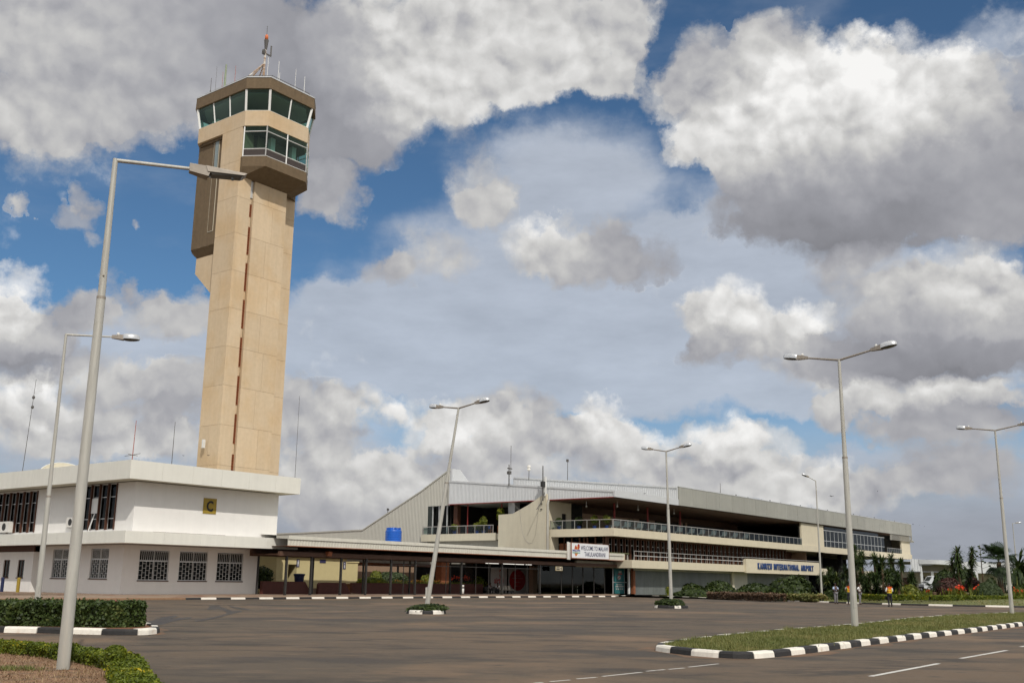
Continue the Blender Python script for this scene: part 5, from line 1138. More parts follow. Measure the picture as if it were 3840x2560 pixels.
# solid bay, glazed bay and louvres of the far wing
TT.part('wing_wall', MB().wall_a(173.1, 183.2, S3T+.02, RB-.02, 69.85, .3), 'cream_wall'); TT.part('wing_wall', MB().box(227.0, E2-.2, 69.9, 70.2, S3T+.02, RB-.02), 'cream_wall'); TT.part('wing_end', MB().box(E2-.3, E2-.02, 70.2, 84, S3B, RB), 'cream_wall')
nn = 17
for i in range(nn):
    a0 = 183.3+(217-183.3)*i/nn; a1 = 183.3+(217-183.3)*(i+1)/nn
    w = TT.part('wing_window', MB().box(a0+.03, a0+.11, 70.2, 70.28, S3T+.03, 11.2).box(a0+.11, a1+.03, 70.2, 70.28, 9.42, 9.5), 'alu_frame'); TT.part('pane', MB().box(a0+.1, a1, 70.24, 70.25, S3T+.05, 11.25), 'glass_grey', w)
TT.part('wing_transom', MB().box(183.3, 217, 70.15, 70.32, 11.25, 11.35), 'alu_frame'); TT.part('wing_top_glass', MB().box(185, 214, 70.4, 70.42, 11.36, RB-.15), 'glass_grey')
TT.part('wing_back', MB().box(183.2, E2-.4, 74.5, 74.6, S3T, RB), 'poster_grey'); TT.part('wing_void', MB().box(217.2, 227, 72, 72.1, S3T, RB), 'black_inside')
for i in range(7): z = 11.0+i*.17; TT.part('louvre', MB().hull8([(219.3, 69.5, z), (233.0, 69.5, z), (233.0, 69.62, z+.09), (219.3, 69.62, z+.09), (219.3, 69.5, z+.02), (233.0, 69.5, z+.02), (233.0, 69.62, z+.11), (219.3, 69.62, z+.11)]), 'galv')
TT.part('louvre_end', MB().box(219.2, 219.35, 69.45, 69.7, 10.9, 12.2).box(232.9, 233.1, 69.45, 69.7, 10.9, 12.2), 'galv')
TT.part('lean_flap', MB().hull8([(233.1, 69.5, 11.3), (234.6, 69.5, 11.0), (234.6, 70.5, 11.0), (233.1, 70.5, 11.3), (233.1, 69.5, 11.45), (234.6, 69.5, 11.15), (234.6, 70.5, 11.15), (233.1, 70.5, 11.45)]), 'galv')
# first-floor window band, brown fins
WA0, WA1 = 114.2, 170.0; nb = 41; L = (WA1-WA0)/nb
m0 = p0 = None
for i in range(nb+1):
    a = WA0+L*i
    if m0 is None: m0 = TT.part('window_fin', MB().box(a-.09, a+.09, 71.5, 72.0, S2T-.1, S3B+.06), 'brown_frame')
    else: TT.copy_part(m0, (L*i, 0, 0))
    if i < nb:
        if p0 is None:
            p0 = TT.part('window', MB().box(a+.09, a+L-.09, 71.85, 71.93, 6.42, 6.50).box(a+.09, a+.15, 71.85, 71.93, S2T, S3B).box(a+L-.15, a+L-.09, 71.85, 71.93, S2T, S3B), 'alu_frame'); g0 = TT.part('pane', MB().box(a+.12, a+L-.12, 71.88, 71.89, S2T, S3B), 'glass_dark', p0)
        else: o = TT.copy_part(p0, (L*i, 0, 0)); TT.copy_part(g0, (0, 0, 0), o)
TT.part('window_head', MB().box(WA0, WA1, 71.6, 72.0, 7.2, S3B+.05), 'brown_frame'); TT.part('room_dark', MB().box(113.9, 181, 75, 75.1, S2T, S3B), 'brown_frame')
for i in range(6):
    d = 72.2+i*1.2; TT.part('window_fin', MB().box(114.0, 114.35, d-.08, d+.08, S2T, S3B+.06), 'brown_frame'); TT.part('side_pane', MB().box(114.2, 114.21, d+.08, d+1.12, S2T+.3, S3B), 'glass_dark'); TT.part('side_transom', MB().box(114.15, 114.25, d+.08, d+1.12, 6.42, 6.5), 'alu_frame')
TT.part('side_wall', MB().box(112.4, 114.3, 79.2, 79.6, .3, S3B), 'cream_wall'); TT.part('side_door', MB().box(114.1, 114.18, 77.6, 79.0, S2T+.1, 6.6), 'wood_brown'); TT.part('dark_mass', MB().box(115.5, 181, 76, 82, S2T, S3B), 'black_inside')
TT.part('porch_roof', MB().box(113.4, 119.0, 71.4, 74, 5.32, 5.44), 'green_edge'); TT.part('porch_wall', MB().box(117.55, 118.0, 71.45, 74, S2T-.1, 5.3), 'cream_wall')
# ground floor: ribbed grey wall, doors
for a0, a1 in ((121.6, 128), (128, 134.5), (134.5, 141), (141, 150.3), (150.3, 156), (156, 165.5), (165.5, 181)):
    TT.part('ribbed_wall', MB().corrug((a0, 72.2), (a1, 72.2), (.2, .2), (S2B+.06, S2B+.06), .34, .07, (0, -1)), 'louvre_grey' if a0 not in (150.3,) else 'corrugated_grey')
TT.part('wall_head', MB().box(121, 150, 71.9, 72.1, 3.3, S2B+.03), 'galv'); TT.part('wall_post', MB().box(149.9, 150.6, 71.8, 72.1, .2, S2B), 'grey_cream')
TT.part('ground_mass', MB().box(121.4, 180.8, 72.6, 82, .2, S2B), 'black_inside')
fl = MB().box(110.2, 121.2, 74.5, 74.6, .3, S2B); TT.part('hall_ceiling', MB().box(91, 121, 76.4, 80.4, 4.0, 4.1), 'black_inside'); TT.part('door_back', MB().box(97, 121, 80.2, 80.4, .3, 4.3), 'black_inside'); TT.part('inner_side', MB().box(96.4, 96.6, 79, 80.2, .3, 4.0), 'black_inside')
for a in (105.9, 108.3, 110.6, 113.1, 115.6, 117.6, 120.35): TT.part('door_frame', MB().box(a-.05, a+.05, 73.0, 73.08, .3, S2B), 'alu_frame' if a > 117 else 'dark_post')
for a0, a1 in ((101, 105.9), (106, 108.2), (108.4, 110.5), (110.7, 113.0), (113.2, 115.5)): TT.part('door_pane', MB().box(a0+.05, a1-.05, 73.03, 73.05, .3, S2B), 'glass_dark')
TT.part('door_rail', MB().box(117.7, 121, 73.0, 73.06, 1.72, 1.8), 'alu_frame'); TT.part('white_post', MB().box(120.2, 120.45, 72.2, 72.4, .3, S2T), 'white_frame'); TT.part('drainpipe', MB().tube([(120.3, 72.15, 3.2), (119.4, 71.4, 3.6), (118.2, 71.2, 4.2), (118.2, 71.2, 5.2)], .07, 6), 'galv')
TT.part('brick_pier', MB().box(121.0, 121.5, 72.0, 72.4, .3, S2B), 'wood_brown'); TT.part('pink_column', MB().box(104.2, 105.4, 76, 76.6, .3, S2B), 'dim_wall'); TT.part('lintel', MB().box(109, 121.4, 72.9, 73.2, S2B, 4.3), 'cream_wall')
Te = Thing('info_panel', 'tall teal information panel with pale print beside the glass doors', 'sign', (117.85, 72.9, .3), 'g')
Te.part('upper_panel', MB().box(117.8, 120.15, 72.9, 72.95, 1.82, 3.5), 'teal'); Te.part('lower_panel', MB().box(117.8, 120.15, 72.9, 72.95, .35, 1.70), 'teal')
g = MB().box(118.8, 119.5, 72.885, 72.895, 2.95, 3.2).box(118.2, 119.6, 72.885, 72.895, 1.42, 1.52).box(118.0, 119.95, 72.885, 72.895, 1.17, 1.3).box(118.1, 118.4, 72.885, 72.895, .85, 1.0).box(118.6, 118.85, 72.885, 72.895, .85, 1.0).box(119.1, 119.4, 72.885, 72.895, .85, 1.0).box(119.6, 119.8, 72.885, 72.895, .85, 1.0).ellipsoid((118.9, 72.89, 2.35), (.4, .006, .26), 12, 8)
Te.part('pale_print', g, 'poster_grey'); Te.part('red_print', MB().box(118.6, 119.6, 72.88, 72.884, 2.75, 2.88).hull8([(118.5, 72.878, 2.2), (118.6, 72.878, 2.15), (118.6, 72.88, 2.15), (118.5, 72.88, 2.2), (119.2, 72.878, 2.55), (119.3, 72.878, 2.5), (119.3, 72.88, 2.5), (119.2, 72.88, 2.55)]), 'ink_red')
# name board and its letters
NBz0, NBz1 = 3.42, 5.52
TT.part('name_board', MB().box(150.45, 180.7, 69.7, 70.0, NBz0, NBz1), 'cream_wall'); TT.part('board_back', MB().box(150.4, 181.5, 70.0, 70.2, 3.6, 5.4), 'cream_wall'); TT.part('handrail', MB().box(150.3, 182, 70.25, 70.33, 5.72, 5.8), 'rail_steel'); TT.part('board_end', MB().box(181.2, 185.0, 70.2, 70.6, 3.5, 4.6), 'cream_wall')
NS = Thing('airport_name_lettering', 'blue raised letters of the airport name on the cream board', 'lettering', (154.6, 69.66, 4.0), 'g')
def letters(s, a0, a1, z0, z1, d):
    cu = bpy.data.curves.new('t', 'FONT'); n = len(s); wd = {'I': .5, ' ': .7, 'M': 1.3}; tot = sum(wd.get(c, 1.0) for c in s); x = a0
    for c in s:
        w = (a1-a0)*wd.get(c, 1.0)/tot
        if c != ' ': me = text_mesh(c, w*.82 if c != 'I' else w*.5, z1-z0, .1, .05); o = link('letter', me, 'letter_blue'); o.parent = NS.e; o.location = (x+w*.08-NS.org.x, d-NS.org.y, z0-NS.org.z)
        x += w
letters('KAMUZU INTERNATIONAL AIRPORT', on_d(2840, 2125, 69.7).x, on_d(3050, 2135, 69.7).x, 4.02, 4.98, 69.69)
# undercroft of the far wing: columns and a dark back
for a in (186, 196, 206, 216, 226, 232.5): TT.part('column', MB().box(a-.35, a+.35, 71.5, 72.2, .2, S3B), 'black_inside')
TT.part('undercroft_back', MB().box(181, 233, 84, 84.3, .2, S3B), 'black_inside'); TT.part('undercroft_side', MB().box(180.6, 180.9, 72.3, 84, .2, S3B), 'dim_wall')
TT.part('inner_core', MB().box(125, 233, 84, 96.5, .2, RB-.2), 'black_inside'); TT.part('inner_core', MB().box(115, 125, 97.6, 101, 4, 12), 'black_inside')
# aerials on the terminal roof
def roof_aerial(label, bx, by, tx, ty, d, r, parts=()):
    b = on_d(bx, by, d); t = on_d(tx, ty, d); T_ = Thing('aerial', label, 'aerial', tuple(b), 'g', 'aerials on the terminal roof'); T_.part('pole', MB().tube([tuple(b-Vector((0, 0, .4))), tuple(t)], [r, r*.7], 6), 'antenna_dark'); return T_, b, t
a_, b, t = roof_aerial('dark pole aerial with side clamps at the left of the terminal roof', 1909, 1808, 1909, 1741, 86, .09); a_.part('whip', MB().tube([(b.x+.35, 86, t.z-1), (b.x+.35, 86, t.z+2.6)], .035, 5).box(b.x-.3, b.x+.55, 85.9, 86.1, t.z-.6, t.z-.45), 'antenna_dark'); a_.part('clamp', MB().box(b.x-.25, b.x+.25, 85.8, 86.2, t.z-1.3, t.z-.9), 'antenna_dark')
a_, b, t = roof_aerial('short pole with a round siren head on the terminal roof', 1983, 1788, 1984, 1762, 88, .06); a_.part('siren', MB().lathe([(.1, 0), (.28, .1), (.2, .35), (.3, .5), (.22, .8)], (b.x, 88, t.z-.1), 10), 'ac_white')
a_, b, t = roof_aerial('tall grey pole carrying a white panel antenna on the fin wall', 2036, 1865, 2036, 1746, 79.9, .1); a_.part('panel_antenna', MB().box(b.x+.25, b.x+.55, 79.7, 79.95, t.z-3.9, t.z-1.4), 'antenna_white'); a_.part('junction', MB().box(b.x-.3, b.x+.25, 79.7, 80.1, b.z+1.4, b.z+2.1), 'dark_grille'); a_.part('loop_cable', MB().tube([(b.x+.3, 79.8, t.z-4), (b.x+.6, 79.8, b.z+1.2), (b.x+.2, 79.8, b.z+.6), (b.x-.5, 79.8, b.z-.6), (b.x-1.5, 79.8, b.z-1.6)], .05, 5), 'antenna_dark')
a_, b, t = roof_aerial('plain thin pole standing alone on the terminal roof', 2128, 1798, 2129, 1724, 90, .06); a_.part('tip', MB().box(b.x-.2, b.x+.2, 89.9, 90.1, t.z-.3, t.z+.1), 'antenna_dark')
a_, b, t = roof_aerial('small spike aerial above the smooth grey roof edge', 2701, 1852, 2701, 1812, 72, .05); a_.part('box', MB().box(b.x+2.2, b.x+3.4, 71.9, 72.2, b.z-.8, b.z-.2), 'dark_grille')
a_, b, t = roof_aerial('tiny mast above the low end of the grey gable', 1454, 1930, 1454, 1911, 113, .06); a_.part('head', MB().box(b.x-.15, b.x+.15, 112.9, 113.1, t.z-.1, t.z+.25), 'antenna_dark')

# ------------------------------------------------------------------ street lamps
def lamp_head(T, root, dirv, tilt, L=0.95, parent=None):
    """cobra head: cast neck, bright shell, lens, photocell; root: where the arm ends, dirv: plan direction"""
    d = Vector((dirv[0], dirv[1], tilt)).normalized(); s = d.cross(Vector((0, 0, 1))).normalized(); u = s.cross(d); r = Vector(root)
    def P(x, y, z): return tuple(r + d*x + s*y + u*z)
    nk = MB(); nk.hull8([P(0, -.05, -.05), P(0, .05, -.05), P(.42*L, .13, -.09), P(.42*L, -.13, -.09), P(0, -.05, .06), P(0, .05, .06), P(.42*L, .12, .09), P(.42*L, -.12, .09)][0:4] + [P(0, -.05, .06), P(0, .05, .06), P(.42*L, .12, .09), P(.42*L, -.12, .09)])
    T.part('lamp_neck', nk, 'lamp_cast')
    sh = MB(); vs = []; fs = []; ns, nr = 18, 5
    prof = [(1.0, -.05), (1.0, .03), (.93, .09), (.72, .13), (.35, .145), (.02, .15)]
    for k, (q, h) in enumerate(prof):
        for i in range(ns): a = 2*math.pi*i/ns; vs.append(P(.66*L + .34*L*q*math.cos(a), .19*q*math.sin(a), h))
    for k in range(len(prof)-1):
        for i in range(ns): j = (i+1) % ns; fs.append((k*ns+i, k*ns+j, (k+1)*ns+j, (k+1)*ns+i))
    sh.add(vs, fs); hd = T.part('lamp_head', sh, 'lamp_silver', smooth=True)
    le = MB(); vs = []; fs = []
    prof = [(1.0, -.05), (.95, -.075), (.6, -.10), (.02, -.11)]
    for k, (q, h) in enumerate(prof):
        for i in range(ns): a = 2*math.pi*i/ns; vs.append(P(.66*L + .33*L*q*math.cos(a), .185*q*math.sin(a), h))
    for k in range(len(prof)-1):
        for i in range(ns): j = (i+1) % ns; fs.append((k*ns+j, k*ns+i, (k+1)*ns+i, (k+1)*ns+j))
    T.part('lens', le.add(vs, fs), 'lamp_lens', hd, smooth=True)
    T.part('photocell', MB().lathe([(.05, 0), (.055, .05), (.02, .09)], P(.22*L, 0, .085), 8), 'antenna_white', hd)
NDIR = Vector((UC, -US))
def street_lamp(label, base, top, arms, r0=.11, r1=.05, rise=.18, joint=.62, L=.95, bent=False):
    base = Vector(base); top = Vector(top); T = Thing('street_lamp', label, 'street lamp', tuple(base), 'w', 'street lamps of the forecourt')
    j = base.lerp(top, joint)
    T.part('pole', MB().tube([base-Vector((0, 0, .05)), j], [r0, r0*.78], 16), 'galv', smooth=True)
    T.part('upper_pole', MB().tube([j, top], [r0*.68, r1], 16), 'galv', smooth=True)
    T.part('joint_collar', MB().tube([j-Vector((0, 0, .03)), j+Vector((0, 0, .04))], r0*.82, 16), 'lamp_cast')
    T.part('access_door', MB().box(base.x-.045, base.x+.045, base.y-r0-.008, base.y-r0*.55, base.z+.7, base.z+1.15), 'galv')
    for d, ln in arms:
        d = Vector(d).normalized(); e = top + Vector((d.x*ln, d.y*ln, rise))
        T.part('arm', MB().tube([top-Vector((0, 0, .02)), e], [r1*.8, r1*.62], 10), 'lamp_cast' if len(arms) > 1 else 'galv', smooth=True)
        lamp_head(T, e-Vector((d.x*.05, d.y*.05, 0)), d, rise/max(ln, .1)*.9, L)
    return T
# big near lamp on the left with an old flat lantern
b = Vector((-7.63, 18.7, 0.02)); tp = Vector((-7.63, 18.7, 9.36)); ad = Vector((.93, .40)).normalized()
T = Thing('street_lamp', 'tall near street lamp in the dry bed with an old flat lantern', 'street lamp', tuple(b), 'w', 'street lamps of the forecourt')
jz = 6.60
T.part('pole', MB().tube([(b.x, b.y, -.05), (b.x, b.y, 3.2), (b.x, b.y, jz)], [.108, .094, .079], 20), 'galv', smooth=True)
T.part('upper_pole', MB().tube([(b.x, b.y, jz), (b.x, b.y, 9.36)], [.069, .047], 20), 'galv', smooth=True)
T.part('joint_collar', MB().tube([(b.x, b.y, jz-.02), (b.x, b.y, jz+.03)], .082, 20), 'lamp_cast'); T.part('bolt', MB().ellipsoid((b.x+.03, b.y-.07, jz+.42), (.018, .018, .018), 8, 6), 'lamp_cast')
e = Vector((b.x+ad.x*1.42, b.y+ad.y*1.42, 9.40)); T.part('arm', MB().tube([(b.x, b.y, 9.33), tuple(e)], [.040, .034], 12), 'galv', smooth=True)
s_ = Vector((-ad.y, ad.x)); 
def LP(x, y, z): return (e.x+ad.x*x+s_.x*y, e.y+ad.y*x+s_.y*y, e.z+z)
T.part('lantern_neck', MB().hull8([LP(-.06, -.08, -.07), LP(-.06, .08, -.07), LP(.30, .13, -.14), LP(.30, -.13, -.14), LP(-.06, -.08, .09), LP(-.06, .08, .09), LP(.36, .14, .06), LP(.36, -.14, .06)]), 'lamp_cast')
hd = T.part('lantern', MB().hull8([LP(.28, -.15, -.05), LP(.28, .15, -.05), LP(.98, .15, -.02), LP(.98, -.15, -.02), LP(.24, -.14, .07), LP(.24, .14, .07), LP(1.04, .13, .035), LP(1.04, -.13, .035)]), 'lamp_cast')
T.part('lens', MB().hull8([LP(.36, -.12, -.085), LP(.36, .12, -.085), LP(.94, .11, -.05), LP(.94, -.11, -.05), LP(.34, -.13, -.051), LP(.34, .13, -.051), LP(.97, .13, -.021), LP(.97, -.13, -.021)]), 'lamp_lens', hd)
for x in (.34, .80): T.part('catch', MB().box(LP(x, 0, 0)[0]-.02, LP(x, 0, 0)[0]+.02, LP(x, -.1, 0)[1]-.02, LP(x, -.1, 0)[1]+.02, e.z-.14, e.z-.08), 'dark_grille', hd)
street_lamp('street lamp behind the flowering hedge at left, single arm pointing right', (-15.6, 35.6, .12), (-15.62, 35.6, 9.85), [((.95, .30), 1.55)], .10, .045, .02, .42)
street_lamp('leaning double-headed street lamp rising from the round planter by the walkway', (PL1[0], PL1[1]+.1, .13), (-2.75, 54.0, 10.42), [(NDIR, 1.15), (-NDIR, 1.15)], .125, .055, .15)
street_lamp('double-headed street lamp in the round planter before the terminal', (PL2[0], PL2[1], .13), tuple(on_y(2498, 1691, 73.2)), [(NDIR, 1.1), (-NDIR, 1.1)], .125, .055, .2, .62)
street_lamp('tall double-headed street lamp on the grass island, nearest on the right', (12.67, 39.5, .1), (12.67, 39.5, 10.1), [(NDIR, 1.3), (-NDIR, 1.3)], .125, .055, .22, .62, 1.0)
street_lamp('double-headed street lamp on the grass island near the right edge', (29.4, 62.9, .1), (29.4, 62.9, 10.9), [(NDIR, 1.35), (-NDIR, 1.35)], .12, .055, .2)
q = on_z(3083, 2250, .1); t = on_y(3061, 1802, q.y); street_lamp('single-headed street lamp standing in the shrubs by the name board', tuple(q), (q.x, q.y, t.z), [((-.9, -.4), .95)], .11, .05, .35)
q = on_y(3818, 2215, 165); t = on_y(3797, 1961, 165); street_lamp('distant single-headed street lamp at the right edge behind the palm', (t.x, 165, .1), (t.x, 165, t.z), [((1, 0), .5)], .12, .05, .05)

# ------------------------------------------------------------------ vegetation
def leaf_mesh(name, pts, nrm, size, elong=1.6, jitter=.7, org=(0, 0, 0)):
    """one small diamond leaf per point, facing roughly along the given normal"""
    n = len(pts); pts = np.asarray(pts, float)-np.asarray(org); nrm = np.asarray(nrm, float)+RNG.normal(0, jitter, (n, 3)); nrm /= np.linalg.norm(nrm, axis=1, keepdims=True)+1e-9
    t = RNG.normal(0, 1, (n, 3)); t -= (t*nrm).sum(1, keepdims=True)*nrm; t /= np.linalg.norm(t, axis=1, keepdims=True)+1e-9; b = np.cross(nrm, t)
    sz = (size*RNG.uniform(.6, 1.35, n))[:, None]
    v = np.stack([pts-t*sz*elong*.5, pts+b*sz*.5+nrm*sz*.12, pts+t*sz*elong*.5, pts-b*sz*.5+nrm*sz*.12], 1).reshape(-1, 3)
    me = bpy.data.meshes.new(name); me.vertices.add(4*n); me.vertices.foreach_set('co', v.ravel()); me.loops.add(4*n); me.loops.foreach_set('vertex_index', np.arange(4*n, dtype=np.int32))
    me.polygons.add(n); me.polygons.foreach_set('loop_start', np.arange(0, 4*n, 4, dtype=np.int32)); me.polygons.foreach_set('loop_total', np.full(n, 4, dtype=np.int32)); me.update(calc_edges=True); return me
def vnoise(p, s, seed=0):
    p = np.asarray(p)*s; r = np.zeros(len(p))
    for k, (f, a) in enumerate(((1, 1.), (2.1, .55), (4.3, .3))):
        ph = np.array([1.7, 4.1, 2.9])*(k+1+seed); r += a*np.sin(p[:, 0]*f+ph[0]+1.3*np.sin(p[:, 1]*f*.8+ph[1]))*np.sin(p[:, 1]*f*1.1+ph[1]+.9*np.sin(p[:, 2]*f+ph[2]))*np.cos(p[:, 2]*f*.9+ph[2])
    return r
def hedge(label, line, width, height, z0, n, size, m, cat='hedge', group=None, rough=.1, name='hedge', flowers=None, taper=.12, core='twigs', wfun=None, hfun=None):
    """clipped hedge following a plan line: dark twig core + leaves on its skin"""
    line = [Vector(p).to_2d() for p in line]; acc = [0.]
    for p, q in zip(line[:-1], line[1:]): acc.append(acc[-1]+(q-p).length)
    org = (line[0].x, line[0].y, z0); Lt = acc[-1]
    s = RNG.uniform(0, Lt, n); idx = np.clip(np.searchsorted(acc, s)-1, 0, len(line)-2); A = np.array([tuple(p) for p in line]); acc_ = np.array(acc)
    tt = (s-acc_[idx])/(acc_[idx+1]-acc_[idx]); P0 = A[idx]+(A[idx+1]-A[idx])*tt[:, None]; tg = A[idx+1]-A[idx]; tg /= np.linalg.norm(tg, axis=1, keepdims=True); nr = np.stack([-tg[:, 1], tg[:, 0]], 1)
    w = width*.5*np.ones(n) if wfun is None else wfun(s/Lt)*width*.5; h = height*np.ones(n) if hfun is None else hfun(s/Lt)*height
    face = RNG.uniform(0, 1, n); per = 2*h+2*w; f = face*per; x = np.empty(n); z = np.empty(n); nx = np.zeros(n); nz = np.zeros(n)
    a = f < h; x[a] = -w[a]; z[a] = f[a]; nx[a] = -1
    b = (f >= h) & (f < h+2*w); x[b] = -w[b]+(f-h)[b]; z[b] = h[b]; nz[b] = 1
    c = f >= h+2*w; x[c] = w[c]; z[c] = (f-h-2*w)[c]; nx[c] = 1
    x *= 1-taper*(1-z/np.maximum(h, .01)) if taper > 0 else 1
    endk = np.minimum(s, Lt-s); rnd = np.clip(endk/(width*.45), 0, 1); x *= np.sqrt(1-(1-rnd)**2)*.9+.1; 
    q = np.stack([P0[:, 0]+nr[:, 0]*x, P0[:, 1]+nr[:, 1]*x, z0+z], 1); nv = np.stack([nr[:, 0]*nx, nr[:, 1]*nx, nz], 1)
    ends = RNG.uniform(0, 1, n) < (width*.8/Lt); 
    q += nv*(vnoise(q, 3.0/max(width, .6))*rough)[:, None] + nv*RNG.normal(0, rough*.35, n)[:, None] - nv*RNG.uniform(0, rough*1.2, n)[:, None]
    q[:, 2] = np.maximum(q[:, 2], z0+.02)
    T = Thing(name, label, cat, org, 'w', group)
    T.part('foliage', leaf_mesh('foliage', q, nv, size, org=org), m, kind='stuff')
    # core
    k = max(2, int(Lt/.6)); mb = MB(); vs = []
    for i in range(k+1):
        ss = Lt*i/k*.98+Lt*.01; ii = min(max(int(np.searchsorted(acc, ss))-1, 0), len(line)-2); p = line[ii].lerp(line[ii+1], (ss-acc[ii])/(acc[ii+1]-acc[ii])); t = (line[ii+1]-line[ii]).normalized(); nn = Vector((-t.y, t.x))
        ww = (width*.5 if wfun is None else float(wfun(ss/Lt))*width*.5)-rough*1.7; hh = (height if hfun is None else float(hfun(ss/Lt))*height)-rough*1.7
        e_ = min(ss, Lt-ss); ww *= math.sqrt(1-(1-min(1, e_/(width*.45)))**2)*.85+.1; ww = max(ww, .03); hh = max(hh, .05)
        for sx, hz in ((-1, 0), (-1, 1), (1, 1), (1, 0)): vs.append((p.x+nn.x*ww*sx, p.y+nn.y*ww*sx, z0+hh*hz))
    fs = []
    for i in range(k):
        for j in range(4): j2 = (j+1) % 4; fs.append((i*4+j, i*4+j2, (i+1)*4+j2, (i+1)*4+j))
    fs += [(0, 1, 2, 3), (k*4+3, k*4+2, k*4+1, k*4)]
    T.part('twigs', mb.add(vs, fs), core)
    if flowers:
        nf, fm, fsz = flowers; ids = RNG.choice(np.where((nz > .5) | (RNG.uniform(0, 1, n) < .25))[0], nf, replace=False)
        fq = []; fn = []
        for i in ids:
            for _ in range(5): fq.append(q[i]+nv[i]*.03+RNG.normal(0, fsz*.3, 3)); fn.append(nv[i])
        T.part('blossoms', leaf_mesh('blossoms', fq, fn, fsz, 1.1, .5, org), fm, kind='stuff')
    return T
def bush(label, c, r, n, size, m, name='shrub', cat='shrub', group=None, rough=.12, stem=0.0, flat=.0, core='twigs', elong=1.6):
    """rounded bush: leaves through a lumpy half-ellipsoid shell over a dark core"""
    c = np.array(c, float); r = np.array(r, float); v = RNG.normal(0, 1, (n, 3)); v /= np.linalg.norm(v, axis=1, keepdims=True); v[:, 2] = np.where(v[:, 2] < -.35, -v[:, 2], v[:, 2])
    lump = 1+vnoise(v*2.2+c*.37, 1.0, int(abs(c[0])*7) % 5)*rough+RNG.normal(0, rough*.3, n)-RNG.uniform(0, rough*1.5, n)
    q = c+v*r*lump[:, None]; lo = c[2]-r[2]*(1-.05)*(.35 if stem else 1.0); q[:, 2] = np.maximum(q[:, 2], min(lo, c[2])); org = (c[0], c[1], c[2]-r[2]*.35-stem if stem else c[2]-r[2]*.3)
    base = (float(c[0]), float(c[1]), float(c[2]-r[2]-stem) if stem else float(max(c[2]-r[2]*.35, 0.05)))
    T = Thing(name, label, cat, base, 'w', group); T.part('foliage', leaf_mesh('foliage', q, v/r*r.max(), size, elong, org=base), m, kind='stuff')
    T.part('twigs', MB().ellipsoid(tuple(c), tuple(r*(1-rough*1.6)*.92), 14, 10), core)
    if stem: T.part('stem', MB().tube([(c[0], c[1], base[2]), (c[0]+.01, c[1], c[2]-r[2]*.6)], [.02, .015], 6), 'bark')
    return T
def blades(name, pts, hgt, wid, m, org=(0, 0, 0), lean=.5, parent=None, kind='stuff', label=None):
    n = len(pts); p = np.asarray(pts, float)-np.asarray(org); a = RNG.uniform(0, 2*np.pi, n); d = np.stack([np.cos(a), np.sin(a), np.zeros(n)], 1); s = np.stack([-np.sin(a), np.cos(a), np.zeros(n)], 1)
    h = (hgt*RNG.uniform(.5, 1.3, n))[:, None]; w = (wid*RNG.uniform(.7, 1.3, n))[:, None]; ln = RNG.uniform(.1, lean*2, n)[:, None]
    tip = p+d*h*ln+np.array([0, 0, 1])*h/np.sqrt(1+ln**2); v = np.stack([p-s*w*.5, p+s*w*.5, tip], 1).reshape(-1, 3)
    me = bpy.data.meshes.new(name); me.vertices.add(3*n); me.vertices.foreach_set('co', v.ravel()); me.loops.add(3*n); me.loops.foreach_set('vertex_index', np.arange(3*n, dtype=np.int32)); me.polygons.add(n); me.polygons.foreach_set('loop_start', np.arange(0, 3*n, 3, dtype=np.int32)); me.polygons.foreach_set('loop_total', np.full(n, 3, dtype=np.int32)); me.update(calc_edges=True)
    o = link(name, me, m); o.location = org; return tag(o, label=label, kind=kind)
def inside(poly, pts):
    x, y = pts[:, 0], pts[:, 1]; r = np.zeros(len(pts), bool); n = len(poly)
    for i in range(n):
        x0, y0 = poly[i]; x1, y1 = poly[(i+1) % n]; c = ((y0 > y) != (y1 > y)) & (x < (x1-x0)*(y-y0)/((y1-y0) if y1 != y0 else 1e-9)+x0); r ^= c
    return r
def scatter(poly, n, z, near=None):
    P_ = np.array([tuple(p)[:2] for p in poly]); out = []; tot = 0
    while tot < n:
        q = RNG.uniform(P_.min(0), P_.max(0), (n*2, 2))
        if near is not None: q = q[RNG.uniform(0, 1, len(q)) < near(q)]
        q = q[inside([tuple(p) for p in P_], q)]; out.append(q); tot += len(q)
        if len(q) == 0: break
    q = np.concatenate(out)[:n]; return np.column_stack([q, np.full(len(q), z)])
GPTS = np.array([(p[0], p[1]) for p in GARDEN])
GPOLY = [tuple(p) for p in GARDEN]+[(300, 86), (330, 300), (20, 300)]
def garden_z(x, y):
    o_ = float(np.sqrt(((GPTS-np.array((x, y)))**2).sum(1)).min()); k_ = int(((GPTS-np.array((x, y)))**2).sum(1).argmin()); f_ = min(1, max(0, (x-33.0)/8.0)); return .106+(rise(o_)-.1)*f_
def gnd(px, py):
    """where the sight line through a pixel meets the garden ground"""
    if px < 3090: return on_z(px, py, .1)
    y = 86.0
    while y < 128:
        p = on_y(px, py, y)
        if p.z <= garden_z(p.x, p.y) and inside(GPOLY, np.array([[p.x, p.y]]))[0]: return p
        y += .5
    p = on_y(px, py, 128.0); return Vector((p.x, p.y, garden_z(p.x, p.y)))
def gp(px, py, z=.1): v = gnd(px, py); return (v.x, v.y)
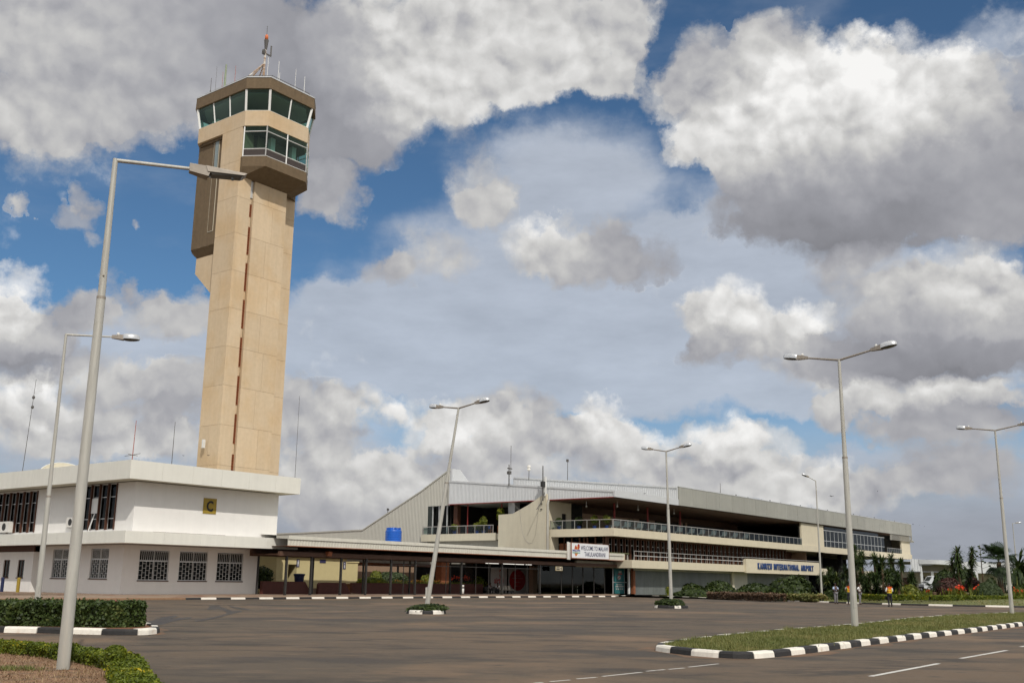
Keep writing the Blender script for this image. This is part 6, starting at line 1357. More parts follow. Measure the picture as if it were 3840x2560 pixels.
# grass of the island, dense near the camera, thinner away
isl = inner(ISL, .2); fall = lambda q: np.clip((26/np.maximum(q[:, 1], 20))**1.6, .06, 1)
g_ = scatter(isl, 75000, .11, fall); tag(blades('grass', g_, .085, .022, 'grass_green', (8, 32, 0), .6), 'short patchy green grass covering the kerbed island at right', 'grass')
g_ = scatter(isl, 260, .11, fall); pts = np.concatenate([g_[i]+np.column_stack([RNG.normal(0, .12, 40), RNG.normal(0, .12, 40), np.zeros(40)]) for i in range(len(g_))]); tag(blades('grass_tufts', pts, .16, .016, 'grass_green', (8, 32, 0), .5), 'taller grass tufts dotted over the kerbed island', 'grass')
bed = [tuple(p) for p in smooth_line(BEDC, 2)] + [(-6.5, 12), (-14, 10), (-22, 16), (-22, 25)]
g_ = scatter(bed, 34000, .02, lambda q: np.clip(1.2-(q[:, 0]+6)**2/160, .1, 1)); tag(blades('dry_grass', g_, .06, .014, 'grass_dry', (-9, 18, 0), .9), 'dry straw-coloured grass round the near lamp post', 'grass')
g_ = np.column_stack([RNG.normal(-8.35, .22, 500), RNG.normal(18.5, .12, 500), np.full(500, .02)]); tag(blades('weed', g_, .08, .02, 'grass_green', (-8.3, 18.5, 0), .7), 'small green weed left of the near lamp foot', 'weed')
gl = [tuple(p) for p in inner(GARDEN, .2)] + [(110, 92), (140, 140), (60, 140), (35, 130)]
g_ = scatter(gl, 45000, .1, lambda q: np.clip((95/np.maximum(q[:, 1], 60))**3, .05, 1)); g_ = g_[g_[:, 1] < 125]; g_[:, 2] = [garden_z(x, y) for x, y in g_[:, :2]]; tag(blades('garden_grass', g_, .12, .05, 'grass_green', (40, 100, 0), .6), 'green lawn along the garden kerb at right', 'grass')
# hedges near the camera
hedge('dark green clipped hedge with pink blossoms on the kerbed island at left', [(-30, 33.9), (-15.8, 33.2), (-13, 32.9), (-11.15, 32.8)], 1.5, .70, .1, 80000, .07, 'hedge_leaf', rough=.11, flowers=(34, 'petal_pink', .085))
yl = [tuple(p) for p in smooth_line(BEDC, 2)]
hedge('low golden green hedge curving round the dry bed in front', yl, .52, .22, .02, 120000, .030, 'hedge_yellow', rough=.05)
bush('small round golden shrub on a stem inside the curving hedge', (-6.3, 17.5, .34), (.15, .15, .15), 4000, .032, 'hedge_yellow', stem=.12, rough=.2)
# planters round two lamps
for (cx, cy), lb in ((PL1, 'low scruffy bush with pink tips filling the planter of the leaning lamp'), (PL2, 'rounded scruffy bush filling the round planter before the terminal')):
    bush(lb, (cx, cy, .2), (.95, 1.05, .27 if cx < 0 else .42), 5000, .08, 'shrub_leaf', rough=.2)
# hedges and shrubs before the terminal
def shrub_at(label, x0, x1, ybase, ytop, m, n, size, depth=1.0, name='shrub', rough=.12, group=None, yb=None):
    b = gnd((x0+x1)/2, ybase); D_ = b.y; bz = b.z-.05; l = on_y(x0, ybase, D_); r_ = on_y(x1, ybase, D_); t = on_y((x0+x1)/2, ytop, D_); rx = (r_.x-l.x)/2
    return bush(label, ((l.x+r_.x)/2, D_+rx*depth*.6, bz), (rx, rx*depth, max(t.z-bz, .25)), n, size, m, name=name, rough=rough, group=group)
SG = 'shrubs of the terminal garden'
hedge('bright yellow green clipped hedge in front of the ribbed grey wall', [gp(2372, 2229), gp(2440, 2230), gp(2508, 2231)], 1.6, 1.05, .1, 9000, .16, 'hedge_yellow', rough=.12)
for lb, x0, x1, yb, yt, dp in (('dark rounded shrub behind the bright yellow hedge', 2440, 2510, 2229, 2190, .9), ('broad dark shrub right of the lamp before the ribbed wall', 2515, 2660, 2231, 2188, .7), ('tall dark shrub humped before the ribbed wall', 2640, 2770, 2233, 2178, .7),
        ('long dark shrub under the left end of the name board', 2770, 2920, 2237, 2187, .7), ('largest dark rounded shrub below the right end of the name board', 2880, 3080, 2244, 2163, .7), ('low dark shrub in the bed left of the reddish hedge', 2530, 2680, 2236, 2212, .5)):
    shrub_at(lb, x0, x1, yb, yt, 'shrub_leaf', 5000, .26, dp, group=SG, rough=.13)
hedge('low pinkish brown hedge along the garden kerb', [gp(2668, 2242), gp(2760, 2245), gp(2860, 2249), gp(2925, 2252)], 2.0, .62, .1, 9000, .14, 'shrub_pinkbrown', rough=.13)
hedge('ragged green border by the kerb below the largest shrub', [gp(2925, 2249), gp(3000, 2251), gp(3085, 2254)], 1.4, .55, .1, 5000, .14, 'grass_green', rough=.2)
shrub_at('dark clipped shrub block left of the two standing men', 3095, 3150, 2238, 2205, 'shrub_leaf', 2500, .2, .8, group=SG); shrub_at('dark clipped shrub behind the standing men', 3148, 3235, 2246, 2203, 'shrub_leaf', 3000, .2, .8, group=SG)
shrub_at('smooth low green mound of clipped shrub left of the man in orange', 3240, 3322, 2237, 2213, 'shrub_sage', 3000, .13, .9, group=SG, rough=.05); shrub_at('spreading green ground shrub between the men', 3195, 3260, 2247, 2222, 'grass_green', 3000, .16, .8, group=SG)
hedge('long low yellow edged hedge across the garden lawn', [(on_y(px_, 2238, y_).x, y_) for px_, y_ in ((3215, 104), (3330, 101), (3480, 100), (3640, 100.5), (3725, 101.5), (3830, 102), (3960, 102))], 1.2, .40, .42, 24000, .10, 'hedge_yellow', rough=.06)
shrub_at('large dome of dark purple red shrub in the garden', 3515, 3628, 2232, 2168, 'shrub_red', 6000, .14, .9, group=SG, rough=.06); shrub_at('smaller dark red shrub behind the sage mound', 3625, 3690, 2222, 2162, 'shrub_red', 3500, .14, .9, group=SG, rough=.08)
shrub_at('smooth sage green mound like a resting animal', 3660, 3775, 2233, 2182, 'shrub_sage', 8000, .10, .7, group=SG, rough=.03)
shrub_at('dark bushy shrub behind the purple dome', 3515, 3600, 2216, 2139, 'shrub_leaf', 4000, .3, .9, group=SG); shrub_at('tall dark bushy shrub behind the yuccas', 3595, 3680, 2218, 2135, 'shrub_leaf', 4500, .3, .9, group=SG)
shrub_at('low dark shrub at the right edge behind the guard', 3790, 3900, 2228, 2192, 'shrub_leaf', 3500, .22, .7, group=SG); shrub_at('small dark shrub left of the guard in lime', 3700, 3752, 2228, 2170, 'shrub_leaf', 3000, .25, .9, group=SG)
shrub_at('pale green leafy shrub right of the man in orange', 3370, 3450, 2228, 2197, 'flower_leaf', 2200, .3, .7, group=SG, rough=.2); shrub_at('dark shrub low behind the palms at the wing', 3330, 3400, 2226, 2180, 'shrub_leaf', 3000, .3, .8, group=SG)
# flowers
for i, (px, py, s) in enumerate([(3562, 2213, 1.0), (3600, 2208, 1.5), (3602, 2205, 1.2), (3655, 2212, 1.0), (3668, 2207, 1.1), (3480, 2216, .8), (3835, 2216, 1.), (3812, 2213, .9)]):
    b = gnd(px, 2233); v = on_y(px, py, b.y); T = Thing('canna_flower', 'orange red canna bloom in the garden border, %s' % ['below the purple dome at its middle', 'large, right of the purple dome middle', 'upper one by the purple dome', 'just left of the sage mound', 'at the nose of the sage mound', 'beside the cycad', 'rightmost', 'right of the guard'][i], 'flower', (b.x, b.y, b.z), 'w', 'orange red canna flowers'); c = np.array((v.x, v.y, v.z)); k = 30
    T.part('petals', leaf_mesh('petals', c+RNG.normal(0, .12*s, (k, 3)), RNG.normal(0, 1, (k, 3)), .16*s, 1.3, .6, (b.x, b.y, b.z)), 'petal_red', kind='stuff'); T.part('stalk', MB().tube([(b.x, b.y, b.z), (v.x, v.y, v.z)], .02, 5), 'bark')
    pl = np.column_stack([RNG.normal(b.x, .3, 60), RNG.normal(b.y, .3, 60), np.full(60, b.z)]); me = blades('leaves', pl, .8, .12, 'flower_leaf', (b.x, b.y, b.z), .35); me.location = (0, 0, 0); me.parent = T.e
def yucca(label, base, top, heads, group, leafn=120, leafl=1.0, lean=(0, 0), droop=.3, m='palm_leaf'):
    base = Vector(base); T = Thing('yucca', label, 'yucca', tuple(base), 'w', group); H = top-base.z
    tp = base+Vector((lean[0], lean[1], H)); T.part('trunk', MB().tube([base, base.lerp(tp, .5)+Vector((lean[0]*.2, 0, 0)), tp-Vector((0, 0, leafl*.4))], [.16, .13, .1], 8), 'bark')
    vs = []; fs = []
    for c, r_ in heads:
        c = Vector(c)+base
        for i in range(leafn):
            a = random.uniform(0, 2*math.pi); e = random.uniform(-.9, 1.25); L_ = leafl*r_*random.uniform(.75, 1.15); d = Vector((math.cos(a)*math.cos(e), math.sin(a)*math.cos(e), math.sin(e))); s = d.cross(Vector((0, 0, 1))).normalized()*.06*r_; o = c+Vector((0, 0, random.uniform(-.35, .35)*r_)); m_ = o+d*L_*.55; t_ = o+d*L_-Vector((0, 0, droop*L_*max(0, math.cos(e))*.6)); k = len(vs)
            vs += [tuple(o-s*.5), tuple(o+s*.5), tuple(m_+s), tuple(m_-s), tuple(t_)]; fs += [(k, k+1, k+2, k+3), (k+3, k+2, k+4)]
    T.part('leaf_rosettes', MB().add(vs, fs), m, kind='stuff'); return T
YG = 'yuccas before the far wing'
YB = [(3118, 2236, 2133, 'low spiky yucca at the left end of the clump'), (3175, 2234, 2125, 'spiky yucca behind the standing men, left of the near lamp'), (3217, 2232, 2050, 'tallest spiky yucca just right of the near lamp post'), (3240, 2236, 2072, 'spiky yucca with a fan of pale lower leaves'), (3287, 2232, 2080, 'spiky yucca with a round head in the middle of the clump'), (3315, 2230, 2093, 'spiky yucca second from the right of the clump'),
      (3350, 2226, 2082, 'slim spiky yucca against the cream wing'), (3385, 2226, 2100, 'spiky yucca at the right end of the clump'), (3265, 2240, 2150, 'short bushy yucca low in the clump'), (3330, 2238, 2140, 'short bushy yucca behind the man in orange'), (3205, 2240, 2150, 'short yucca hidden partly by the near lamp post'), (3140, 2236, 2160, 'short dark yucca behind the man in blue'), (3372, 2232, 2155, 'short yucca low at the right end of the clump'), (3290, 2236, 2170, 'lowest dark yucca in the middle of the clump')]
for i, (px, yb, yt, lb) in enumerate(YB):
    b = gnd(px, yb); t = on_y(px, yt, b.y); sc = (t.z-b.z); L_ = 1.0; hd = [((0, 0, sc-L_*.55), 1.0)]
    for k in range(3): a = random.uniform(0, 6.28); hd.append(((math.cos(a)*1.1, math.sin(a)*.8, sc*random.uniform(.35, .8)), .9))
    yucca(lb, b, t.z, hd, YG, 110, L_)
b = gnd(3606, 2226); t = on_y(3598, 2048, b.y); sc = t.z-b.z; yucca('tall pompom yucca with bare trunk beside the thin flower stalk', (b.x, b.y, b.z), t.z, [((-.1, 0, sc-.9), 1.3), ((-.1, 0, sc-1.7), 1.2), ((0, 0, sc-2.4), 1.0)], 'yuccas in the garden', 100, .9, (-.15, 0), .5)
b = gnd(3584, 2226); t = on_y(3580, 2087, b.y); sc = t.z-b.z; yucca('shorter pompom yucca leaning left of the tall one', (b.x, b.y, b.z), t.z, [((-.1, 0, sc-.8), 1.1), ((0, 0, sc-1.6), 1.), ((.1, 0, sc-2.8), .8)], 'yuccas in the garden', 80, .85, (-.15, 0), .5)
b = gnd(3640, 2224); t = on_y(3655, 2044, b.y); sc = t.z-b.z; yucca('slanting dark column yucca left of the flower stalk', (b.x, b.y, b.z), t.z, [((.55, 0, sc-.7), 1.), ((.4, 0, sc-1.5), 1.05), ((.25, 0, sc-2.3), 1.0), ((0, 0, sc-3.1), .9), ((-.1, 0, sc-3.9), .8)], 'yuccas in the garden', 75, .8, (.5, 0), .5)
b = gnd(3690, 2224); t = on_y(3674, 2040, b.y); T = Thing('agave_stalk', 'thin tall agave flower stalk with short side branches', 'agave', (b.x, b.y, b.z), 'w'); H_ = t.z-b.z; tx = t.x-b.x
T.part('stalk', MB().tube([(b.x, b.y, b.z), (b.x+tx*.5, b.y, b.z+H_*.5), (t.x, b.y, t.z)], [.07, .05, .02], 6), 'bark')
for i in range(13):
    f = .5+.48*i/13; L_ = (1-f)*1.5+.12; a = i*2.4; c = Vector((b.x+tx*f, b.y, b.z+H_*f)); e = c+Vector((math.cos(a)*L_, math.sin(a)*L_, L_*.35)); T.part('side_branch', MB().tube([c, e], .015, 4).ellipsoid(tuple(e), (.14, .14, .09), 7, 5), 'shrub_leaf')
# fan palm
b = gnd(3756, 2226); T = Thing('fan_palm', 'big dark fan palm with a full crown behind the right lamp post', 'palm', (b.x, b.y, b.z), 'w'); zc_ = on_y(3750, 2105, b.y).z
T.part('trunk', MB().tube([(b.x, b.y, b.z-.05), (b.x, b.y, zc_*.5), (b.x, b.y, zc_)], [.32, .26, .22], 10), 'bark'); vs = []; fs = []
for i in range(46):
    a = random.uniform(0, 6.28); e = random.uniform(-1.0, 1.35); L_ = random.uniform(1.7, 2.6); d = Vector((math.cos(a)*math.cos(e), math.sin(a)*math.cos(e), math.sin(e))); s = d.cross(Vector((0, 0, 1))).normalized(); o = Vector((b.x, b.y, zc_)); h_ = o+d*L_*.5; u_ = s.cross(d)
    for k in range(17):
        g = (k-8)/8*1.35; dd = (d*math.cos(g)+s*math.sin(g)+u_*.12*abs(math.sin(g))).normalized(); ll = L_*.62*(1-.25*abs(g)/1.35); w = dd.cross(u_).normalized()*.05; t_ = h_+dd*ll-Vector((0, 0, .28*ll)); m_ = h_+dd*ll*.6; kk = len(vs); vs += [tuple(h_), tuple(m_+w), tuple(t_), tuple(m_-w)]; fs.append((kk, kk+1, kk+2, kk+3))
    kk = len(vs); vs += [tuple(o-s*.02), tuple(o+s*.02), tuple(h_+s*.02), tuple(h_-s*.02)]; fs.append((kk, kk+1, kk+2, kk+3))
T.part('crown', MB().add(vs, fs), 'fan_leaf', kind='stuff')
b = gnd(3830, 2222); t = on_y(3830, 2085, b.y); yucca('lighter green palm at the right edge of the picture', (b.x, b.y, b.z), t.z, [((0, 0, t.z-b.z-1.6), 2.3), ((.5, 0, t.z-b.z-2.6), 2.0)], None, 130, 1.1, (0, 0), .8, 'palm_leaf')
b = gnd(3505, 2233); T = Thing('cycad', 'low dark cycad with arching fronds by the white car', 'cycad', (b.x, b.y, b.z), 'w'); vs = []; fs = []
for i in range(22):
    a = random.uniform(0, 6.28); o = Vector((b.x, b.y, b.z+.3)); L_ = random.uniform(1.3, 1.8)
    for k in range(14):
        f = k/13; c = o+Vector((math.cos(a)*L_*f, math.sin(a)*L_*f, L_*.62*math.sin(f*2.4))); 
        for s_ in (-1, 1): w = Vector((-math.sin(a), math.cos(a), .15))*s_*.26*math.sin(.3+f*2.6); kk = len(vs); vs += [tuple(c), tuple(c+Vector((0, 0, .04))), tuple(c+w)]; fs.append((kk, kk+1, kk+2))
T.part('fronds', MB().add(vs, fs), 'cycad_leaf', kind='stuff'); T.part('stump', MB().lathe([(.2, 0), (.22, .3), (.1, .42)], (b.x, b.y, b.z), 8), 'bark')
# courtyard planting seen under the walkway
def gpb(a, d, z): v = g2w(a, d, z); return (v.x, v.y, v.z)
bush('dark ragged bush beside the tower foot under the roof edge', gpb(64.8, 79.2, 1.5), (1.7, 1.2, 1.3), 5000, .12, 'shrub_leaf', rough=.2)
for a, d, z, r, m, lb in ((79.8, 79.0, 1.4, (1.6, .8, .55), 'hedge_yellow', 'yellow green clipped bush behind the planter wall, leftmost'), (85.5, 81.5, 1.6, (1.9, 1.0, 1.0), 'shrub_sage', 'square clipped green bush in the courtyard planter'), (82, 80.5, 1.5, (.7, .6, 1.1), 'flower_leaf', 'spiky light green plant in the courtyard'), (90.2, 80.5, 1.4, (.8, .6, .9), 'flower_leaf', 'thin reddish green plant by the courtyard guard'), (98.2, 79.6, 1.3, (.9, .7, .85), 'hedge_yellow', 'round bright bush behind the seated people')):
    bush(lb, gpb(a, d, z), r, 2200, .13, m, group='courtyard plants', rough=.15)
for a, d, k, m in ((86.5, 78.6, 40, 'petal_orange'), (83.0, 78.4, 30, 'petal_orange'), (89, 78.5, 25, 'petal_orange'), (95.3, 79.2, 40, 'petal_red'), (93.8, 79.4, 30, 'petal_red')):
    v = g2w(a, d, 1.28); T = Thing('flower_clump', 'clump of %s flowers in the maroon courtyard planter, %s' % ('orange' if 'orange' in m else 'tall red', {86.5: 'under the square bush', 83.0: 'leftmost', 89: 'left of the guard', 95.3: 'nearest the seated people', 93.8: 'right of the leaning lamp'}[a]), 'flowers', tuple(v), 'w', 'courtyard flowers'); h_ = 1.0 if 'red' in m else .45
    c = np.array(v)+np.column_stack([RNG.normal(0, .45, k), RNG.normal(0, .3, k), RNG.uniform(h_*.5, h_, k)]); T.part('petals', leaf_mesh('petals', c, RNG.normal(0, 1, (k, 3)), .15, 1.2, .5, tuple(v)), m, kind='stuff')
    o = blades('leaves', np.array(v)+np.column_stack([RNG.normal(0, .7, 160), RNG.normal(0, .35, 160), np.zeros(160)]), .42, .06, 'flower_leaf', tuple(v), .5); o.location = (0, 0, 0); o.parent = T.e
# potted plants on the terraces
def potted(label, a, d, z, h, m='shrub_leaf', pot='chair_blue', r=.4):
    v = g2w(a, d, z); T = Thing('potted_plant', label, 'potted plant', tuple(v), 'w', 'potted plants on the terraces'); T.part('pot', MB().lathe([(.18, 0), (.28, .42), (.25, .42)], tuple(v), 12), pot); T.part('stem', MB().tube([(v.x, v.y, z+.3), (v.x, v.y, z+h*.7)], .03, 6), 'bark'); k = 420
    c = np.array((v.x, v.y, z+h*.72)); u = RNG.normal(0, 1, (k, 3)); u /= np.linalg.norm(u, axis=1, keepdims=True); T.part('leaves', leaf_mesh('leaves', c+u*np.array([r, r, h*.32])*RNG.uniform(.4, 1, (k, 1)), u, .14, 1.8, .6, tuple(v)), m, kind='stuff')
for a, d, h, lb in ((113.4, 78.6, 1.5, 'potted plant in the corner of the terrace beside the downpipe'), (114.2, 76.0, 1.6, 'second potted plant from the downpipe on the corner terrace'), (114.2, 73.6, 1.7, 'bushy potted palm left of the red column on the corner terrace'), (114.4, 71.9, 1.7, 'bright bushy potted plant beside the red column on the corner terrace'), (123.5, 74, 1.7, 'dim potted palm in the middle of the front terrace'), (132, 74.5, 1.8, 'dim potted palm near the third red column')): potted(lb, a, d, S3T, h, 'flower_leaf' if d < 74 and a < 120 else 'shrub_leaf', r=.55)
for a, d, h, lb in ((113.3, 91.1, 2.3, 'leafy potted tree on the left terrace near the chairs'), (113.3, 96.3, 1.4, 'low potted plant at the left end of the left terrace'), (113.5, 92.4, 1.5, 'smaller potted plant left of the leafy potted tree'), (113.2, 88.1, 3.4, 'pale variegated potted tree above the fin wall corner')): potted(lb, a, d, 8.05, h, 'hedge_yellow' if h > 3 else 'flower_leaf', r=.6)

# ------------------------------------------------------------------ people
def skin_mesh(name, J, E_, R_, sub=1):
    me = bpy.data.meshes.new('s'); me.from_pydata([J[k] for k in J], [(list(J).index(a), list(J).index(b)) for a, b in E_], []); ob = bpy.data.objects.new('s', me); COL.objects.link(ob)
    md = ob.modifiers.new('skin', 'SKIN'); md.use_smooth_shade = True; md.branch_smoothing = 0.6
    for i, k in enumerate(J): r = R_[k]; me.skin_vertices[0].data[i].radius = (r if hasattr(r, '__len__') else (r, r)); me.skin_vertices[0].data[i].use_root = (i == 0)
    s = ob.modifiers.new('sub', 'SUBSURF'); s.levels = sub; s.render_levels = sub
    dg = bpy.context.evaluated_depsgraph_get(); out = bpy.data.meshes.new_from_object(ob.evaluated_get(dg)); bpy.data.objects.remove(ob, do_unlink=True); bpy.data.meshes.remove(me); out.name = name; return out
def merge(me, mb):
    bm = bmesh.new(); bm.from_mesh(me); t = mb.mesh('t'); bm.from_mesh(t); bm.to_mesh(me); bm.free(); bpy.data.meshes.remove(t)
    me.polygons.foreach_set('use_smooth', [True]*len(me.polygons)); return me
def person(label, loc, rotz, shirt, trousers, pose='stand', vest=None, h=1.74, longs=False, group=None):
    """front of the figure is local -y; one skinned body, clothes as skins a little larger"""
    k = h/1.74; V = lambda x, y, z: (x*k, y*k, z*k); T = Thing('person', label, 'person', loc, 'w', group); T.e.rotation_euler = (0, 0, rotz)
    sit = pose == 'sit'; hip = .93 if not sit else .48
    dz = hip-.93
    J = {'pelvis': V(0, 0, .95+dz), 'belly': V(0, -.01, 1.10+dz), 'chest': V(0, 0, 1.31+dz), 'neck': V(0, .01, 1.47+dz), 'jaw': V(0, -.015, 1.56+dz), 'crown': V(0, 0, 1.68+dz)}
    R_ = {'pelvis': (.135*k, .10*k), 'belly': (.125*k, .10*k), 'chest': (.155*k, .11*k), 'neck': .055*k, 'jaw': (.068*k, .08*k), 'crown': (.075*k, .085*k)}
    E_ = [('pelvis', 'belly'), ('belly', 'chest'), ('chest', 'neck'), ('neck', 'jaw'), ('jaw', 'crown')]
    for s, n in ((-1, 'l'), (1, 'r')):
        J['sh'+n] = V(.185*s, .0, 1.39+dz)
        if pose == 'crossed': el = (.26*s, -.05, 1.12); wr = (-.02*s, -.22, 1.17); hd = (-.12*s, -.2, 1.2)
        elif pose == 'front': el = (.27*s, -.02, 1.13); wr = (.10*s, -.24, 1.10); hd = (.06*s, -.29, 1.11)
        elif pose == 'hips': el = (.36*s, .06, 1.15); wr = (.19*s, -.06, 1.0); hd = (.14*s, -.10, .98)
        elif pose == 'sit': el = (.24*s, -.10, 1.12); wr = (.14*s, -.34, 1.04); hd = (.12*s, -.41, 1.02)
        else: el = (.235*s, .02, 1.12); wr = (.25*s, -.05, .88); hd = (.25*s, -.07, .80)
        J['el'+n] = V(el[0], el[1], el[2]+dz); J['wr'+n] = V(wr[0], wr[1], wr[2]+dz); J['pa'+n] = V(hd[0], hd[1], hd[2]+dz)
        R_.update({'sh'+n: .062*k, 'el'+n: .043*k, 'wr'+n: (.028*k, .026*k), 'pa'+n: (.036*k, .018*k)})
        E_ += [('chest', 'sh'+n), ('sh'+n, 'el'+n), ('el'+n, 'wr'+n), ('wr'+n, 'pa'+n)]
        if sit: J['hi'+n] = V(.10*s, -.05, .50); J['kn'+n] = V(.13*s, -.46, .50); J['an'+n] = V(.13*s, -.44, .09); J['to'+n] = V(.13*s, -.60, .04)
        else: ft = .02*s if pose != 'stand' else .0; J['hi'+n] = V(.09*s, 0, .90); J['kn'+n] = V(.105*s, -.02+ft, .50); J['an'+n] = V(.115*s, .03+ft, .09); J['to'+n] = V(.135*s, -.13+ft, .035)
        R_.update({'hi'+n: .088*k, 'kn'+n: .058*k, 'an'+n: .040*k, 'to'+n: (.042*k, .028*k)}); E_ += [('pelvis', 'hi'+n), ('hi'+n, 'kn'+n), ('kn'+n, 'an'+n), ('an'+n, 'to'+n)]
    me = skin_mesh('body', J, E_, R_, 1)
    ex = MB(); hz = (1.60+dz)*k
    ex.ellipsoid((0, -.098*k, hz-.005), (.014*k, .02*k, .022*k), 6, 5)
    for s in (-1, 1): ex.ellipsoid((.078*s*k, 0, hz), (.01*k, .02*k, .03*k), 6, 5); ex.ellipsoid((.03*s*k, -.083*k, hz+.02*k), (.011*k, .008*k, .007*k), 6, 4)
    ex.ellipsoid((0, -.086*k, hz-.055*k), (.024*k, .008*k, .007*k), 6, 4)
    for s, n in ((-1, 'l'), (1, 'r')):      # five fingers closing from the palm
        p = Vector(J['pa'+n]); w_ = Vector(J['wr'+n]); d = (p-w_).normalized(); sd = d.cross(Vector((0, 0, 1))); sd = sd.normalized() if sd.length > .1 else Vector((0, 1, 0))
        for i, L_ in enumerate((.062, .072, .068, .052)): o = p+sd*(.027-.018*i)*k; m_ = o+d*L_*.6*k; t_ = m_+d*L_*.4*k-Vector((0, 0, .018*k)); ex.tube([o, m_, t_], [.009*k, .008*k, .006*k], 5)
        o = w_.lerp(p, .5)+sd*.03*k; ex.tube([o, o+sd*.025*k+d*.02*k, o+sd*.03*k+d*.05*k], [.011*k, .010*k, .007*k], 5)
    body = link('body', merge(me, ex), 'skin'); body.parent = T.e
    def cloth(nm, keys, edges, grow, m, over={}):
        j = {q: J[q] for q in keys}; j.update({q: v for q, v in over.items()}); rr = {}
        for q in j:
            b_ = R_.get(q, .05*k); b_ = b_ if hasattr(b_, '__len__') else (b_, b_); rr[q] = (b_[0]+grow, b_[1]+grow)
        o = link(nm, skin_mesh(nm, j, edges, rr, 1), m); o.parent = T.e; return o
    L3 = lambda a, b, t: tuple(Vector(J[a]).lerp(Vector(J[b]), t))
    for n in 'lr': J['sl'+n] = L3('sh'+n, 'el'+n, .8) if not longs else L3('el'+n, 'wr'+n, .85); R_['sl'+n] = .047*k if not longs else .032*k
    J['waist'] = V(0, 0, .97+dz); R_['waist'] = (.14*k, .105*k); J['collar'] = V(0, .01, 1.43+dz); R_['collar'] = .07*k
    keys = ['chest', 'belly', 'waist', 'collar']+[a+n for n in 'lr' for a in (('sh', 'sl') if not longs else ('sh', 'el', 'sl'))]; ed = [('chest', 'belly'), ('belly', 'waist'), ('chest', 'collar')]
    for n in 'lr': ed += [('chest', 'sh'+n)]+([('sh'+n, 'sl'+n)] if not longs else [('sh'+n, 'el'+n), ('el'+n, 'sl'+n)])
    cloth('shirt', keys, ed, .014*k, shirt)
    cloth('trousers', ['pelvis', 'hil', 'knl', 'anl', 'hir', 'knr', 'anr'], [('pelvis', 'hil'), ('hil', 'knl'), ('knl', 'anl'), ('pelvis', 'hir'), ('hir', 'knr'), ('knr', 'anr')], .018*k, trousers)
    for n in 'lr': J['he'+n] = tuple(Vector(J['an'+n])+Vector((0, .04*k, -.05*k))); R_['he'+n] = (.042*k, .035*k); cloth('shoe', ['he'+n, 'to'+n], [('he'+n, 'to'+n)], .008*k, 'shoe')
    if vest:
        J['vt'] = V(0, .0, 1.37+dz); R_['vt'] = (.15*k, .105*k); v_ = cloth('vest', ['chest', 'belly', 'waist', 'vt'], [('waist', 'belly'), ('belly', 'chest'), ('chest', 'vt')], .030*k, vest[0])
        st = MB()
        for z in (1.0, 1.16): st.lathe([(.001, 0), (.182*k, 0), (.186*k, .05*k), (.001, .05*k)], (0, 0, (z+dz)*k), 14)
        for s in (-1, 1):
            for y in (-1, 1): st.tube([V(.085*s, .145*y, 1.0+dz), V(.088*s, .152*y, 1.25+dz), V(.08*s, .10*y, 1.41+dz)], .022*k, 5)
        o = link('reflective_band', st.mesh('reflective_band'), vest[1]); o.parent = v_
        for vv in o.data.vertices: vv.co.y *= .86
    hr = MB().ellipsoid((0, .012*k, (1.665+dz)*k), (.088*k, .10*k, .075*k), 12, 8); o = link('hair', hr.mesh('hair', smooth=True), 'hair'); o.parent = T.e
    return T
PG = 'staff standing by the garden kerb'
f = on_z(3136, 2263); person('man in pale blue shirt and grey trousers standing with folded arms', (f.x, f.y, 0), .25, 'shirt_blue', 'trouser_grey', 'crossed', h=1.88, group=PG)
f = on_z(3188, 2267); person('man in white shirt and orange vest half hidden by the near lamp post', (f.x, f.y, 0), -.5, 'shirt_white', 'trouser_dark', 'hips', ('vest_orange', 'vest_yellow'), h=1.90, group=PG)
f = on_z(3226, 2265); person('man in white shirt behind the near lamp post, elbow out to the right', (f.x, f.y, 0), .9, 'shirt_white', 'trouser_grey', 'hips', h=1.88, group=PG)
f = on_z(3339, 2274); person('man in orange and yellow vest and black trousers seen from behind on the road', (f.x, f.y, 0), math.pi+.1, 'shirt_white', 'trouser_dark', 'front', ('vest_orange', 'vest_yellow'), h=1.88, longs=True, group=PG)
f = gnd(3768, 2221); person('guard in white shirt and lime vest beside the lamp post near the right edge', (f.x, f.y, f.z), -1.2, 'shirt_white', 'trouser_dark', 'stand', ('vest_lime', 'shirt_white'), h=1.85, longs=True)
v = g2w(on_d(1600, 2150, 83).x, 83, .3); person('guard in lime vest and red shirt in the courtyard behind the planter', (v.x, v.y, .75), 1.4, 'shirt_red', 'trouser_blue', 'stand', ('vest_lime', 'shirt_white'), h=1.75, longs=True)
v = g2w(96.3, 75.2, .28); person('person in white shirt sitting in shade beside the row of seats', (v.x, v.y, .28), -.4, 'shirt_white', 'trouser_dark', 'sit', h=1.72); v = g2w(95.2, 75.4, .28); person('person in dull shirt sitting in shade, left of the white shirted one', (v.x, v.y, .28), .4, 'trouser_grey', 'trouser_dark', 'sit', h=1.70)
Bs = Thing('bench', 'dark waiting bench under the two seated people', 'bench', (95.7, 75.6, .28), 'g'); Bs.part('seat', MB().box(94.6, 96.9, 75.15, 75.75, .62, .70), 'dark_post')
for a in (94.8, 96.6): Bs.part('leg', MB().box(a-.04, a+.04, 75.2, 75.7, .28, .62), 'dark_post')
Bs.part('backrest', MB().box(94.6, 96.9, 75.75, 75.8, .7, 1.1), 'dark_post')
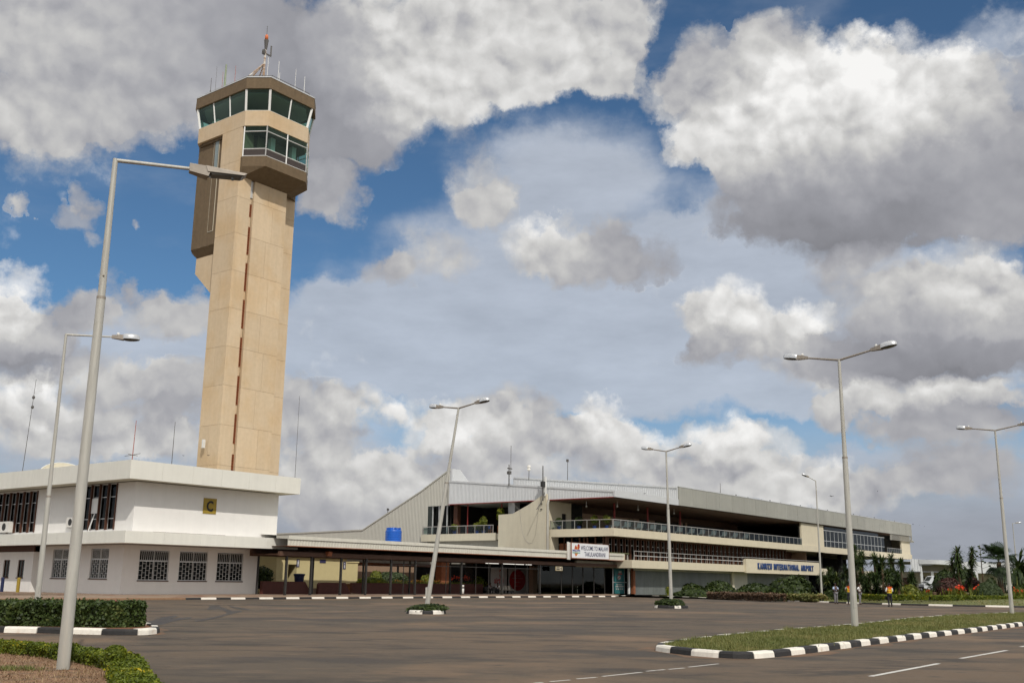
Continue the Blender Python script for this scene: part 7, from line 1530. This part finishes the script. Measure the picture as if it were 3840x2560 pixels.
# ------------------------------------------------------------------ terrace furniture
def terrace_chair(label, a, d, z, m, m2, lounge=True, rot=0.0):
    T = Thing('terrace_chair', label, 'chair', (a, d, z), 'g', 'chairs on the terraces'); 
    if lounge:
        T.part('seat', MB().hull8([(a, d, z+.38), (a+1.5, d, z+.38), (a+1.5, d+.5, z+.33), (a, d+.5, z+.33), (a, d, z+.43), (a+1.5, d, z+.43), (a+1.5, d+.5, z+.38), (a, d+.5, z+.38)]), m); T.part('backrest', MB().hull8([(a+.1, d-.02, z+.4), (a+1.6, d-.02, z+.4), (a+1.6, d+.03, z+.4), (a+.1, d+.03, z+.4), (a-.15, d-.28, z+.98), (a+1.35, d-.28, z+.98), (a+1.35, d-.23, z+.98), (a-.15, d-.23, z+.98)]), m)
        for x in (.1, 1.4): T.part('leg', MB().box(a+x-.03, a+x+.03, d+.2, d+.28, z, z+.34), m2)
    else:
        T.part('seat', MB().box(a, a+.45, d, d+.45, z+.43, z+.48), m2); T.part('backrest', MB().box(a-.03, a+.02, d+.05, d+.40, z+.58, z+1.0), m)
        for x in (.02, .4):
            for y in (.02, .4): T.part('leg', MB().box(a+x-.02, a+x+.03, d+y-.02, d+y+.03, z, z+(.43 if x > .1 else 1.0)), m2)
for i, a in enumerate((113.9, 116.6, 119.8, 123.2, 126.0, 130.6, 134.2, 137.4, 141.0, 144.5, 148.2, 152)):
    terrace_chair('grey mesh terrace seat, number %s from the corner behind the glass railing' % ['one', 'two', 'three', 'four', 'five', 'six', 'seven', 'eight', 'nine', 'ten', 'eleven', 'twelve'][i], a, 70.7, S3T, 'chair_grey', 'alu_frame')
terrace_chair('wooden chair with blue back on the left terrace', 113.0, 89.6, 8.05, 'chair_blue', 'chair_wood', False); terrace_chair('wooden chair cut off by the fin wall on the left terrace', 113.0, 88.0, 8.05, 'chair_wood', 'chair_wood', False)
# ------------------------------------------------------------------ far right: low arrivals building, car, fence
LB = Thing('arrivals_building', 'low cream building with a broad white ribbed canopy edge beyond the garden', 'building', (90, 200, .1), 'w')
Y0 = 200
def LX(px, py=2150): return on_y(px, py, Y0).x
def LZ(px, py): return on_y(px, py, Y0).z
x0, x1, x2 = LX(3395), LX(3440), LX(3900); zt = LZ(3500, 2098); 
LB.part('canopy_end', MB().corrug((x0, Y0-3), (x1-.2, Y0-3), (LZ(3400, 2141), LZ(3425, 2142)), (LZ(3400, 2095), LZ(3425, 2098)), .5, .08, (0, -1)), 'corrugated_light')
n = 16; xs = [LX(3425+i*(3575-3425)/n) for i in range(n+1)]
top = [LZ(3425+i*150/n, 2098+6*i/n) for i in range(n+1)]; bot = [LZ(3425+i*150/n, 2115+8*i/n-2.5*math.sin(math.pi*i/n)) for i in range(n+1)]; m = MB()
m.add([(xs[i], Y0-3.2-1.4*math.sin(math.pi*i/n), top[i]) for i in range(n+1)]+[(xs[i], Y0-3.2-1.4*math.sin(math.pi*i/n), bot[i]) for i in range(n+1)]+[(xs[i], Y0+1, bot[i]) for i in range(n+1)]+[(xs[i], Y0+6, top[i]+.3) for i in range(n+1)], [(i, i+n+1, i+n+2, i+1) for i in range(n)]+[(i+n+1, i+2*(n+1), i+2*(n+1)+1, i+n+2) for i in range(n)]+[(i, i+1, i+1+3*(n+1), i+3*(n+1)) for i in range(n)])
LB.part('curved_canopy', m, 'corrugated_light'); LB.part('recessed_band', MB().box(x1-.1, LX(3580), Y0+1.0, Y0+1.3, LZ(3500, 2142), LZ(3500, 2117)), 'poster_grey')
LB.part('roof_edge', MB().box(LX(3572), x2, Y0-1, Y0-.8, LZ(3650, 2148), LZ(3650, 2106)), 'corrugated_light'); LB.part('roof', MB().box(x0, x2, Y0-.7, Y0+25, LZ(3650, 2108), LZ(3650, 2107)), 'roof_sheet')
LB.part('wall', MB().box(x0-8, x2, Y0+5, Y0+5.3, .1, LZ(3500, 2142)), 'cream_wall'); LB.part('dark_entrance', MB().box(x0-2, LX(3470), Y0+4.8, Y0+4.95, .1, 3.4), 'maroon')
for px in (3436, 3476, 3512, 3600, 3640): LB.part('column', MB().box(LX(px)-.22, LX(px)+.22, Y0-2.6, Y0-2.2, .1, LZ(3500, 2142)), 'alu_frame')
LB.part('wall_lamp', MB().box(LX(3496), LX(3503), Y0+4.7, Y0+4.95, 3.0, 3.6), 'dark_grille')
Fe = Thing('railing_fence', 'white upright bar fence at the right edge below the palm', 'fence', (LX(3790), 190, .1), 'w')
for i in range(16): x = on_y(3775+i*6, 2200, 190).x; Fe.part('bar', MB().box(x-.06, x+.06, 189.95, 190.05, .1, 2.3), 'ac_white')
Fe.part('rail', MB().box(on_y(3772, 2200, 190).x, on_y(3870, 2200, 190).x, 190.06, 190.12, 2.0, 2.12), 'ac_white'); Fe.part('plinth', MB().box(on_y(3772, 2200, 190).x, on_y(3870, 2200, 190).x, 189.8, 190.2, .1, .5), 'cream_wall')
def van(label, cx, cy, rot, L=4.6, Wd=1.8, Hh=1.95):
    T = Thing('parked_van', label, 'van', (cx, cy, 1.08), 'w'); T.e.rotation_euler = (0, 0, rot); o = Vector((0, 0, 0)); T.org = Vector((0, 0, 0)); h = L/2; w = Wd/2
    pr = [(-h, .35), (-h, 1.0), (-h+.15, 1.05), (-h+.75, 1.15), (-h+1.55, Hh-.1), (-h+1.8, Hh), (h-.15, Hh), (h, Hh-.25), (h, .35)]; k = len(pr)
    T.part('body', MB().add([(x, -w, z) for x, z in pr]+[(x, w, z) for x, z in pr], [tuple(range(k-1, -1, -1)), tuple(range(k, 2*k))]+[(i, (i+1) % k, (i+1) % k+k, i+k) for i in range(k)]), 'car_paint')
    for s in (-1, 1):
        T.part('side_window', MB().box(-h+1.75, -.2, w*s-.012, w*s+.012, 1.15, Hh-.2), 'glass_dark'); T.part('side_window', MB().box(0, h-.3, w*s-.012, w*s+.012, 1.15, Hh-.2), 'glass_dark'); T.part('headlight', MB().box(-h-.02, -h+.05, .5*s-.2+.05*s, .5*s+.2+.05*s, .75, .95), 'sign_white')
        for x in (-h+.85, h-.85): wh = T.part('wheel', MB().tube([(x, (w-.2)*s, .32), (x, (w+.02)*s, .32)], .32, 16), 'tyre'); T.part('rim', MB().tube([(x, (w+.02)*s, .32), (x, (w+.035)*s, .32)], .18, 12), 'alu_frame', wh)
    T.part('windscreen', MB().hull8([(-h+.78, -w+.12, 1.17), (-h+.82, -w+.12, 1.17), (-h+.82, w-.12, 1.17), (-h+.78, w-.12, 1.17), (-h+1.50, -w+.2, Hh-.13), (-h+1.54, -w+.2, Hh-.13), (-h+1.54, w-.2, Hh-.13), (-h+1.50, w-.2, Hh-.13)]), 'glass_dark')
    T.part('bumper', MB().box(-h-.06, -h-.001, -w+.05, w-.05, .35, .6), 'dark_post'); return T
q = on_y(3512, 2210, 178); van('white van parked behind the cycad and the purple shrub', q.x, 178, .1, 5.2, 1.9, 2.35)
# bollards at the office corner
for px, m, lb in ((7, 'bin_blue', 'dark blue bollard at the far left by the office wall'), (67, 'sign_yellow', 'yellow bollard by the sunlit foot of the office wall')):
    q = on_a(px, 2205, A0-.3); single('bollard', MB().tube([(A0-.3, q.y, .28), (A0-.3, q.y, 1.45)], .14, 12).ellipsoid((A0-.3, q.y, 1.45), (.14, .14, .06), 12, 6), m, lb, 'bollard', (A0-.3, q.y, .28), 'g', 'bollards by the office')
# birds
def bird(label, p, span, rot=0, sit=False):
    T = Thing('bird', label, 'bird', tuple(p), 'w', 'black birds'); T.e.rotation_euler = (0, 0, rot); T.org = Vector((0, 0, 0)); s = span
    T.part('body', MB().ellipsoid((0, 0, 0), (.09*s, .3*s, .08*s), 8, 6).ellipsoid((0, -.3*s, .04*s), (.06*s, .09*s, .06*s), 8, 6), 'birdblack'); T.part('tail', MB().hull8([(-.05*s, .25*s, 0), (.05*s, .25*s, 0), (.09*s, .55*s, -.03*s), (-.09*s, .55*s, -.03*s), (-.05*s, .25*s, .02*s), (.05*s, .25*s, .02*s), (.09*s, .55*s, -.02*s), (-.09*s, .55*s, -.02*s)]), 'birdblack')
    if not sit:
        for k in (-1, 1): T.part('wing', MB().add([(.05*s*k, -.15*s, .03*s), (.05*s*k, .15*s, .03*s), (.55*s*k, .1*s, .17*s), (.55*s*k, -.17*s, .2*s), (1.0*s*k, .08*s, .13*s), (.05*s*k, -.15*s, .05*s), (.05*s*k, .15*s, .05*s), (.55*s*k, .1*s, .19*s), (.55*s*k, -.17*s, .22*s)], [(0, 1, 2, 3), (3, 2, 4), (5, 8, 7, 6), (8, 4, 7)]), 'birdblack')
bird('black bird gliding with raised wings right of the single lamp', on_y(3118, 1860, 120), .42, .5); bird('tiny distant black bird left of the near right lamp top', on_y(3291, 1841, 150), .22, 1.4); bird('black bird flying low above the office roof', on_y(688, 1708, 95), .2, 1.1); bird('black bird flying across the foot of the tower', on_y(781, 1707, 95), .25, 1.3)
q = on_d(2417, 1848, 69.45); bird('black bird perched on the white roof edge of the terminal', g2w(q.x, 69.45, 13.1), .5, .8, True)
